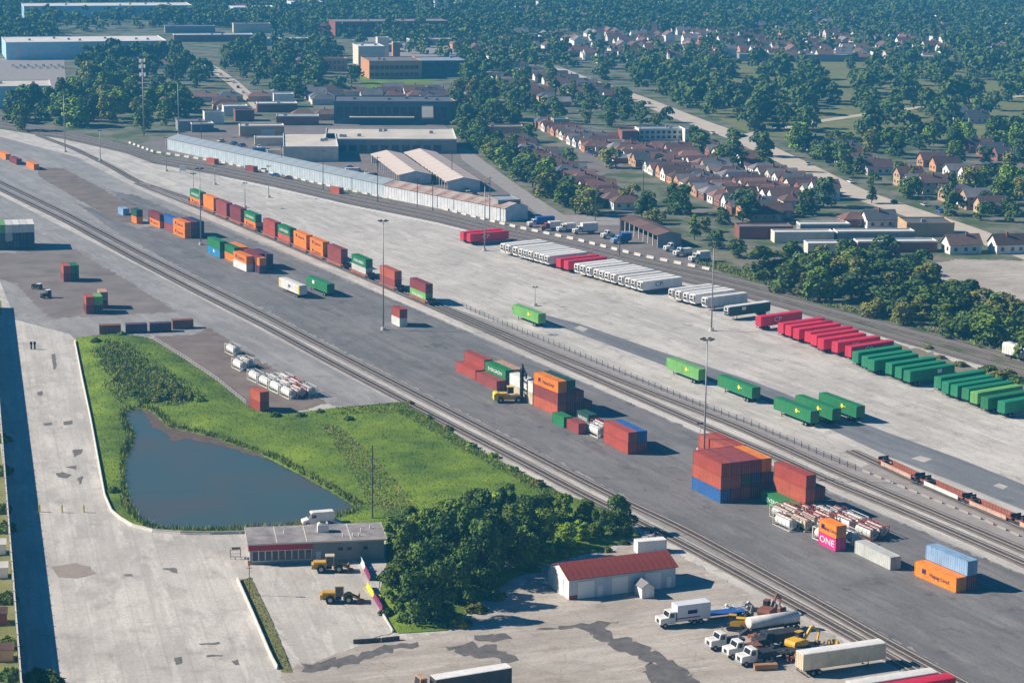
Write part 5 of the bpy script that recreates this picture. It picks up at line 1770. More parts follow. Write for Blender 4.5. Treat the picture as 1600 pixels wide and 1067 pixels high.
# ================================================================== TREES AND GRASS
def leafmat(n, a, b, rand=0.3, scale=.35):
    m = mat('leaf_' + n, a, rough=0.75, scale=scale, col2=b, detail=3, rand=rand, spec=0.2)
    return m
L_DARK = leafmat('dark', (0.097, 0.163, 0.028), (0.041, 0.083, 0.014))
L_MID = leafmat('mid', (0.151, 0.224, 0.031), (0.066, 0.112, 0.017))
L_BRIGHT = leafmat('bright', (0.260, 0.366, 0.033), (0.117, 0.189, 0.021))
L_OLIVE = leafmat('olive', (0.247, 0.244, 0.047), (0.110, 0.128, 0.024))
L_BLUE = leafmat('bluish', (0.103, 0.157, 0.052), (0.045, 0.083, 0.028))
m_bark = mat('bark', (0.10, 0.075, 0.055), 0.95, scale=2, var=.3)

def quads_mesh(name, C, Nn, size, rs, tri=False):
    """many small leaf faces: centres C, normals Nn, sizes"""
    n = len(C)
    t = rs.normal(size=(n, 3))
    t -= (t * Nn).sum(1)[:, None] * Nn
    t /= np.linalg.norm(t, axis=1)[:, None] + 1e-9
    b = np.cross(Nn, t)
    s = size[:, None]
    asp = rs.uniform(.55, 1.0, (n, 1))
    bend = Nn * s * rs.uniform(-.25, .25, (n, 1))
    V = np.stack([C - t * s, C - b * s * asp + bend, C + t * s, C + b * s * asp + bend], 1).reshape(-1, 3)
    me = bpy.data.meshes.new(name)
    me.vertices.add(4 * n)
    me.vertices.foreach_set('co', V.astype(np.float32).ravel())
    me.loops.add(4 * n)
    me.loops.foreach_set('vertex_index', np.arange(4 * n, dtype=np.int32))
    me.polygons.add(n)
    me.polygons.foreach_set('loop_start', np.arange(0, 4 * n, 4, dtype=np.int32))
    me.polygons.foreach_set('loop_total', np.full(n, 4, dtype=np.int32))
    me.materials.append(None)
    me.update()
    me.validate()
    return me

def crown_points(seed, n, H=10.0, R=4.2, base=.06, lobes=14, shape='round'):
    rs = np.random.RandomState(seed)
    cs, rr = [], []
    for i in range(lobes):
        f = rs.uniform(0, 1)
        z = H * (base + (1 - base) * f)
        if shape == 'cone':
            rad_ = R * (1.02 - f) * .8
            lr = R * (.5 - .33 * f)
        elif shape == 'tall':
            rad_ = R * .62 * math.sin(math.pi * (.12 + .8 * f)) ** .6
            lr = R * rs.uniform(.26, .42)
        else:
            rad_ = R * .72 * math.sin(math.pi * (.28 + .64 * f)) ** .7
            lr = R * rs.uniform(.28, .5)
        a = rs.uniform(0, 2 * math.pi)
        q = rad_ * math.sqrt(rs.uniform(.15, 1))
        cs.append((q * math.cos(a), q * math.sin(a), min(z, H - lr * .6)))
        rr.append(lr)
    cs, rr = np.array(cs), np.array(rr)
    p = rr ** 2 / (rr ** 2).sum()
    k = rs.choice(lobes, n * 3, p=p)
    d = rs.normal(size=(n * 3, 3))
    d /= np.linalg.norm(d, axis=1)[:, None]
    d[:, 2] = np.where(d[:, 2] < -.3, -d[:, 2], d[:, 2])
    C = cs[k] + d * (rr[k] * rs.uniform(.72, 1.06, n * 3))[:, None]
    keep = np.ones(len(C), bool)
    for j in range(lobes):
        keep &= (np.linalg.norm(C - cs[j], axis=1) > rr[j] * .68) | (k == j)
    gap = np.array([noise.noise((q[0] * .55 + seed, q[1] * .55, q[2] * .55)) for q in C])
    keep &= gap < .3
    C, d = C[keep][:n], d[keep][:n]
    C += rs.normal(scale=.12, size=C.shape)
    Nn = d + rs.normal(scale=.5, size=d.shape)
    Nn /= np.linalg.norm(Nn, axis=1)[:, None]
    return C, Nn, rs
def crown_mesh(seed, n, leaf, **k):
    C, Nn, rs = crown_points(seed, n, **k)
    return quads_mesh('crown', C, Nn, leaf * rs.uniform(.55, 1.25, len(C)), rs)
def trunk_mesh(seed, H=10.0):
    r = random.Random(seed)
    b = MB()
    b.cyl((0, 0, 0), (0, 0, H * .55), .22, .12, n=8)
    for i in range(5):
        a = r.uniform(0, 6.28)
        z = H * r.uniform(.25, .5)
        e = Vector((math.cos(a) * 2.4, math.sin(a) * 2.4, z + H * r.uniform(.2, .35)))
        b.cyl((0, 0, z), e, .13, .04, n=6, caps=False)
    return b.mesh('trunk')
TRUNK = [trunk_mesh(i) for i in range(3)]
SETS = {'near': [crown_mesh(10 + i, 3600, .34, lobes=22) for i in range(4)] + [crown_mesh(14, 3200, .34, lobes=20, shape='tall', R=3.6)],
        'mid': [crown_mesh(30 + i, 1150, .52, lobes=17, R=4.6) for i in range(5)] + [crown_mesh(36, 1000, .5, lobes=16, shape='tall', R=3.4)],
        'cone': [crown_mesh(40, 900, .42, lobes=22, shape='cone', R=2.8, base=.08)]}
def tree(x, y, h, spread, kind, leaf, label, group, rng, z=0.0, name='tree', cat='tree'):
    o = tag(obj(name, None, None, None, (x, y, z), rng.uniform(0, 6.28)), label, cat, group)
    tk = obj('trunk', rng.choice(TRUNK), m_bark, o)
    ms = SETS[kind]
    c = obj('crown', rng.choice(ms), leaf, o)
    for q in (tk, c):
        q.scale = (spread, spread, h / 10.0)
    return o
TREES = 0
HASH = {}
for _o in OBST:
    for _i in range(-1, 2):
        for _j in range(-1, 2):
            HASH.setdefault((int(_o[0] // 14) + _i, int(_o[1] // 14) + _j), []).append(_o)
def free(x, y, extra=0.0):
    for ox, oy, r in HASH.get((int(x // 14), int(y // 14)), ()):
        if (x - ox) ** 2 + (y - oy) ** 2 < (r * .8 + extra) ** 2:
            return False
    return True
STREETS = [smooth_line([(860, 105), (905, 123), (1000, 156), (1080, 188), (1160, 217), (1235, 252), (1330, 300), (1420, 331), (1500, 357), (1580, 388)], 8),
           smooth_line([(285, 85), (330, 105), (365, 130), (395, 158), (410, 172)], 8), smooth_line([(724, 242), (800, 294), (866, 342)], 8)]
def off_street(x, y, d=9.5):
    for line in STREETS:
        for p in line:
            if (p.x - x) ** 2 + (p.y - y) ** 2 < d * d:
                return False
    return True
TONE = {}
for _m, _t in ((L_DARK, 'dark green'), (L_MID, 'green'), (L_BRIGHT, 'bright green'), (L_OLIVE, 'olive green'), (L_BLUE, 'bluish green')):
    TONE[_m.name] = _t
def scatter(poly, n, spacing, seed, where, group, hs, kind='mid', leaves=(None,), spread=(.8, 1.15), clear=True, sort='left', z=0.0, cone=0.0, mass=None):
    """trees filling a surveyed patch of ground, numbered from the left of the picture"""
    r = random.Random(seed)
    pw = gpoly(poly)
    xs, ys = [p[0] for p in pw], [p[1] for p in pw]
    got = []
    tries = 0
    while len(got) < n and tries < n * 60:
        tries += 1
        x, y = r.uniform(min(xs), max(xs)), r.uniform(min(ys), max(ys))
        if not inside((x, y), pw):
            continue
        if any((x - a) ** 2 + (y - b) ** 2 < spacing ** 2 for a, b in got):
            continue
        if clear and not (free(x, y) and off_street(x, y)):
            continue
        got.append((x, y))
    got.sort(key=lambda p: p[0] / p[1])
    for i, (x, y) in enumerate(got):
        h = r.uniform(*hs)
        lf = r.choice(leaves)
        s = r.uniform(*spread) * (h / 10.0) ** .7
        kd = 'cone' if r.random() < cone else kind
        if mass is not None:
            mass.append((x, y, h, s, r.uniform(0, 6.28), r.randrange(4)))
            continue
        size = 'small' if h < hs[0] + (hs[1] - hs[0]) * .33 else ('tall' if h > hs[0] + (hs[1] - hs[0]) * .7 else 'medium')
        tree(x, y, h, s, kd, lf, '%s %s tree, %s from the left %s' % (size, TONE[lf.name] if kd != 'cone' else 'conical', nth(i), where), group, r, z)
    return got
# ---- the copse in front of the pond lawn
r = random.Random(5)
COPSE = [(648, 972, 9, 0), (690, 968, 10, 0), (622, 940, 8, 1), (668, 938, 11, 0), (718, 944, 10, 0), (756, 915, 11, 0), (636, 902, 9, 1), (690, 905, 12, 0), (735, 895, 11, 0), (785, 893, 11, 1),
         (618, 868, 7, 1), (660, 868, 9, 2), (708, 862, 10, 1), (760, 858, 11, 0), (808, 868, 10, 1), (850, 868, 8, 2), (885, 858, 5, 2), (830, 838, 8, 0), (908, 848, 4.5, 2), (935, 842, 6, 1), (962, 834, 6.5, 0), (976, 828, 4.5, 0),
         (640, 845, 6, 1), (690, 836, 7, 2), (740, 830, 8, 1), (790, 828, 9, 0), (850, 818, 6, 1), (880, 826, 6, 2), (915, 822, 5, 1), (770, 878, 9, 0), (820, 888, 7, 1), (700, 930, 9, 0)]
cs = sorted(COPSE, key=lambda t: t[0])
for i, (x, y, h, t) in enumerate(cs):
    p = G(x, y)
    lf = (L_DARK, L_MID, L_BRIGHT)[t]
    tree(p.x, p.y, h * r.uniform(.95, 1.15), r.uniform(.78, 1.0) * (h / 10) ** .5, 'near', lf, '%s tree, %s from the left in the copse below the pond lawn' % (TONE[lf.name], nth(i)), 'trees of the copse below the pond lawn', r, .1)
def shrub_mesh(seed, n=700, leaf=.2):
    rs = np.random.RandomState(seed)
    d = rs.normal(size=(n, 3))
    d /= np.linalg.norm(d, axis=1)[:, None]
    d[:, 2] = abs(d[:, 2])
    bump = 1 + .25 * np.sin(d[:, 0] * 5 + seed) * np.cos(d[:, 1] * 4)
    C = d * np.array([1.2, 1.2, 1.1]) * (bump * rs.uniform(.75, 1.05, n))[:, None]
    Nn = d + rs.normal(scale=.5, size=d.shape)
    Nn /= np.linalg.norm(Nn, axis=1)[:, None]
    return quads_mesh('foliage', C, Nn, leaf * rs.uniform(.6, 1.3, n), rs)
SHRUB = [shrub_mesh(i) for i in range(4)]
def shrub(px, py, s, leaf, label, group, rng, z=.1):
    p = G(px, py)
    o = tag(obj('shrub', rng.choice(SHRUB), leaf, None, (p.x, p.y, z), rng.uniform(0, 6)), label, 'shrub', group)
    o.scale = (s, s, s * rng.uniform(.7, 1.0))
    return o
shr = [(600, 905, 1.1), (606, 960, 1.3), (720, 978, 1.5), (745, 955, 1.6), (775, 935, 1.5), (655, 815, 1.4), (700, 800, 1.6), (735, 792, 1.8), (780, 790, 1.8), (820, 795, 1.9), (860, 795, 1.7), (640, 632, .9), (668, 655, .9), (700, 672, 1.0), (735, 700, 1.2),
       (770, 715, 1.1), (800, 738, 1.2), (545, 662, 1.0), (470, 655, 1.0), (500, 650, .9), (430, 655, 1.2), (840, 762, 1.4), (990, 838, 1.0), (975, 850, .9), (950, 862, .8), (178, 770, 1.1), (150, 540, 1.1), (190, 530, 1.0), (880, 870, 1.2), (835, 892, 1.1), (225, 632, 1.3), (245, 630, 1.5), (262, 628, 1.4), (280, 630, 1.6), (298, 630, 1.3), (312, 632, 1.2), (210, 622, 1.2), (250, 612, 1.2), (275, 612, 1.1), (182, 600, 1.0), (200, 585, 1.1)]
for i, (x, y, s) in enumerate(sorted(shr)):
    lf = r.choice((L_DARK, L_MID, L_BRIGHT, L_OLIVE))
    p = G(x, y)
    shrub(x, y, s, lf, '%s shrub, %s from the left around the pond lawn' % (TONE[lf.name], nth(i)), 'shrubs around the pond lawn', r, lawn_z(p.x, p.y) - .1 if inside(p.xy, lawn_w) else .08)
for i, (x, y, s) in enumerate(((4, 690, 1.6), (6, 740, 1.8), (5, 800, 1.5), (8, 830, 1.7), (10, 940, 1.6), (12, 1010, 1.8), (18, 1060, 1.6))):
    shrub(x, y, s, r.choice((L_DARK, L_MID)), 'garden shrub, %s from the top behind the noise wall' % ORD[i], 'shrubs behind the noise wall', r, .05)
for i, (x, y, s) in enumerate(((60, 1062, 2.0), (80, 1070, 1.6), (45, 1075, 1.8))):
    shrub(x, y, s, L_MID, 'green shrub, %s of three at the foot of the noise wall' % ('left one', 'right one', 'near one')[(0, 1, 2)[i]], 'shrubs at the foot of the noise wall', r)
for i, (x, y, s) in enumerate(((1450, 545, 1.2), (1500, 572, 1.5), (1545, 585, 2.2), (1560, 592, 2.4), (1575, 590, 2.0), (1588, 598, 1.8), (1470, 560, 1.0))):
    shrub(x, y, s, r.choice((L_OLIVE, L_MID)), 'low shrub, %s from the left behind the green trailers' % ORD[sorted((1450, 1500, 1545, 1560, 1575, 1588, 1470)).index(x)], 'shrubs behind the green trailers', r)
# ---- belts and groves
MASS = []
LM = (L_DARK, L_MID, L_MID, L_BRIGHT, L_BLUE, L_OLIVE)
scatter([(1178, 440), (1240, 470), (1340, 497), (1450, 519), (1540, 546), (1640, 575), (1640, 528), (1540, 482), (1470, 452), (1430, 425), (1380, 415), (1300, 415), (1200, 422)], 66, 4.6, 61, 'in the belt behind the crimson trailers', 'trees of the belt beyond the main line', (6, 10.5), leaves=(L_DARK, L_MID, L_MID, L_OLIVE, L_BLUE), clear=False, spread=(1.2, 1.75))
scatter([(712, 214), (742, 236), (815, 288), (890, 332), (940, 346), (945, 332), (885, 298), (825, 262), (775, 226), (735, 200)], 42, 5.0, 62, 'in the belt along the alley', 'trees of the belt along the alley', (6, 10), leaves=LM, clear=False, spread=(1.1, 1.5))
scatter([(0, 205), (100, 212), (180, 222), (215, 210), (300, 205), (300, 170), (220, 130), (110, 118), (100, 150), (40, 168), (0, 185)], 44, 7.5, 63, 'in the grove behind the left junction', 'trees behind the left junction', (10, 16), leaves=LM + (L_BRIGHT,), spread=(1.1, 1.6))
scatter([(300, 150), (330, 110), (260, 80), (110, 100), (120, 125), (220, 135)], 36, 8, 64, 'in the grove before the long white warehouse', 'trees before the white warehouse', (9, 14), leaves=LM, spread=(1.0, 1.4), mass=MASS)
scatter([(350, 105), (380, 140), (450, 160), (540, 150), (560, 130), (500, 120), (540, 100), (500, 80), (400, 80), (340, 88)], 60, 7.5, 65, 'in the grove left of the orange brick office', 'trees left of the orange office', (9, 14), leaves=LM, spread=(1.0, 1.45), mass=MASS)
scatter([(690, 190), (720, 150), (735, 110), (800, 120), (830, 160), (810, 200), (760, 205)], 36, 7.5, 66, 'in the grove right of the dark hall', 'trees right of the dark hall', (8, 13), leaves=LM, spread=(1.0, 1.4))
scatter([(790, 228), (905, 300), (985, 345), (1150, 350), (1240, 345), (1400, 340), (1280, 290), (1150, 225), (960, 215), (860, 195)], 15, 13, 67, 'among the brown roofed bungalows', 'trees among the bungalows', (6, 12), leaves=LM, spread=(1.0, 1.6))
scatter([(1235, 235), (1330, 270), (1440, 320), (1600, 350), (1650, 345), (1650, 215), (1500, 220), (1300, 222)], 52, 8.5, 68, 'on the slope across the street', 'trees across the street', (7, 13), leaves=LM, spread=(1.0, 1.45))
scatter([(1010, 150), (1100, 180), (1180, 212), (1300, 225), (1500, 222), (1640, 215), (1640, 110), (1500, 105), (1240, 108), (1060, 110), (960, 115)], 135, 10, 69, 'in the cemetery', 'trees of the cemetery', (9, 15), leaves=(L_DARK, L_BLUE, L_MID, L_DARK), spread=(1.1, 1.6), cone=.08, mass=MASS)
scatter([(760, 150), (820, 190), (920, 205), (1000, 200), (1000, 165), (920, 140), (850, 120), (770, 112)], 38, 9, 70, 'among the houses left of the street', 'trees among the houses left of the street', (6, 11), leaves=LM, mass=MASS)
scatter([(925, 122), (1020, 148), (1100, 180), (1185, 212), (1215, 200), (1110, 148), (1010, 116)], 34, 8, 71, 'along the street', 'cemetery edge', (7, 13), leaves=LM, spread=(1.0, 1.4), mass=MASS)
scatter([(1240, 240), (1330, 285), (1430, 322), (1560, 360), (1600, 350), (1450, 300), (1340, 262), (1260, 232)], 20, 8, 72, 'on the far kerb of the street', 'trees on the far kerb', (5, 9), leaves=LM, spread=(.9, 1.3), mass=MASS)
scatter([(930, 145), (1000, 172), (1080, 205), (1060, 212), (980, 190), (915, 160)], 10, 9, 73, 'x', 'x', (5, 10), leaves=LM, spread=(.9, 1.3), mass=MASS)
p = G(1192, 268)
tree(p.x, p.y, 17, 1.75, 'mid', L_MID, 'large spreading green tree at the bend of the street', 'single trees by the street', r)
p = G(1062, 335)
tree(p.x, p.y, 11, 1.35, 'mid', L_DARK, 'large dark round tree behind the truck shed', 'single trees by the street', r)
p = G(1362, 318)
tree(p.x, p.y, 9, 1.0, 'cone', L_DARK, 'dark conical tree on the near kerb of the street', 'single trees by the street', r)
p = G(258, 196)
tree(p.x, p.y, 13, 1.25, 'mid', L_BRIGHT, 'yellow-green round tree beside the telecom pole', 'single trees by the street', r)
p = G(1085, 375)
tree(p.x, p.y, 9, 1.0, 'mid', L_BRIGHT, 'bright green tree right of the truck shed', 'single trees by the street', r)
for (x, y, h, s_, lf, lab) in ((1118, 388, 6, .9, L_DARK, 'low dark tree right of the near truck lot'), (1150, 402, 6, 1.0, L_DARK, 'dark tree at the left tip of the belt'), (1022, 350, 7, .9, L_OLIVE, 'olive tree behind the truck shed'), (1130, 350, 6, .8, L_MID, 'green tree left of the pale roofed sheds'), (985, 322, 8, 1.1, L_OLIVE, 'olive tree at the near end of the alley row'), (1010, 332, 8, 1.0, L_MID, 'green tree between alley row and truck shed'), (1100, 362, 5, .7, L_OLIVE, 'small olive tree on the dirt path')):
    p = G(x, y)
    tree(p.x, p.y, h, s_, 'mid', lf, lab, 'single trees by the street', r)

# ---- far woodland beyond the counted trees: one mass
rs = np.random.RandomState(4)
mproto = [crown_points(90 + i, 520, lobes=15, R=4.6) for i in range(4)]
proto = [crown_points(70 + i, 130, lobes=9) for i in range(5)]
Cs, Ns, Ss = [], [], []
for x, y, h, s_, a, k in MASS:
    C, Nn, _r = mproto[k]
    m3 = np.array([[math.cos(a), -math.sin(a), 0], [math.sin(a), math.cos(a), 0], [0, 0, 1]])
    Cs.append((C * np.array([s_, s_, h / 10])) @ m3.T + np.array([x, y, 0]))
    Ns.append(Nn @ m3.T)
    Ss.append(.68 * rs.uniform(.6, 1.25, len(C)) * s_)
FAR = [gpoly([(-60, 100), (130, 52), (300, 40), (560, 70), (740, 115), (860, 105), (1000, 110), (1240, 100), (1660, 105), (1660, -45), (800, -45), (-60, -45)])]
BAND = gpoly([(870, 58), (1000, 52), (1200, 56), (1480, 62), (1480, 100), (1200, 104), (1000, 98), (880, 104)])
xs = [p[0] for p in FAR[0]]
ys = [p[1] for p in FAR[0]]
cnt = 0
gridc = {}
for _ in range(26000):
    x, y = rs.uniform(min(xs), max(xs)), rs.uniform(min(ys), max(ys))
    if not inside((x, y), FAR[0]):
        continue
    dens = noise.noise((x * .008, y * .005, 2.0))
    if inside((x, y), BAND) and rs.uniform() < .72:
        continue
    if dens < (-.05 if y < 2000 else -.2) and rs.uniform() < .75:
        continue
    k = (int(x // 10.5), int(y // 10.5))
    if k in gridc:
        continue
    if not (free(x, y, 1.0) and off_street(x, y, 10)):
        continue
    gridc[k] = 1
    C, Nn, _r = proto[rs.randint(5)]
    h = rs.uniform(8, 15)
    a = rs.uniform(0, 6.28)
    s = rs.uniform(1.0, 1.6)
    m3 = np.array([[math.cos(a), -math.sin(a), 0], [math.sin(a), math.cos(a), 0], [0, 0, 1]])
    Cs.append((C * np.array([s, s, h / 10])) @ m3.T + np.array([x, y, 0]))
    Ns.append(Nn @ m3.T)
    Ss.append(np.full(len(C), 1.3) * rs.uniform(.6, 1.2, len(C)))
    cnt += 1
L_FAR = mat('leaf_far', (0.14, 0.20, 0.04), 0.8, scale=.05, col2=(0.05, 0.09, 0.02), detail=6, spec=.2)
obj('far_woodland', quads_mesh('far_woodland', np.concatenate(Cs), np.concatenate(Ns), np.concatenate(Ss), rs), L_FAR, kind='stuff')['label'] = 'far woodland of the suburb fading into blue haze'

# ---- grass on the lawn, reeds by the pond
def blades(name, polyw, n, hmin, hmax, w, m, seed, zf, test=None):
    rs = np.random.RandomState(seed)
    xs = [p[0] for p in polyw]
    ys = [p[1] for p in polyw]
    P = []
    while len(P) < n:
        x, y = rs.uniform(min(xs), max(xs)), rs.uniform(min(ys), max(ys))
        if inside((x, y), polyw) and (test is None or test(x, y)):
            P.append((x, y, zf(x, y)))
    P = np.array(P)
    hh = rs.uniform(hmin, hmax, n) * (.6 + .6 * np.array([abs(noise.noise((p[0] * .12, p[1] * .12, 9))) + .4 for p in P]))
    a = rs.uniform(0, 2 * math.pi, n)
    t = np.stack([np.cos(a), np.sin(a), np.zeros(n)], 1) * (w * rs.uniform(.6, 1.4, n))[:, None]
    lean = rs.normal(scale=.35, size=(n, 3)) * hh[:, None]
    lean[:, 2] = 0
    V = np.stack([P - t, P + t, P + lean + np.stack([np.zeros(n), np.zeros(n), hh], 1)], 1).reshape(-1, 3)
    me = bpy.data.meshes.new(name)
    me.from_pydata(V.tolist(), [], np.arange(3 * n).reshape(-1, 3).tolist())
    me.materials.append(None)
    return obj(name, me, m, kind='stuff')
dry = lambda x, y: not inside((x, y), water_w) and edge_dist((x, y), water_w) > .6
M_GR = mat('grass_blades', (0.25, 0.35, 0.03), 0.9, scale=.07, col2=(0.085, 0.155, 0.02), detail=6, spec=.15)
M_REED = mat('reed_blades', (0.26, 0.29, 0.07), 0.9, scale=.09, col2=(0.13, 0.18, 0.04), detail=6, spec=.15)
blades('grass', lawn_w, 30000, .07, .28, .12, M_GR, 2, lawn_z, dry)['label'] = 'long green grass around the pond'
rnd = random.Random(4)
REED = gpoly([(136, 555), (165, 535), (215, 545), (265, 580), (318, 620), (322, 632), (280, 640), (240, 637), (205, 634), (185, 640), (160, 610)])
blades('reeds', REED, 8000, .2, .85, .2, M_REED, 3, lawn_z, lambda x, y: dry(x, y) and noise.noise((x * .12, y * .08, 4)) > -.3 + .5 * (rnd.random() - .5) and rnd.random() < edge_dist((x, y), REED) / 7.0)['label'] = 'dark tall reeds above the pond'
rim = lambda x, y: .2 < edge_dist((x, y), water_w) < 2.2 and not inside((x, y), water_w)
blades('shore_reeds', gpoly([(186, 640), (235, 632), (300, 660), (480, 730), (575, 790), (545, 812), (430, 830), (240, 832), (190, 800)]), 3600, .4, 1.3, .14, M_REED, 6, lawn_z, rim)['label'] = 'short reeds along the pond shore'
blades('dry_grass', gpoly([(374, 908), (392, 903), (420, 960), (452, 1035), (456, 1050), (440, 1048), (400, 965)]), 900, .08, .25, .1, mat('dry_blades', (.34, .29, .12), .9, scale=.2, col2=(.16, .17, .06)), 7, lambda x, y: .12)['label'] = 'dry grass on the strip beside the loader yard'
M_STRAW = mat('straw_blades', (0.36, 0.30, 0.14), 0.9, scale=.15, col2=(0.22, 0.25, 0.07), detail=5, spec=.15)
blades('dry_stalks', gpoly([(500, 668), (530, 672), (580, 715), (625, 765), (655, 800), (610, 812), (575, 790), (545, 735)]), 3200, .15, .5, .12, M_STRAW, 11, lawn_z, dry)['label'] = 'dry straw coloured grass on the slope right of the pond'
blades('track_weeds', gpoly([(520, 640), (632, 630), (700, 672), (830, 748), (890, 778), (860, 786), (780, 740), (690, 690), (620, 650), (530, 655)]), 3200, .2, .6, .13, M_REED, 12, lawn_z)['label'] = 'dark weeds along the lower tracks'
blades('verge_weeds', gpoly([(1085, 412), (1180, 440), (1260, 470), (1400, 505), (1600, 556), (1600, 548), (1400, 497), (1260, 462), (1180, 428), (1100, 405)]), 5000, .3, 1.0, .2, M_REED, 8, lambda x, y: .03)['label'] = 'weeds on the verge of the main line'

# ================================================================== VEHICLES AND YARD EQUIPMENT
m_cyel = paint('paint_machine_yellow', (0.72, 0.40, 0.03), dirt=.35, rust=(.12, .07, .03))
m_rust = paint('paint_rust', (0.25, 0.09, 0.05), dirt=.5)
m_blue = paint('paint_truck_blue', (0.02, 0.12, 0.42))
m_wood = mat('timber', (0.42, 0.22, 0.10), 0.9, var=.2)
def tyre(r, w):
    def f():
        b = MB()
        b.cyl((0, -w / 2, 0), (0, w / 2, 0), r, n=16)
        b.cyl((0, -w / 2 - .02, 0), (0, w / 2 + .02, 0), r * .5, n=12, m=1)
        return b.mesh('wheel')
    return cached('tyre%.2f_%.2f' % (r, w), f)
def wheels(o, xs, ys, r=.5, w=.32):
    for x in xs:
        for y in ys:
            obj('wheel', tyre(r, w), [m_black, m_grey], o, (x, y, r))
def cab(o, x, col, h=2.9, hood=True):
    """conventional cab; nose towards -x"""
    b = MB()
    prof = [(x - 1.5, .75), (x - 1.5, 1.75), (x - 1.35, 1.85), (x, 1.95), (x + .35, h), (x + 1.5, h), (x + 1.5, .75)] if hood else [(x - .1, .6), (x - .1, 1.7), (x + .2, h), (x + 1.7, h), (x + 1.7, .6)]
    n = len(prof)
    for s, wd in ((-1, 1.15), (1, 1.15)):
        b.v += [(px, s * wd, z) for px, z in prof]
    for i in range(n):
        j = (i + 1) % n
        b.f.append((i, j, n + j, n + i))
        b.m.append(0)
    b.f.append(tuple(range(n - 1, -1, -1)))
    b.f.append(tuple(range(n, 2 * n)))
    b.m += [0, 0]
    c = obj('cab', b.mesh('cab'), col, o)
    w0, w1 = (x + .03, x + .32) if hood else (x - .04, x + .18)
    z0 = 2.02 if hood else 1.75
    g = MB()
    g.face([(w0 - .03, -1.0, z0), (w0 - .03, 1.0, z0), (w1 - .03, .95, h - .12), (w1 - .03, -.95, h - .12)])
    obj('windscreen', g.mesh('windscreen'), m_glass, c)
    for s in (-1, 1):
        sg = MB().face([(w1, s * 1.165, z0 - .15), (x + 1.2, s * 1.165, z0 - .15), (x + 1.2, s * 1.165, h - .2), (w1 + .1, s * 1.165, h - .2)])
        q = MB()
        q.box(w1 + .05, x + 1.2, s * 1.165 - .02, s * 1.165 + .02, z0 - .15, h - .25)
        obj('side_window', q.mesh('side_window'), m_glass, c)
    f = MB().box(x - 1.62, x - 1.5, -1.15, 1.15, .5, .85) if hood else MB().box(x - .22, x - .1, -1.15, 1.15, .45, .75)
    obj('bumper', f.mesh('bumper'), m_grey, o)
    gr = MB().box(x - 1.54, x - 1.5, -.5, .5, .95, 1.6) if hood else MB().box(x - .13, x - .1, -.6, .6, .9, 1.3)
    obj('grille', gr.mesh('grille'), m_dark, o)
    return c
def truck_base(name, px, py, yaw, label, cat, L, group=None, sx=-1, sy=1):
    c = corner_place(px, py, 0.0, yaw, L, 2.4, sx, sy)
    return tag(obj(name, None, None, None, (c.x, c.y, .1), yaw), label, cat, group)
def box_truck(px, py, yaw, label, boxc, cabc, L=10.0, H=3.9, group=None, mark=False, sy=1, box0=None):
    o = truck_base('box_truck', px, py, yaw, label, 'truck', L, group, -1, sy)
    x0 = -L / 2
    cab(o, x0 + 1.65, cabc)
    b = MB().box(x0 + 3.4, L / 2, -1.25, 1.25, 1.15, H).box(x0 + 3.4, L / 2, -1.27, 1.27, 1.1, 1.2)
    bx = obj('cargo_box', b.mesh('cargo_box'), boxc, o)
    obj('chassis', MB().box(x0 + .3, L / 2 - .1, -.45, .45, .7, 1.1).mesh('chassis'), m_dark, o)
    if mark:
        for k, (x, z, w, h, mm) in enumerate(((1.4, 2.6, 1.9, .7, m_ink), (.6, 1.6, 4.6, .22, mat('mark_maroon', (.3, .03, .06), .6)))):
            obj('emblem', MB().box(x - w / 2, x + w / 2, sy * 1.262 - .006, sy * 1.262 + .006, z - h / 2, z + h / 2).mesh('emblem'), mm, bx)
    wheels(o, (x0 + 1.1, L / 2 - 1.8, L / 2 - 3.1), (-1.0, 1.0))
    return o
def tractor(px, py, yaw, label, col, group=None, sy=1, back=None, high=2.9):
    o = truck_base('tractor_truck', px, py, yaw, label, 'truck', 7.0, group, -1, sy)
    cab(o, -1.85, col, high)
    obj('chassis', MB().box(-3.2, 3.5, -.45, .45, .7, 1.0).box(1.6, 2.8, -.6, .6, 1.0, 1.2).mesh('chassis'), m_dark, o)
    obj('fuel_tank', MB().cyl((-.5, -1.0, .8), (.7, -1.0, .8), .3, n=10).cyl((-.5, 1.0, .8), (.7, 1.0, .8), .3, n=10).mesh('fuel_tank'), m_grey, o)
    obj('exhaust', MB().cyl((-.2, .9, .9), (-.2, .9, 3.5), .09, n=8).mesh('exhaust'), m_grey, o)
    wheels(o, (-2.5, 1.4, 2.7), (-1.0, 1.0))
    if back:
        obj('deck_body', MB().box(-.2, 3.4, -1.1, 1.1, 1.02, back[0]).mesh('deck_body'), back[1], o)
    return o
def flatbed(px, py, yaw, label, load, group, L=9.0, sy=1):
    o = truck_base('flatbed_trailer', px, py, yaw, label, 'trailer', L, group, -1, sy)
    obj('deck', MB().box(-L / 2, L / 2, -1.2, 1.2, .95, 1.15).mesh('deck'), load, o)
    obj('chassis', MB().box(-L / 2 + .2, L / 2 - .2, -.5, .5, .65, .95).mesh('chassis'), m_dark, o)
    obj('headboard', MB().box(-L / 2, -L / 2 + .12, -1.2, 1.2, 1.15, 2.2).mesh('headboard'), load, o)
    wheels(o, (L / 2 - 1.2, L / 2 - 2.4), (-.95, .95), .45)
    return o
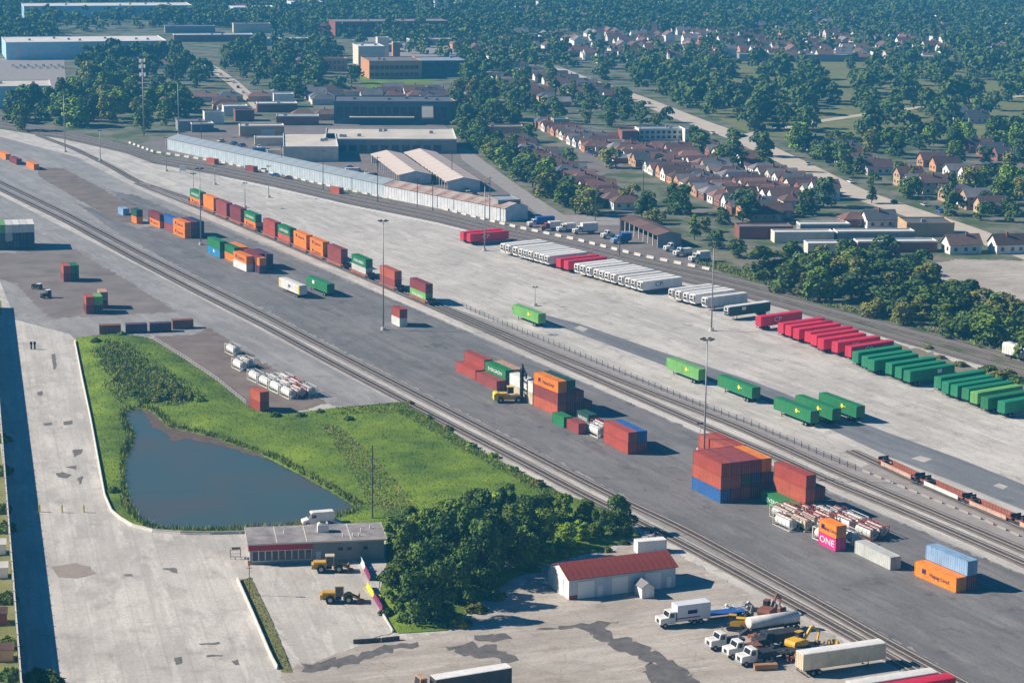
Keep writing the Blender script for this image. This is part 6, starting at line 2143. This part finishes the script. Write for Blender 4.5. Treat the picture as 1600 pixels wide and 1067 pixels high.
def van(px, py, yaw, label, sy=1):
    o = truck_base('cargo_van', px, py, yaw, label, 'van', 6.6, None, -1, sy)
    prof = [(-3.3, .4), (-3.3, 1.0), (-2.2, 1.3), (-1.5, 2.5), (-1.2, 2.65), (3.2, 2.65), (3.3, 2.5), (3.3, .4)]
    b = MB()
    n = len(prof)
    for s in (-1, 1):
        b.v += [(x, s * (1.0 if z < 2 else .93), z) for x, z in prof]
    for i in range(n):
        j = (i + 1) % n
        b.f.append((i, j, n + j, n + i))
        b.m.append(0)
    b.f += [tuple(range(n - 1, -1, -1)), tuple(range(n, 2 * n))]
    b.m += [0, 0]
    obj('body', b.mesh('body'), PC['white'], o)
    g = MB().face([(-2.16, -.85, 1.42), (-2.16, .85, 1.42), (-1.6, .8, 2.4), (-1.6, -.8, 2.4)])
    obj('windscreen', g.mesh('windscreen'), m_glass, o, (-.03, 0, .03))
    for s in (-1, 1):
        obj('side_window', MB().box(-1.4, -.5, s * 1.0 - .02, s * 1.0 + .02, 1.5, 2.1).mesh('side_window'), m_glass, o)
    wheels(o, (-2.3, 2.2), (-.9, .9), .38, .24)
    return o
def car_meshes():
    def hull(prof, wl, wt):
        b = MB()
        n = len(prof)
        for s in (-1, 1):
            b.v += [(x, s * (wl if z < .95 else wt), z) for x, z in prof]
        for i in range(n):
            j = (i + 1) % n
            b.f.append((i, j, n + j, n + i))
            b.m.append(0)
        b.f += [tuple(range(n - 1, -1, -1)), tuple(range(n, 2 * n))]
        b.m += [0, 0]
        return b
    body = hull([(-2.2, .35), (-2.25, .7), (-1.2, .9), (1.7, .92), (2.2, .8), (2.2, .35)], .88, .86).mesh('body')
    cabin = hull([(-1.15, .9), (-.5, 1.42), (1.0, 1.45), (1.7, .92)], .82, .68).mesh('cabin')
    roof = MB().box(-.45, .95, -.64, .64, 1.43, 1.48).mesh('roof')
    return body, cabin, roof
CARC = [('white', PC['white']), ('silver', PC['grey']), ('black', m_dark), ('blue', PC['blue']), ('red', PC['brick red']), ('grey', m_grey)]
def car(x, y, yaw, ci, label, group):
    body, cabin, roof = cached('car', car_meshes)
    o = tag(obj('parked_car', body, CARC[ci][1], None, (x, y, .06), yaw), label, 'car', group)
    obj('cabin', cabin, m_glass, o)
    obj('roof', roof, CARC[ci][1], o)
    for wx in (-1.35, 1.35):
        for wy in (-.78, .78):
            obj('wheel', tyre(.32, .2), [m_black, m_grey], o, (wx, wy, .32))
def loader(px, py, yaw, label, bucket=True):
    p = G(px, py)
    o = tag(obj('wheel_loader', None, None, None, (p.x, p.y, .1), yaw), label, 'loader', 'wheel loaders in the loader yard')
    b = MB().prism([(-.85, .9), (.85, .9), (.85, 2.0), (.7, 2.15), (-.7, 2.15), (-.85, 2.0)], -3.3, -.9)
    obj('engine_hood', b.mesh('engine_hood'), m_cyel, o)
    obj('counterweight', MB().box(-3.7, -3.3, -1.1, 1.1, .8, 1.7).mesh('counterweight'), m_cyel, o)
    obj('rear_frame', MB().box(-3.2, .2, -.55, .55, .6, 1.0).mesh('rear_frame'), m_dark, o)
    c = obj('cab', MB().prism([(-.75, 1.3), (.75, 1.3), (.7, 3.1), (-.7, 3.1)], -.9, .55).mesh('cab'), m_glass, o)
    obj('cab_roof', MB().box(-1.05, .7, -.85, .85, 3.1, 3.28).mesh('cab_roof'), PC['cream'], c)
    fm = MB()
    for x in (-.9, .55):
        for s in (-.74, .74):
            fm.box(x - .07, x + .07, s - .06, s + .06, 1.2, 3.1)
    obj('cab_frame', fm.mesh('cab_frame'), m_cyel, c)
    obj('front_frame', MB().box(.5, 2.2, -.6, .6, .6, 1.5).mesh('front_frame'), m_cyel, o)
    am = MB()
    for s in (-.5, .5):
        am.bar((1.2, s, 1.7), (3.3, s, .8), .2, .35)
        am.bar((.9, s, 1.2), (2.6, s, 1.3), .12)
    obj('lift_arm', am.mesh('lift_arm'), m_cyel, o)
    wheels(o, (-1.9, 1.5), (-1.05, 1.05), .8, .6)
    if bucket:
        bk = MB().prism([(3.2, .1), (4.3, .08), (4.3, .16), (3.4, .3), (3.3, .9), (3.6, 1.3), (3.5, 1.36), (3.15, 1.0)], -1.35, 1.35, axis='y')
        bk.v = [(a, t, z) for (a, t, z) in bk.v]
        obj('bucket', bk.mesh('bucket'), m_rust, o)
    return o
loader(517, 893, rad(6), 'yellow wheel loader beside the yard office')
loader(532, 941, rad(4), 'yellow wheel loader in the middle of the loader yard')
def plough(a, b_, c1, c2, label, frame):
    p, q = G(*a), G(*b_)
    d = q - p
    yaw = math.atan2(d.y, d.x)
    L = d.length
    o = tag(obj('snow_plough', None, None, None, (p.x, p.y, .1), yaw), label, 'plough', 'snow ploughs beside the loader yard')
    prof = [(0, .1), (.25, .35), (.32, .8), (.2, 1.25), (.08, 1.25), (.2, .8), (.14, .4), (-.08, .12)]
    obj('blade', MB().prism(prof, L * .45, L).mesh('blade'), c1, o)
    obj('blade_extension', MB().prism(prof, 0, L * .44).mesh('blade_extension'), c2, o)
    f = MB()
    for x in (L * .3, L * .7):
        f.bar((x, .2, .5), (L * .5, 1.4, .6), .14)
        f.bar((x, .25, 1.0), (x, .7, .3), .12)
    f.bar((L * .2, .3, .7), (L * .8, .3, .7), .16)
    obj('push_frame', f.mesh('push_frame'), frame, o)
m_mag = paint('paint_plum_blade', (0.20, 0.018, 0.085), dirt=.2)
plough((562, 878), (577, 908), m_mag, PC['white'], 'red and white plough blade in front of the office loader', m_blue)
plough((572, 918), (596, 956), m_mag, m_yel, 'plum and yellow plough blade in front of the middle loader', m_yel)
v_ = van(474, 823, rad(18), 'white cargo van parked behind the yard office', sy=-1)
g = G(524, 818)
tag(obj('loading_ramp', MB().prism([(0, 0), (2.6, .0), (0, 1.0)], -.5, .5, axis='y').mesh('ramp'), m_barrier, None, (g.x, g.y, .1), rad(-40)), 'short pale ramp behind the white cargo van', 'ramp')
# lamp on the verge, rack, low timbers
g = G(390, 930)
o = tag(obj('signal_post', MB().cyl((0, 0, 0), (0, 0, 6.6), .09, .07, n=8).mesh('post'), m_rust, None, (g.x, g.y, .1)), 'rusty signal post on the grass strip before the office', 'post')
obj('signal_head', MB().box(-.22, .22, -.2, .2, 5.7, 6.7).mesh('signal_head'), paint('paint_signal', (.7, .25, .05)), o)
obj('crossarm', MB().box(-.5, .5, -.05, .05, 5.2, 5.3).mesh('crossarm'), m_rust, o)
g = G(368, 872)
o = tag(obj('steel_rack', None, None, None, (g.x, g.y, .1), rad(10)), 'low steel rack beside the office corner', 'rack')
f = MB()
for x in (-1, 1):
    for y in (-.8, .8):
        f.box(x - .05, x + .05, y - .05, y + .05, 0, 1.9)
for z in (.6, 1.85):
    f.bar((-1, -.8, z), (1, -.8, z), .08).bar((-1, .8, z), (1, .8, z), .08).bar((-1, -.8, z), (-1, .8, z), .08).bar((1, -.8, z), (1, .8, z), .08)
obj('frame', f.mesh('frame'), m_grey, o)
obj('tray', MB().box(-.7, .9, -.6, .6, 1.89, 2.0).mesh('tray'), m_dark, o)
def beam(a, b_, h, w, m, label, name='timber_beam', cat='beam'):
    p, q = G(*a), G(*b_)
    d = q - p
    tag(obj(name, MB().box(0, d.length, -w / 2, w / 2, 0, h).box(.1, d.length - .1, -w / 2 + .05, w / 2 - .05, h, h + .04).mesh(name), m, None, (p.x, p.y, .11), math.atan2(d.y, d.x)), label, cat, 'kerb beams of the loader yard')
beam((552, 1006), (595, 1003), .7, .35, m_tie, 'dark timber beam, left half of the low rail below the loader yard')
beam((596, 1003), (624, 1000), .7, .35, m_tie, 'dark timber beam, right half of the low rail below the loader yard')
beam((597, 959), (614, 988), .35, .3, m_barrier, 'pale kerb beam at the right side of the loader yard')
beam((1045 + 105, 1040), (1150, 1040.2), .1, .1, m_tie, 'tiny beam') if False else None

# ---- lower yard trucks and machines
GK = 'trucks and machines in the lower yard'
box_truck(1031, 984, rad(22), 'white box truck with a dark emblem before the red roofed workshop', mat('box_silver', (.62, .64, .68), .45, var=.05), PC['white'], 10.0, 4.0, GK, True, sy=-1)
fb_ = flatbed(1100, 972, rad(20), 'low flatbed with a blue deck behind the white box truck', m_blue, GK, 8.5, -1)
for k, (x, y, c, lab) in enumerate(((1110, 1019, 'white', 'farthest'), (1137, 1032, 'white', 'middle'), (1158, 1044, 'pale blue', 'nearest'))):
    tractor(x, y, rad(24), '%s of three white nosed tractor trucks parked side by side' % lab, PC['white'], GK, -1, back=(1.5 + .3 * k, (m_dark, m_rust, m_dark)[k]))
def tank_truck(px, py, yaw, label):
    o = truck_base('tank_trailer', px, py, yaw, label, 'trailer', 10.5, GK, -1, -1)
    b = MB()
    n = 16
    prof = [(-5.1, 0), (-5.05, .9), (-4.9, 1.1), (4.9, 1.1), (5.05, .9), (5.1, 0)]
    for x, rr in prof:
        for i in range(n):
            a = 2 * math.pi * i / n
            b.v.append((x, rr * 1.08 * math.cos(a), 2.2 + rr * .95 * math.sin(a)))
    for k in range(len(prof) - 1):
        for i in range(n):
            j = (i + 1) % n
            b.f.append((k * n + i, k * n + j, k * n + n + j, k * n + n + i))
            b.m.append(0)
    obj('tank', b.mesh('tank', smooth=True), PC['white'], o)
    s = MB()
    for x in (-4.9, -1.6, 1.6, 4.9):
        s.box(x - .08, x + .08, -1.2, 1.2, 1.0, 1.5)
    s.box(-5, 5, -.4, .4, .75, 1.1)
    obj('cradle', s.mesh('cradle'), m_dark, o)
    wheels(o, (3.2, 4.4), (-1, 1))
    return o
tank_truck(1172, 996, rad(24), 'white tank trailer among the machines in the lower yard')
def excavator(px, py, yaw, label, col, boom=True):
    p = G(px, py)
    o = tag(obj('excavator', None, None, None, (p.x, p.y, .1), yaw), label, 'excavator', GK)
    tm = cached('crawler', lambda: MB().prism([(-1.9, .35), (-1.5, 0), (1.5, 0), (1.9, .35), (1.9, .6), (1.5, .85), (-1.5, .85), (-1.9, .6)], -.25, .25, axis='y').mesh('crawler_track'))
    for s in (-1.0, 1.0):
        obj('crawler_track', tm, m_dark, o, (0, s, 0))
    obj('undercarriage', MB().box(-.9, .9, -.8, .8, .4, .95).mesh('undercarriage'), m_dark, o)
    obj('engine_house', MB().prism([(-2.2, .95), (1.3, .95), (1.3, 1.7), (.4, 2.05), (-2.1, 2.05), (-2.3, 1.5)], -1.2, 1.2, axis='y').mesh('engine_house'), col, o)
    obj('cab', MB().box(.2, 1.5, .25, 1.15, 1.5, 2.9).mesh('cab'), m_glass, o)
    obj('cab_roof', MB().box(.15, 1.55, .2, 1.2, 2.9, 3.0).mesh('cab_roof'), col, o)
    if boom:
        bm_ = MB().bar((1.2, -.2, 1.6), (3.0, -.2, 3.6), .35, .5).bar((3.0, -.2, 3.6), (5.2, -.2, 2.2), .3, .4)
        obj('boom', bm_.mesh('boom'), col, o)
        obj('stick', MB().bar((5.1, -.2, 2.4), (4.6, -.2, .6), .22, .3).mesh('stick'), col, o)
        obj('bucket', MB().prism([(4.2, .05), (5.0, .05), (5.1, .6), (4.4, .8)], -.6, .2, axis='y').mesh('bucket'), m_rust, o)
    return o
excavator(1247, 1015, rad(40), 'yellow excavator behind the cream trailer body', m_cyel)
excavator(1152, 984, rad(170), 'low yellow machine between the box truck and the tractors', m_cyel, boom=False)
excavator(1200, 965, rad(60), 'rusty red crane carrier at the edge of the lower tracks', m_rust)
box_truck(1183, 1018, rad(24), 'dark dumper truck beside the yellow excavator', m_dark, m_dark, 8.5, 2.6, GK, False, -1)
flatbed(1190, 1036, rad(24), 'loaded flatbed in front of the yellow excavator', m_dark, GK, 9, -1)
# heaps of parts lying between them
rr = random.Random(12)
jm = []
for k in range(5):
    b = MB()
    for i in range(9):
        M = Matrix.Translation((rr.uniform(-.9, .9), rr.uniform(-.6, .6), rr.uniform(.1, .7))) @ Matrix.Rotation(rr.uniform(0, 6), 4, Vector((rr.random(), rr.random(), 1)).normalized())
        b.box(-rr.uniform(.2, .9), rr.uniform(.2, .9), -.2, .2, -.12, .2, 0, M)
    jm.append(b.mesh('scrap_heap'))
spots = [(1150, 962), (1168, 968), (1184, 976), (1162, 990), (1178, 1000), (1196, 1008), (1212, 1020), (1228, 1028), (1250, 1030), (1268, 1026), (1290, 1018), (1300, 1012), (1218, 996), (1140, 955), (1205, 952), (1222, 960), (1170, 953), (1240, 1034), (1208, 1040)]
cols = [PC['white'], m_dark, m_rust, PC['tan'], m_grey, m_cyel, m_blue]
cn = ['white', 'black', 'rusty', 'tan', 'grey', 'yellow', 'blue']
for i, (x, y) in enumerate(sorted(spots)):
    g = G(x, y)
    k = rr.randrange(7)
    tag(obj('scrap_heap', jm[i % 5], cols[k], None, (g.x, g.y, .1), rr.uniform(0, 6)), '%s heap of machine parts, %s from the left in the lower yard' % (cn[k], nth(i)), 'scrap heap', 'heaps of machine parts in the lower yard').scale = (1.2, 1.2, 1.3)
g = G(1196, 1046)
tag(obj('timber_crate', MB().box(-2.0, 2.0, -.5, .5, .12, .95).box(-1.9, -1.6, -.5, .5, 0, .12).box(1.6, 1.9, -.5, .5, 0, .12).box(-2.03, 2.03, -.53, .53, .9, .98).mesh('timber_crate'), m_wood, None, (g.x, g.y, .1), rad(10)), 'long orange-brown timber crate in front of the tractor trucks', 'crate')
# truck cut by the bottom edge
trailer(681.6, 1062, rad(26), 'shade_dark', 'white roofed dark trailer at the bottom picture edge', GY, L=13.6, sx=-1, sy=-1, zc=4.1, roof='white', doors=0)
tractor(640, 1100, rad(26), 'tan tractor truck at the bottom picture edge', PC['tan'], GK, -1, high=3.9)

# ---- container handler on the pad
def handler(px, py, yaw):
    p = G(px, py)
    o = tag(obj('container_handler', None, None, None, (p.x, p.y, .08), yaw), 'yellow container handler with a black mast between the stacks', 'container handler')
    obj('chassis', MB().box(-3.4, 2.6, -1.1, 1.1, .8, 1.7).mesh('chassis'), m_cyel, o)
    obj('counterweight', MB().prism([(-4.3, .7), (-3.2, .7), (-3.2, 2.6), (-3.9, 2.6), (-4.3, 2.2)], -1.5, 1.5, axis='y').mesh('counterweight'), m_yel, o)
    obj('engine_hood', MB().box(-3.2, -.9, -1.0, 1.0, 1.7, 2.4).mesh('engine_hood'), m_cyel, o)
    c = obj('cab', MB().box(-.7, .8, -.8, .8, 2.3, 3.9).mesh('cab'), m_glass, o)
    obj('cab_roof', MB().box(-.8, .9, -.9, .9, 3.9, 4.05).mesh('cab_roof'), m_yel, c)
    m = MB()
    for s in (-1.0, 1.0):
        m.box(2.6, 3.0, s - .18, s + .18, .4, 8.4)
        m.box(3.02, 3.3, s * .8 - .14, s * .8 + .14, .8, 9.6)
    for z in (1.2, 3.4, 5.6, 8.1):
        m.box(2.62, 2.98, -.85, .85, z, z + .35)
    for z in (2, 4.2, 6.4):
        m.bar((2.8, -.9, z), (2.8, .9, z + 1.6), .12)
    obj('mast', m.mesh('mast'), m_dark, o)
    s = MB().box(3.35, 3.9, -3.1, 3.1, 7.2, 7.8).box(3.4, 3.85, -3.1, -2.8, 6.6, 7.2).box(3.4, 3.85, 2.8, 3.1, 6.6, 7.2)
    s.box(3.3, 3.6, -.9, .9, 6.6, 8.6)
    obj('spreader', s.mesh('spreader'), m_dark, o)
    wheels(o, (1.9,), (-1.7, -.95, .95, 1.7), .85, .6)
    wheels(o, (-2.6,), (-1.2, 1.2), .8, .6)
handler(797, 628, rad(8))

# ---- truck lot beyond the main line
GU = 'vehicles in the truck lot beyond the main line'
box_truck(826, 356, rad(20), 'blue box truck at the far end of the truck lot', m_blue, PC['white'], 10.5, 3.8, GU, sy=-1)
box_truck(846, 362, rad(20), 'crimson cabbed box truck beside the blue one', PC['white'], PC['brick red'], 8, 3.4, GU, sy=-1)
box_truck(872, 364, rad(20), 'small white box truck, first right of the crimson cab', PC['white'], PC['white'], 7, 3.2, GU, sy=-1)
box_truck(897, 367, rad(20), 'white box truck in the middle of the truck lot', PC['white'], PC['white'], 9.5, 4.0, GU, sy=-1)
tractor(942, 374, rad(24), 'white tractor truck left of the blue van', PC['white'], GU, -1)
box_truck(958, 382, rad(24), 'blue step truck in the truck lot', m_blue, PC['pale blue'], 7.5, 3.6, GU, sy=-1)
tractor(1040, 394, rad(20), 'white tractor truck at the corner of the truck shed', PC['white'], GU, -1)
tractor(1056, 402, rad(28), 'white crane truck before the tree right of the shed', PC['white'], GU, -1, back=(2.6, PC['white']))
box_truck(1080, 411, rad(24), 'white box truck at the near end of the truck lot', PC['white'], PC['white'], 7.5, 3.6, GU, sy=-1)
for i, (x, y, c) in enumerate(((335, 258, 'rust red'), (396, 270, 'dull red'), (530, 304, 'rust red'))):
    pp = corner_place(x, y, .05, rad(-46), 6.06, CW, 1, -1)
    container('20', c, pp, rad(-46), '%s container on the main line verge, %s from the far end' % (c, ORD[i]), 'containers on the main line verge')
for i, (x, y) in enumerate(((392, 266), (412, 268), (300, 240), (430, 276), (450, 280))):
    g = G(x, y)
    car(g.x, g.y, rad(-50 + i * 9), i % 6, '%s car on the main line verge, %s in order from the far end' % (CARC[i % 6][0], ORD[i]), 'cars on the main line verge')
rr = random.Random(3)
n = 0
for row in range(4):
    for k in range(8):
        if rr.random() < .18:
            continue
        g = G(908, 232) + Vector((math.cos(TOWN), math.sin(TOWN), 0)) * (k * 4.6) + Vector((math.cos(TOWN + math.pi / 2), math.sin(TOWN + math.pi / 2), 0)) * (row * 6.0)
        ci = rr.choice((0, 0, 1, 2, 3, 4, 5))
        car(g.x, g.y, TOWN + math.pi / 2, ci, '%s car, %s from the far end of lot row %s behind the alley houses' % (CARC[ci][0], nth(k), ORD[row]), 'cars in the lot behind the alley houses')
for i, (x, y) in enumerate(((1320, 286), (1440, 322), (1452, 327), (1460, 332), (1478, 336), (1090, 205), (1098, 208), (1107, 210), (1062, 203), (1130, 214), (1145, 217), (1010, 163), (950, 140), (1255, 258), (1395, 318))):
    g = G(x, y)
    ci = i % 6
    car(g.x + rr.uniform(-3, 3), g.y, TOWN, ci, '%s car on the street, %s counted along the list of cars from the right bend' % (CARC[ci][0], nth(i)) if False else '%s car on the long town street, %s from the right' % (CARC[ci][0], nth(sorted((1320, 1440, 1452, 1460, 1478, 1090, 1098, 1107, 1062, 1130, 1145, 1010, 950, 1255, 1395), reverse=True).index(x))), 'cars on the town street')
for i in range(14):
    g = G(20 + i * 6, 104 + (i % 2) * 3)
    ci = rr.choice((0, 0, 0, 1, 2))
    car(g.x, g.y, rad(100), ci, '%s car, %s from the left on the roadside lot before the white warehouse' % (CARC[ci][0], nth(i)), 'cars before the white warehouse')
for i, (x, y) in enumerate(((335, 108), (345, 118), (352, 124), (372, 138), (380, 146), (392, 152), (400, 163), (365, 130))):
    g = G(x, y)
    ci = rr.choice((0, 1, 0, 2))
    car(g.x, g.y, rad(-85), ci, '%s car, %s from the far end of the left town street' % (CARC[ci][0], nth(sorted((335, 345, 352, 372, 380, 392, 400, 365)).index(x))), 'cars on the left town street')
for i in range(9):
    for s, (x0, y0) in enumerate(((668, 262), (622, 262))):
        if s and i > 4:
            continue
        g = G(x0, y0) + Vector((math.cos(rad(-76.8)), math.sin(rad(-76.8)), 0)) * (i * 6.5)
        ci = rr.choice((0, 0, 0, 1))
        car(g.x, g.y, rad(15), ci, '%s vehicle, %s from the far end beside the %s storage row' % (CARC[ci][0], nth(i), ('right', 'left')[s]), 'vehicles beside the storage rows')

for i, (x, y) in enumerate(((405, 232), (418, 236), (430, 240), (365, 226), (378, 229), (345, 222), (700, 268), (706, 276), (714, 284), (722, 292), (730, 300), (742, 306), (752, 312), (765, 318), (560, 268), (572, 272), (584, 276), (546, 264), (600, 292), (612, 296), (690, 312), (700, 316), (770, 330), (812, 330), (824, 336))):
    g = G(x, y)
    ci = rr.choice((0, 0, 0, 1, 2, 3))
    car(g.x, g.y, rad(rr.choice((15, 103, 60))), ci, '%s car, %s from the left in the works yard behind the long shed' % (CARC[ci][0], nth(sorted((405, 418, 430, 365, 378, 345, 700, 706, 714, 722, 730, 742, 752, 765, 560, 572, 584, 546, 600, 612, 690, 700.5, 770, 812, 824)).index(x) if x != 700 else 14 + (i > 6))), 'cars in the works yard')
for i, (x, y, c) in enumerate(((612, 300, 'blue'), (630, 303, 'white'), (540, 272, 'white'), (395, 240, 'teal blue'), (418, 243, 'grey'), (660, 312, 'rust brown'))):
    pp = corner_place(x, y, .05, rad(12), 6.06, CW, -1, -1)
    container('20', c, pp, rad(12), '%s container standing in the works yard behind the long shed%s' % (c, ', near the sheds' if i == 1 else (', near the factory' if i == 2 else '')), 'containers in the works yard')

# ================================================================== BARRIERS, FENCES, BOLLARDS
def barrier_mesh(L):
    return cached('barrier%.2f' % L, lambda: MB().prism([(-.3, 0), (.3, 0), (.26, .18), (.13, .38), (.1, .85), (-.1, .85), (-.13, .38), (-.26, .18)], -L / 2 + .04, L / 2 - .04).mesh('concrete_barrier'))
def barrier_line(pix, L, where, group, every=1.0, z=.09, scale=1.0, m=None):
    pts = resample([G(*p) for p in pix], L * every)
    for i, (a, b_) in enumerate(zip(pts[:-1], pts[1:])):
        c = (a + b_) / 2
        d = b_ - a
        o = obj('concrete_barrier', barrier_mesh(L), m or m_barrier, None, (c.x, c.y, z), math.atan2(d.y, d.x))
        o.scale = (1, scale, scale)
        tag(o, 'pale concrete barrier, %s %s' % (nth(i), where), 'barrier', group)
barrier_line([(117, 534), (128, 590), (142, 656), (155, 727), (164, 776), (175, 801), (200, 821), (236, 831), (300, 836), (385, 834), (470, 827), (520, 819)], 6.0, 'from the far end along the pond', 'concrete barriers along the pond', scale=.75)
barrier_line([(371, 906), (398, 967), (424, 1028), (436, 1050), (446, 1054)], 4.5, 'from the top beside the dry grass strip', 'concrete barriers beside the grass strip', z=.1, scale=.8)
barrier_line([(x, y - 6.5) for x, y in T_A if 190 <= x <= 1130], 3.6, 'from the far end behind the main line', 'concrete blocks behind the main line', every=1.9, z=.04, scale=1.1, m=m_barrier)
barrier_line([(1345, 735), (1430, 770), (1520, 806), (1610, 846)], 3.0, 'from the left below the empty rail cars', 'concrete barriers below the empty rail cars', every=1.45, z=.08, scale=.55, m=m_strip)
def fence(pix, step, h, label, m_post, wires=3, z=.06, name='fence', cap=None):
    pts = resample([G(*p) for p in pix], step)
    o = tag(obj(name, None, None, None, (pts[0].x, pts[0].y, 0)), label, 'fence')
    pm = MB().cyl((0, 0, 0), (0, 0, h), .07, n=6).mesh('post')
    for p_ in pts:
        obj('post', pm, m_post, o, (p_.x - pts[0].x, p_.y - pts[0].y, z))
    w = MB()
    for k in range(wires):
        zz = z + h * (k + 1) / wires - .05
        for a, b_ in zip(pts[:-1], pts[1:]):
            w.bar((a.x - pts[0].x, a.y - pts[0].y, zz), (b_.x - pts[0].x, b_.y - pts[0].y, zz), .05)
    obj('rails', w.mesh('rails'), m_post, o)
    return pts
pts = fence([(722, 481), (792, 511), (860, 538), (1080, 630.5), (1185, 670), (1290, 716), (1340, 737)], 3.2, 1.5, 'low dark fence between the yard tracks and the east lane', m_dark)
fence([(236, 530), (285, 560), (340, 597), (388, 636)], 2.4, 1.2, 'white post fence between the pond lawn and the storage pad', m_white, 2)
fence([(705, 942), (728, 922), (768, 902), (812, 888)], 2.4, 1.6, 'curving pale fence below the copse', m_barrier, 4, z=.1)
bm_ = MB().cyl((0, 0, 0), (0, 0, 1.15), .14, n=10).cyl((0, 0, 1.15), (0, 0, 1.22), .1, .02, n=10).mesh('bollard')
for i, (x, y) in enumerate(((62, 800), (97, 801), (131, 801))):
    g = G(x, y)
    o = tag(obj('gate_post', bm_, m_yel, None, (g.x, g.y, .08)), 'yellow gate post, %s across the access road' % ('left', 'middle', 'right')[i], 'bollard', 'yellow gate posts across the access road')
    o.scale = (1.3, 1.3, 1.4)
for i, x in enumerate((49, 54.5)):
    g = G(x, 546)
    o = tag(obj('card_reader_post', MB().box(-.2, .2, -.2, .2, 0, 1.3).box(-.32, .32, -.25, .25, 1.3, 2.1).mesh('card_reader_post'), m_dark, None, (g.x, g.y, .1)), 'dark card reader post, %s of the pair at the top of the access road' % ('left', 'right')[i], 'post', 'card reader posts on the access road')
for i, (x, y, w, h) in enumerate(((58, 452, 2.6, 1.7), (72, 466, 2.4, 2.4))):
    g = G(x, y)
    o = tag(obj('parked_tractor', MB().box(-1.6, .3, -.7, .7, .7, 1.5).box(.3, 1.5, -.75, .75, .6, h).mesh('tractor_body'), m_dark, None, (g.x, g.y, .1), rad(-20 + 60 * i)), ('dark yard tractor in the wall shadow', 'pale cabbed yard tractor near the four low boxes')[i], 'tractor', 'yard tractors on the western pad')
    wheels(o, (-1.1, 1.0), (-.75, .75), .5, .3)
    obj('cab_roof', MB().box(.2, 1.6, -.8, .8, h, h + .12).mesh('cab_roof'), PC['white'], o)
g = G(286, 270)
tag(obj('notice_board', MB().box(-1.4, 1.4, -.06, .06, .8, 3.0).box(-1.3, -1.1, -.1, .1, 0, .8).box(1.1, 1.3, -.1, .1, 0, .8).mesh('notice_board'), m_white, None, (g.x, g.y, .05), rad(10)), 'white notice board on the apron at the far left', 'sign')

# ================================================================== HAZE
hz = MB().box(-3300, 3300, -700, 6300, -1.0, 136.0)
hm = bpy.data.materials.new('haze')
hm.use_nodes = True
hn = hm.node_tree.nodes
for nd in list(hn):
    if nd.type == 'BSDF_PRINCIPLED':
        hn.remove(nd)
pv = hn.new('ShaderNodeVolumePrincipled')
pv.inputs['Color'].default_value = (0.09, 0.52, 1.0, 1)
pv.inputs['Density'].default_value = 0.00018
pv.inputs['Anisotropy'].default_value = 0.0
hm.node_tree.links.new(pv.outputs[0], [n for n in hn if n.type == 'OUTPUT_MATERIAL'][0].inputs['Volume'])
ho = obj('haze', hz.mesh('haze'), None, kind='stuff')
ho.data.materials.clear()
ho.data.materials.append(hm)
ho['label'] = 'pale blue summer haze over the yard and town'
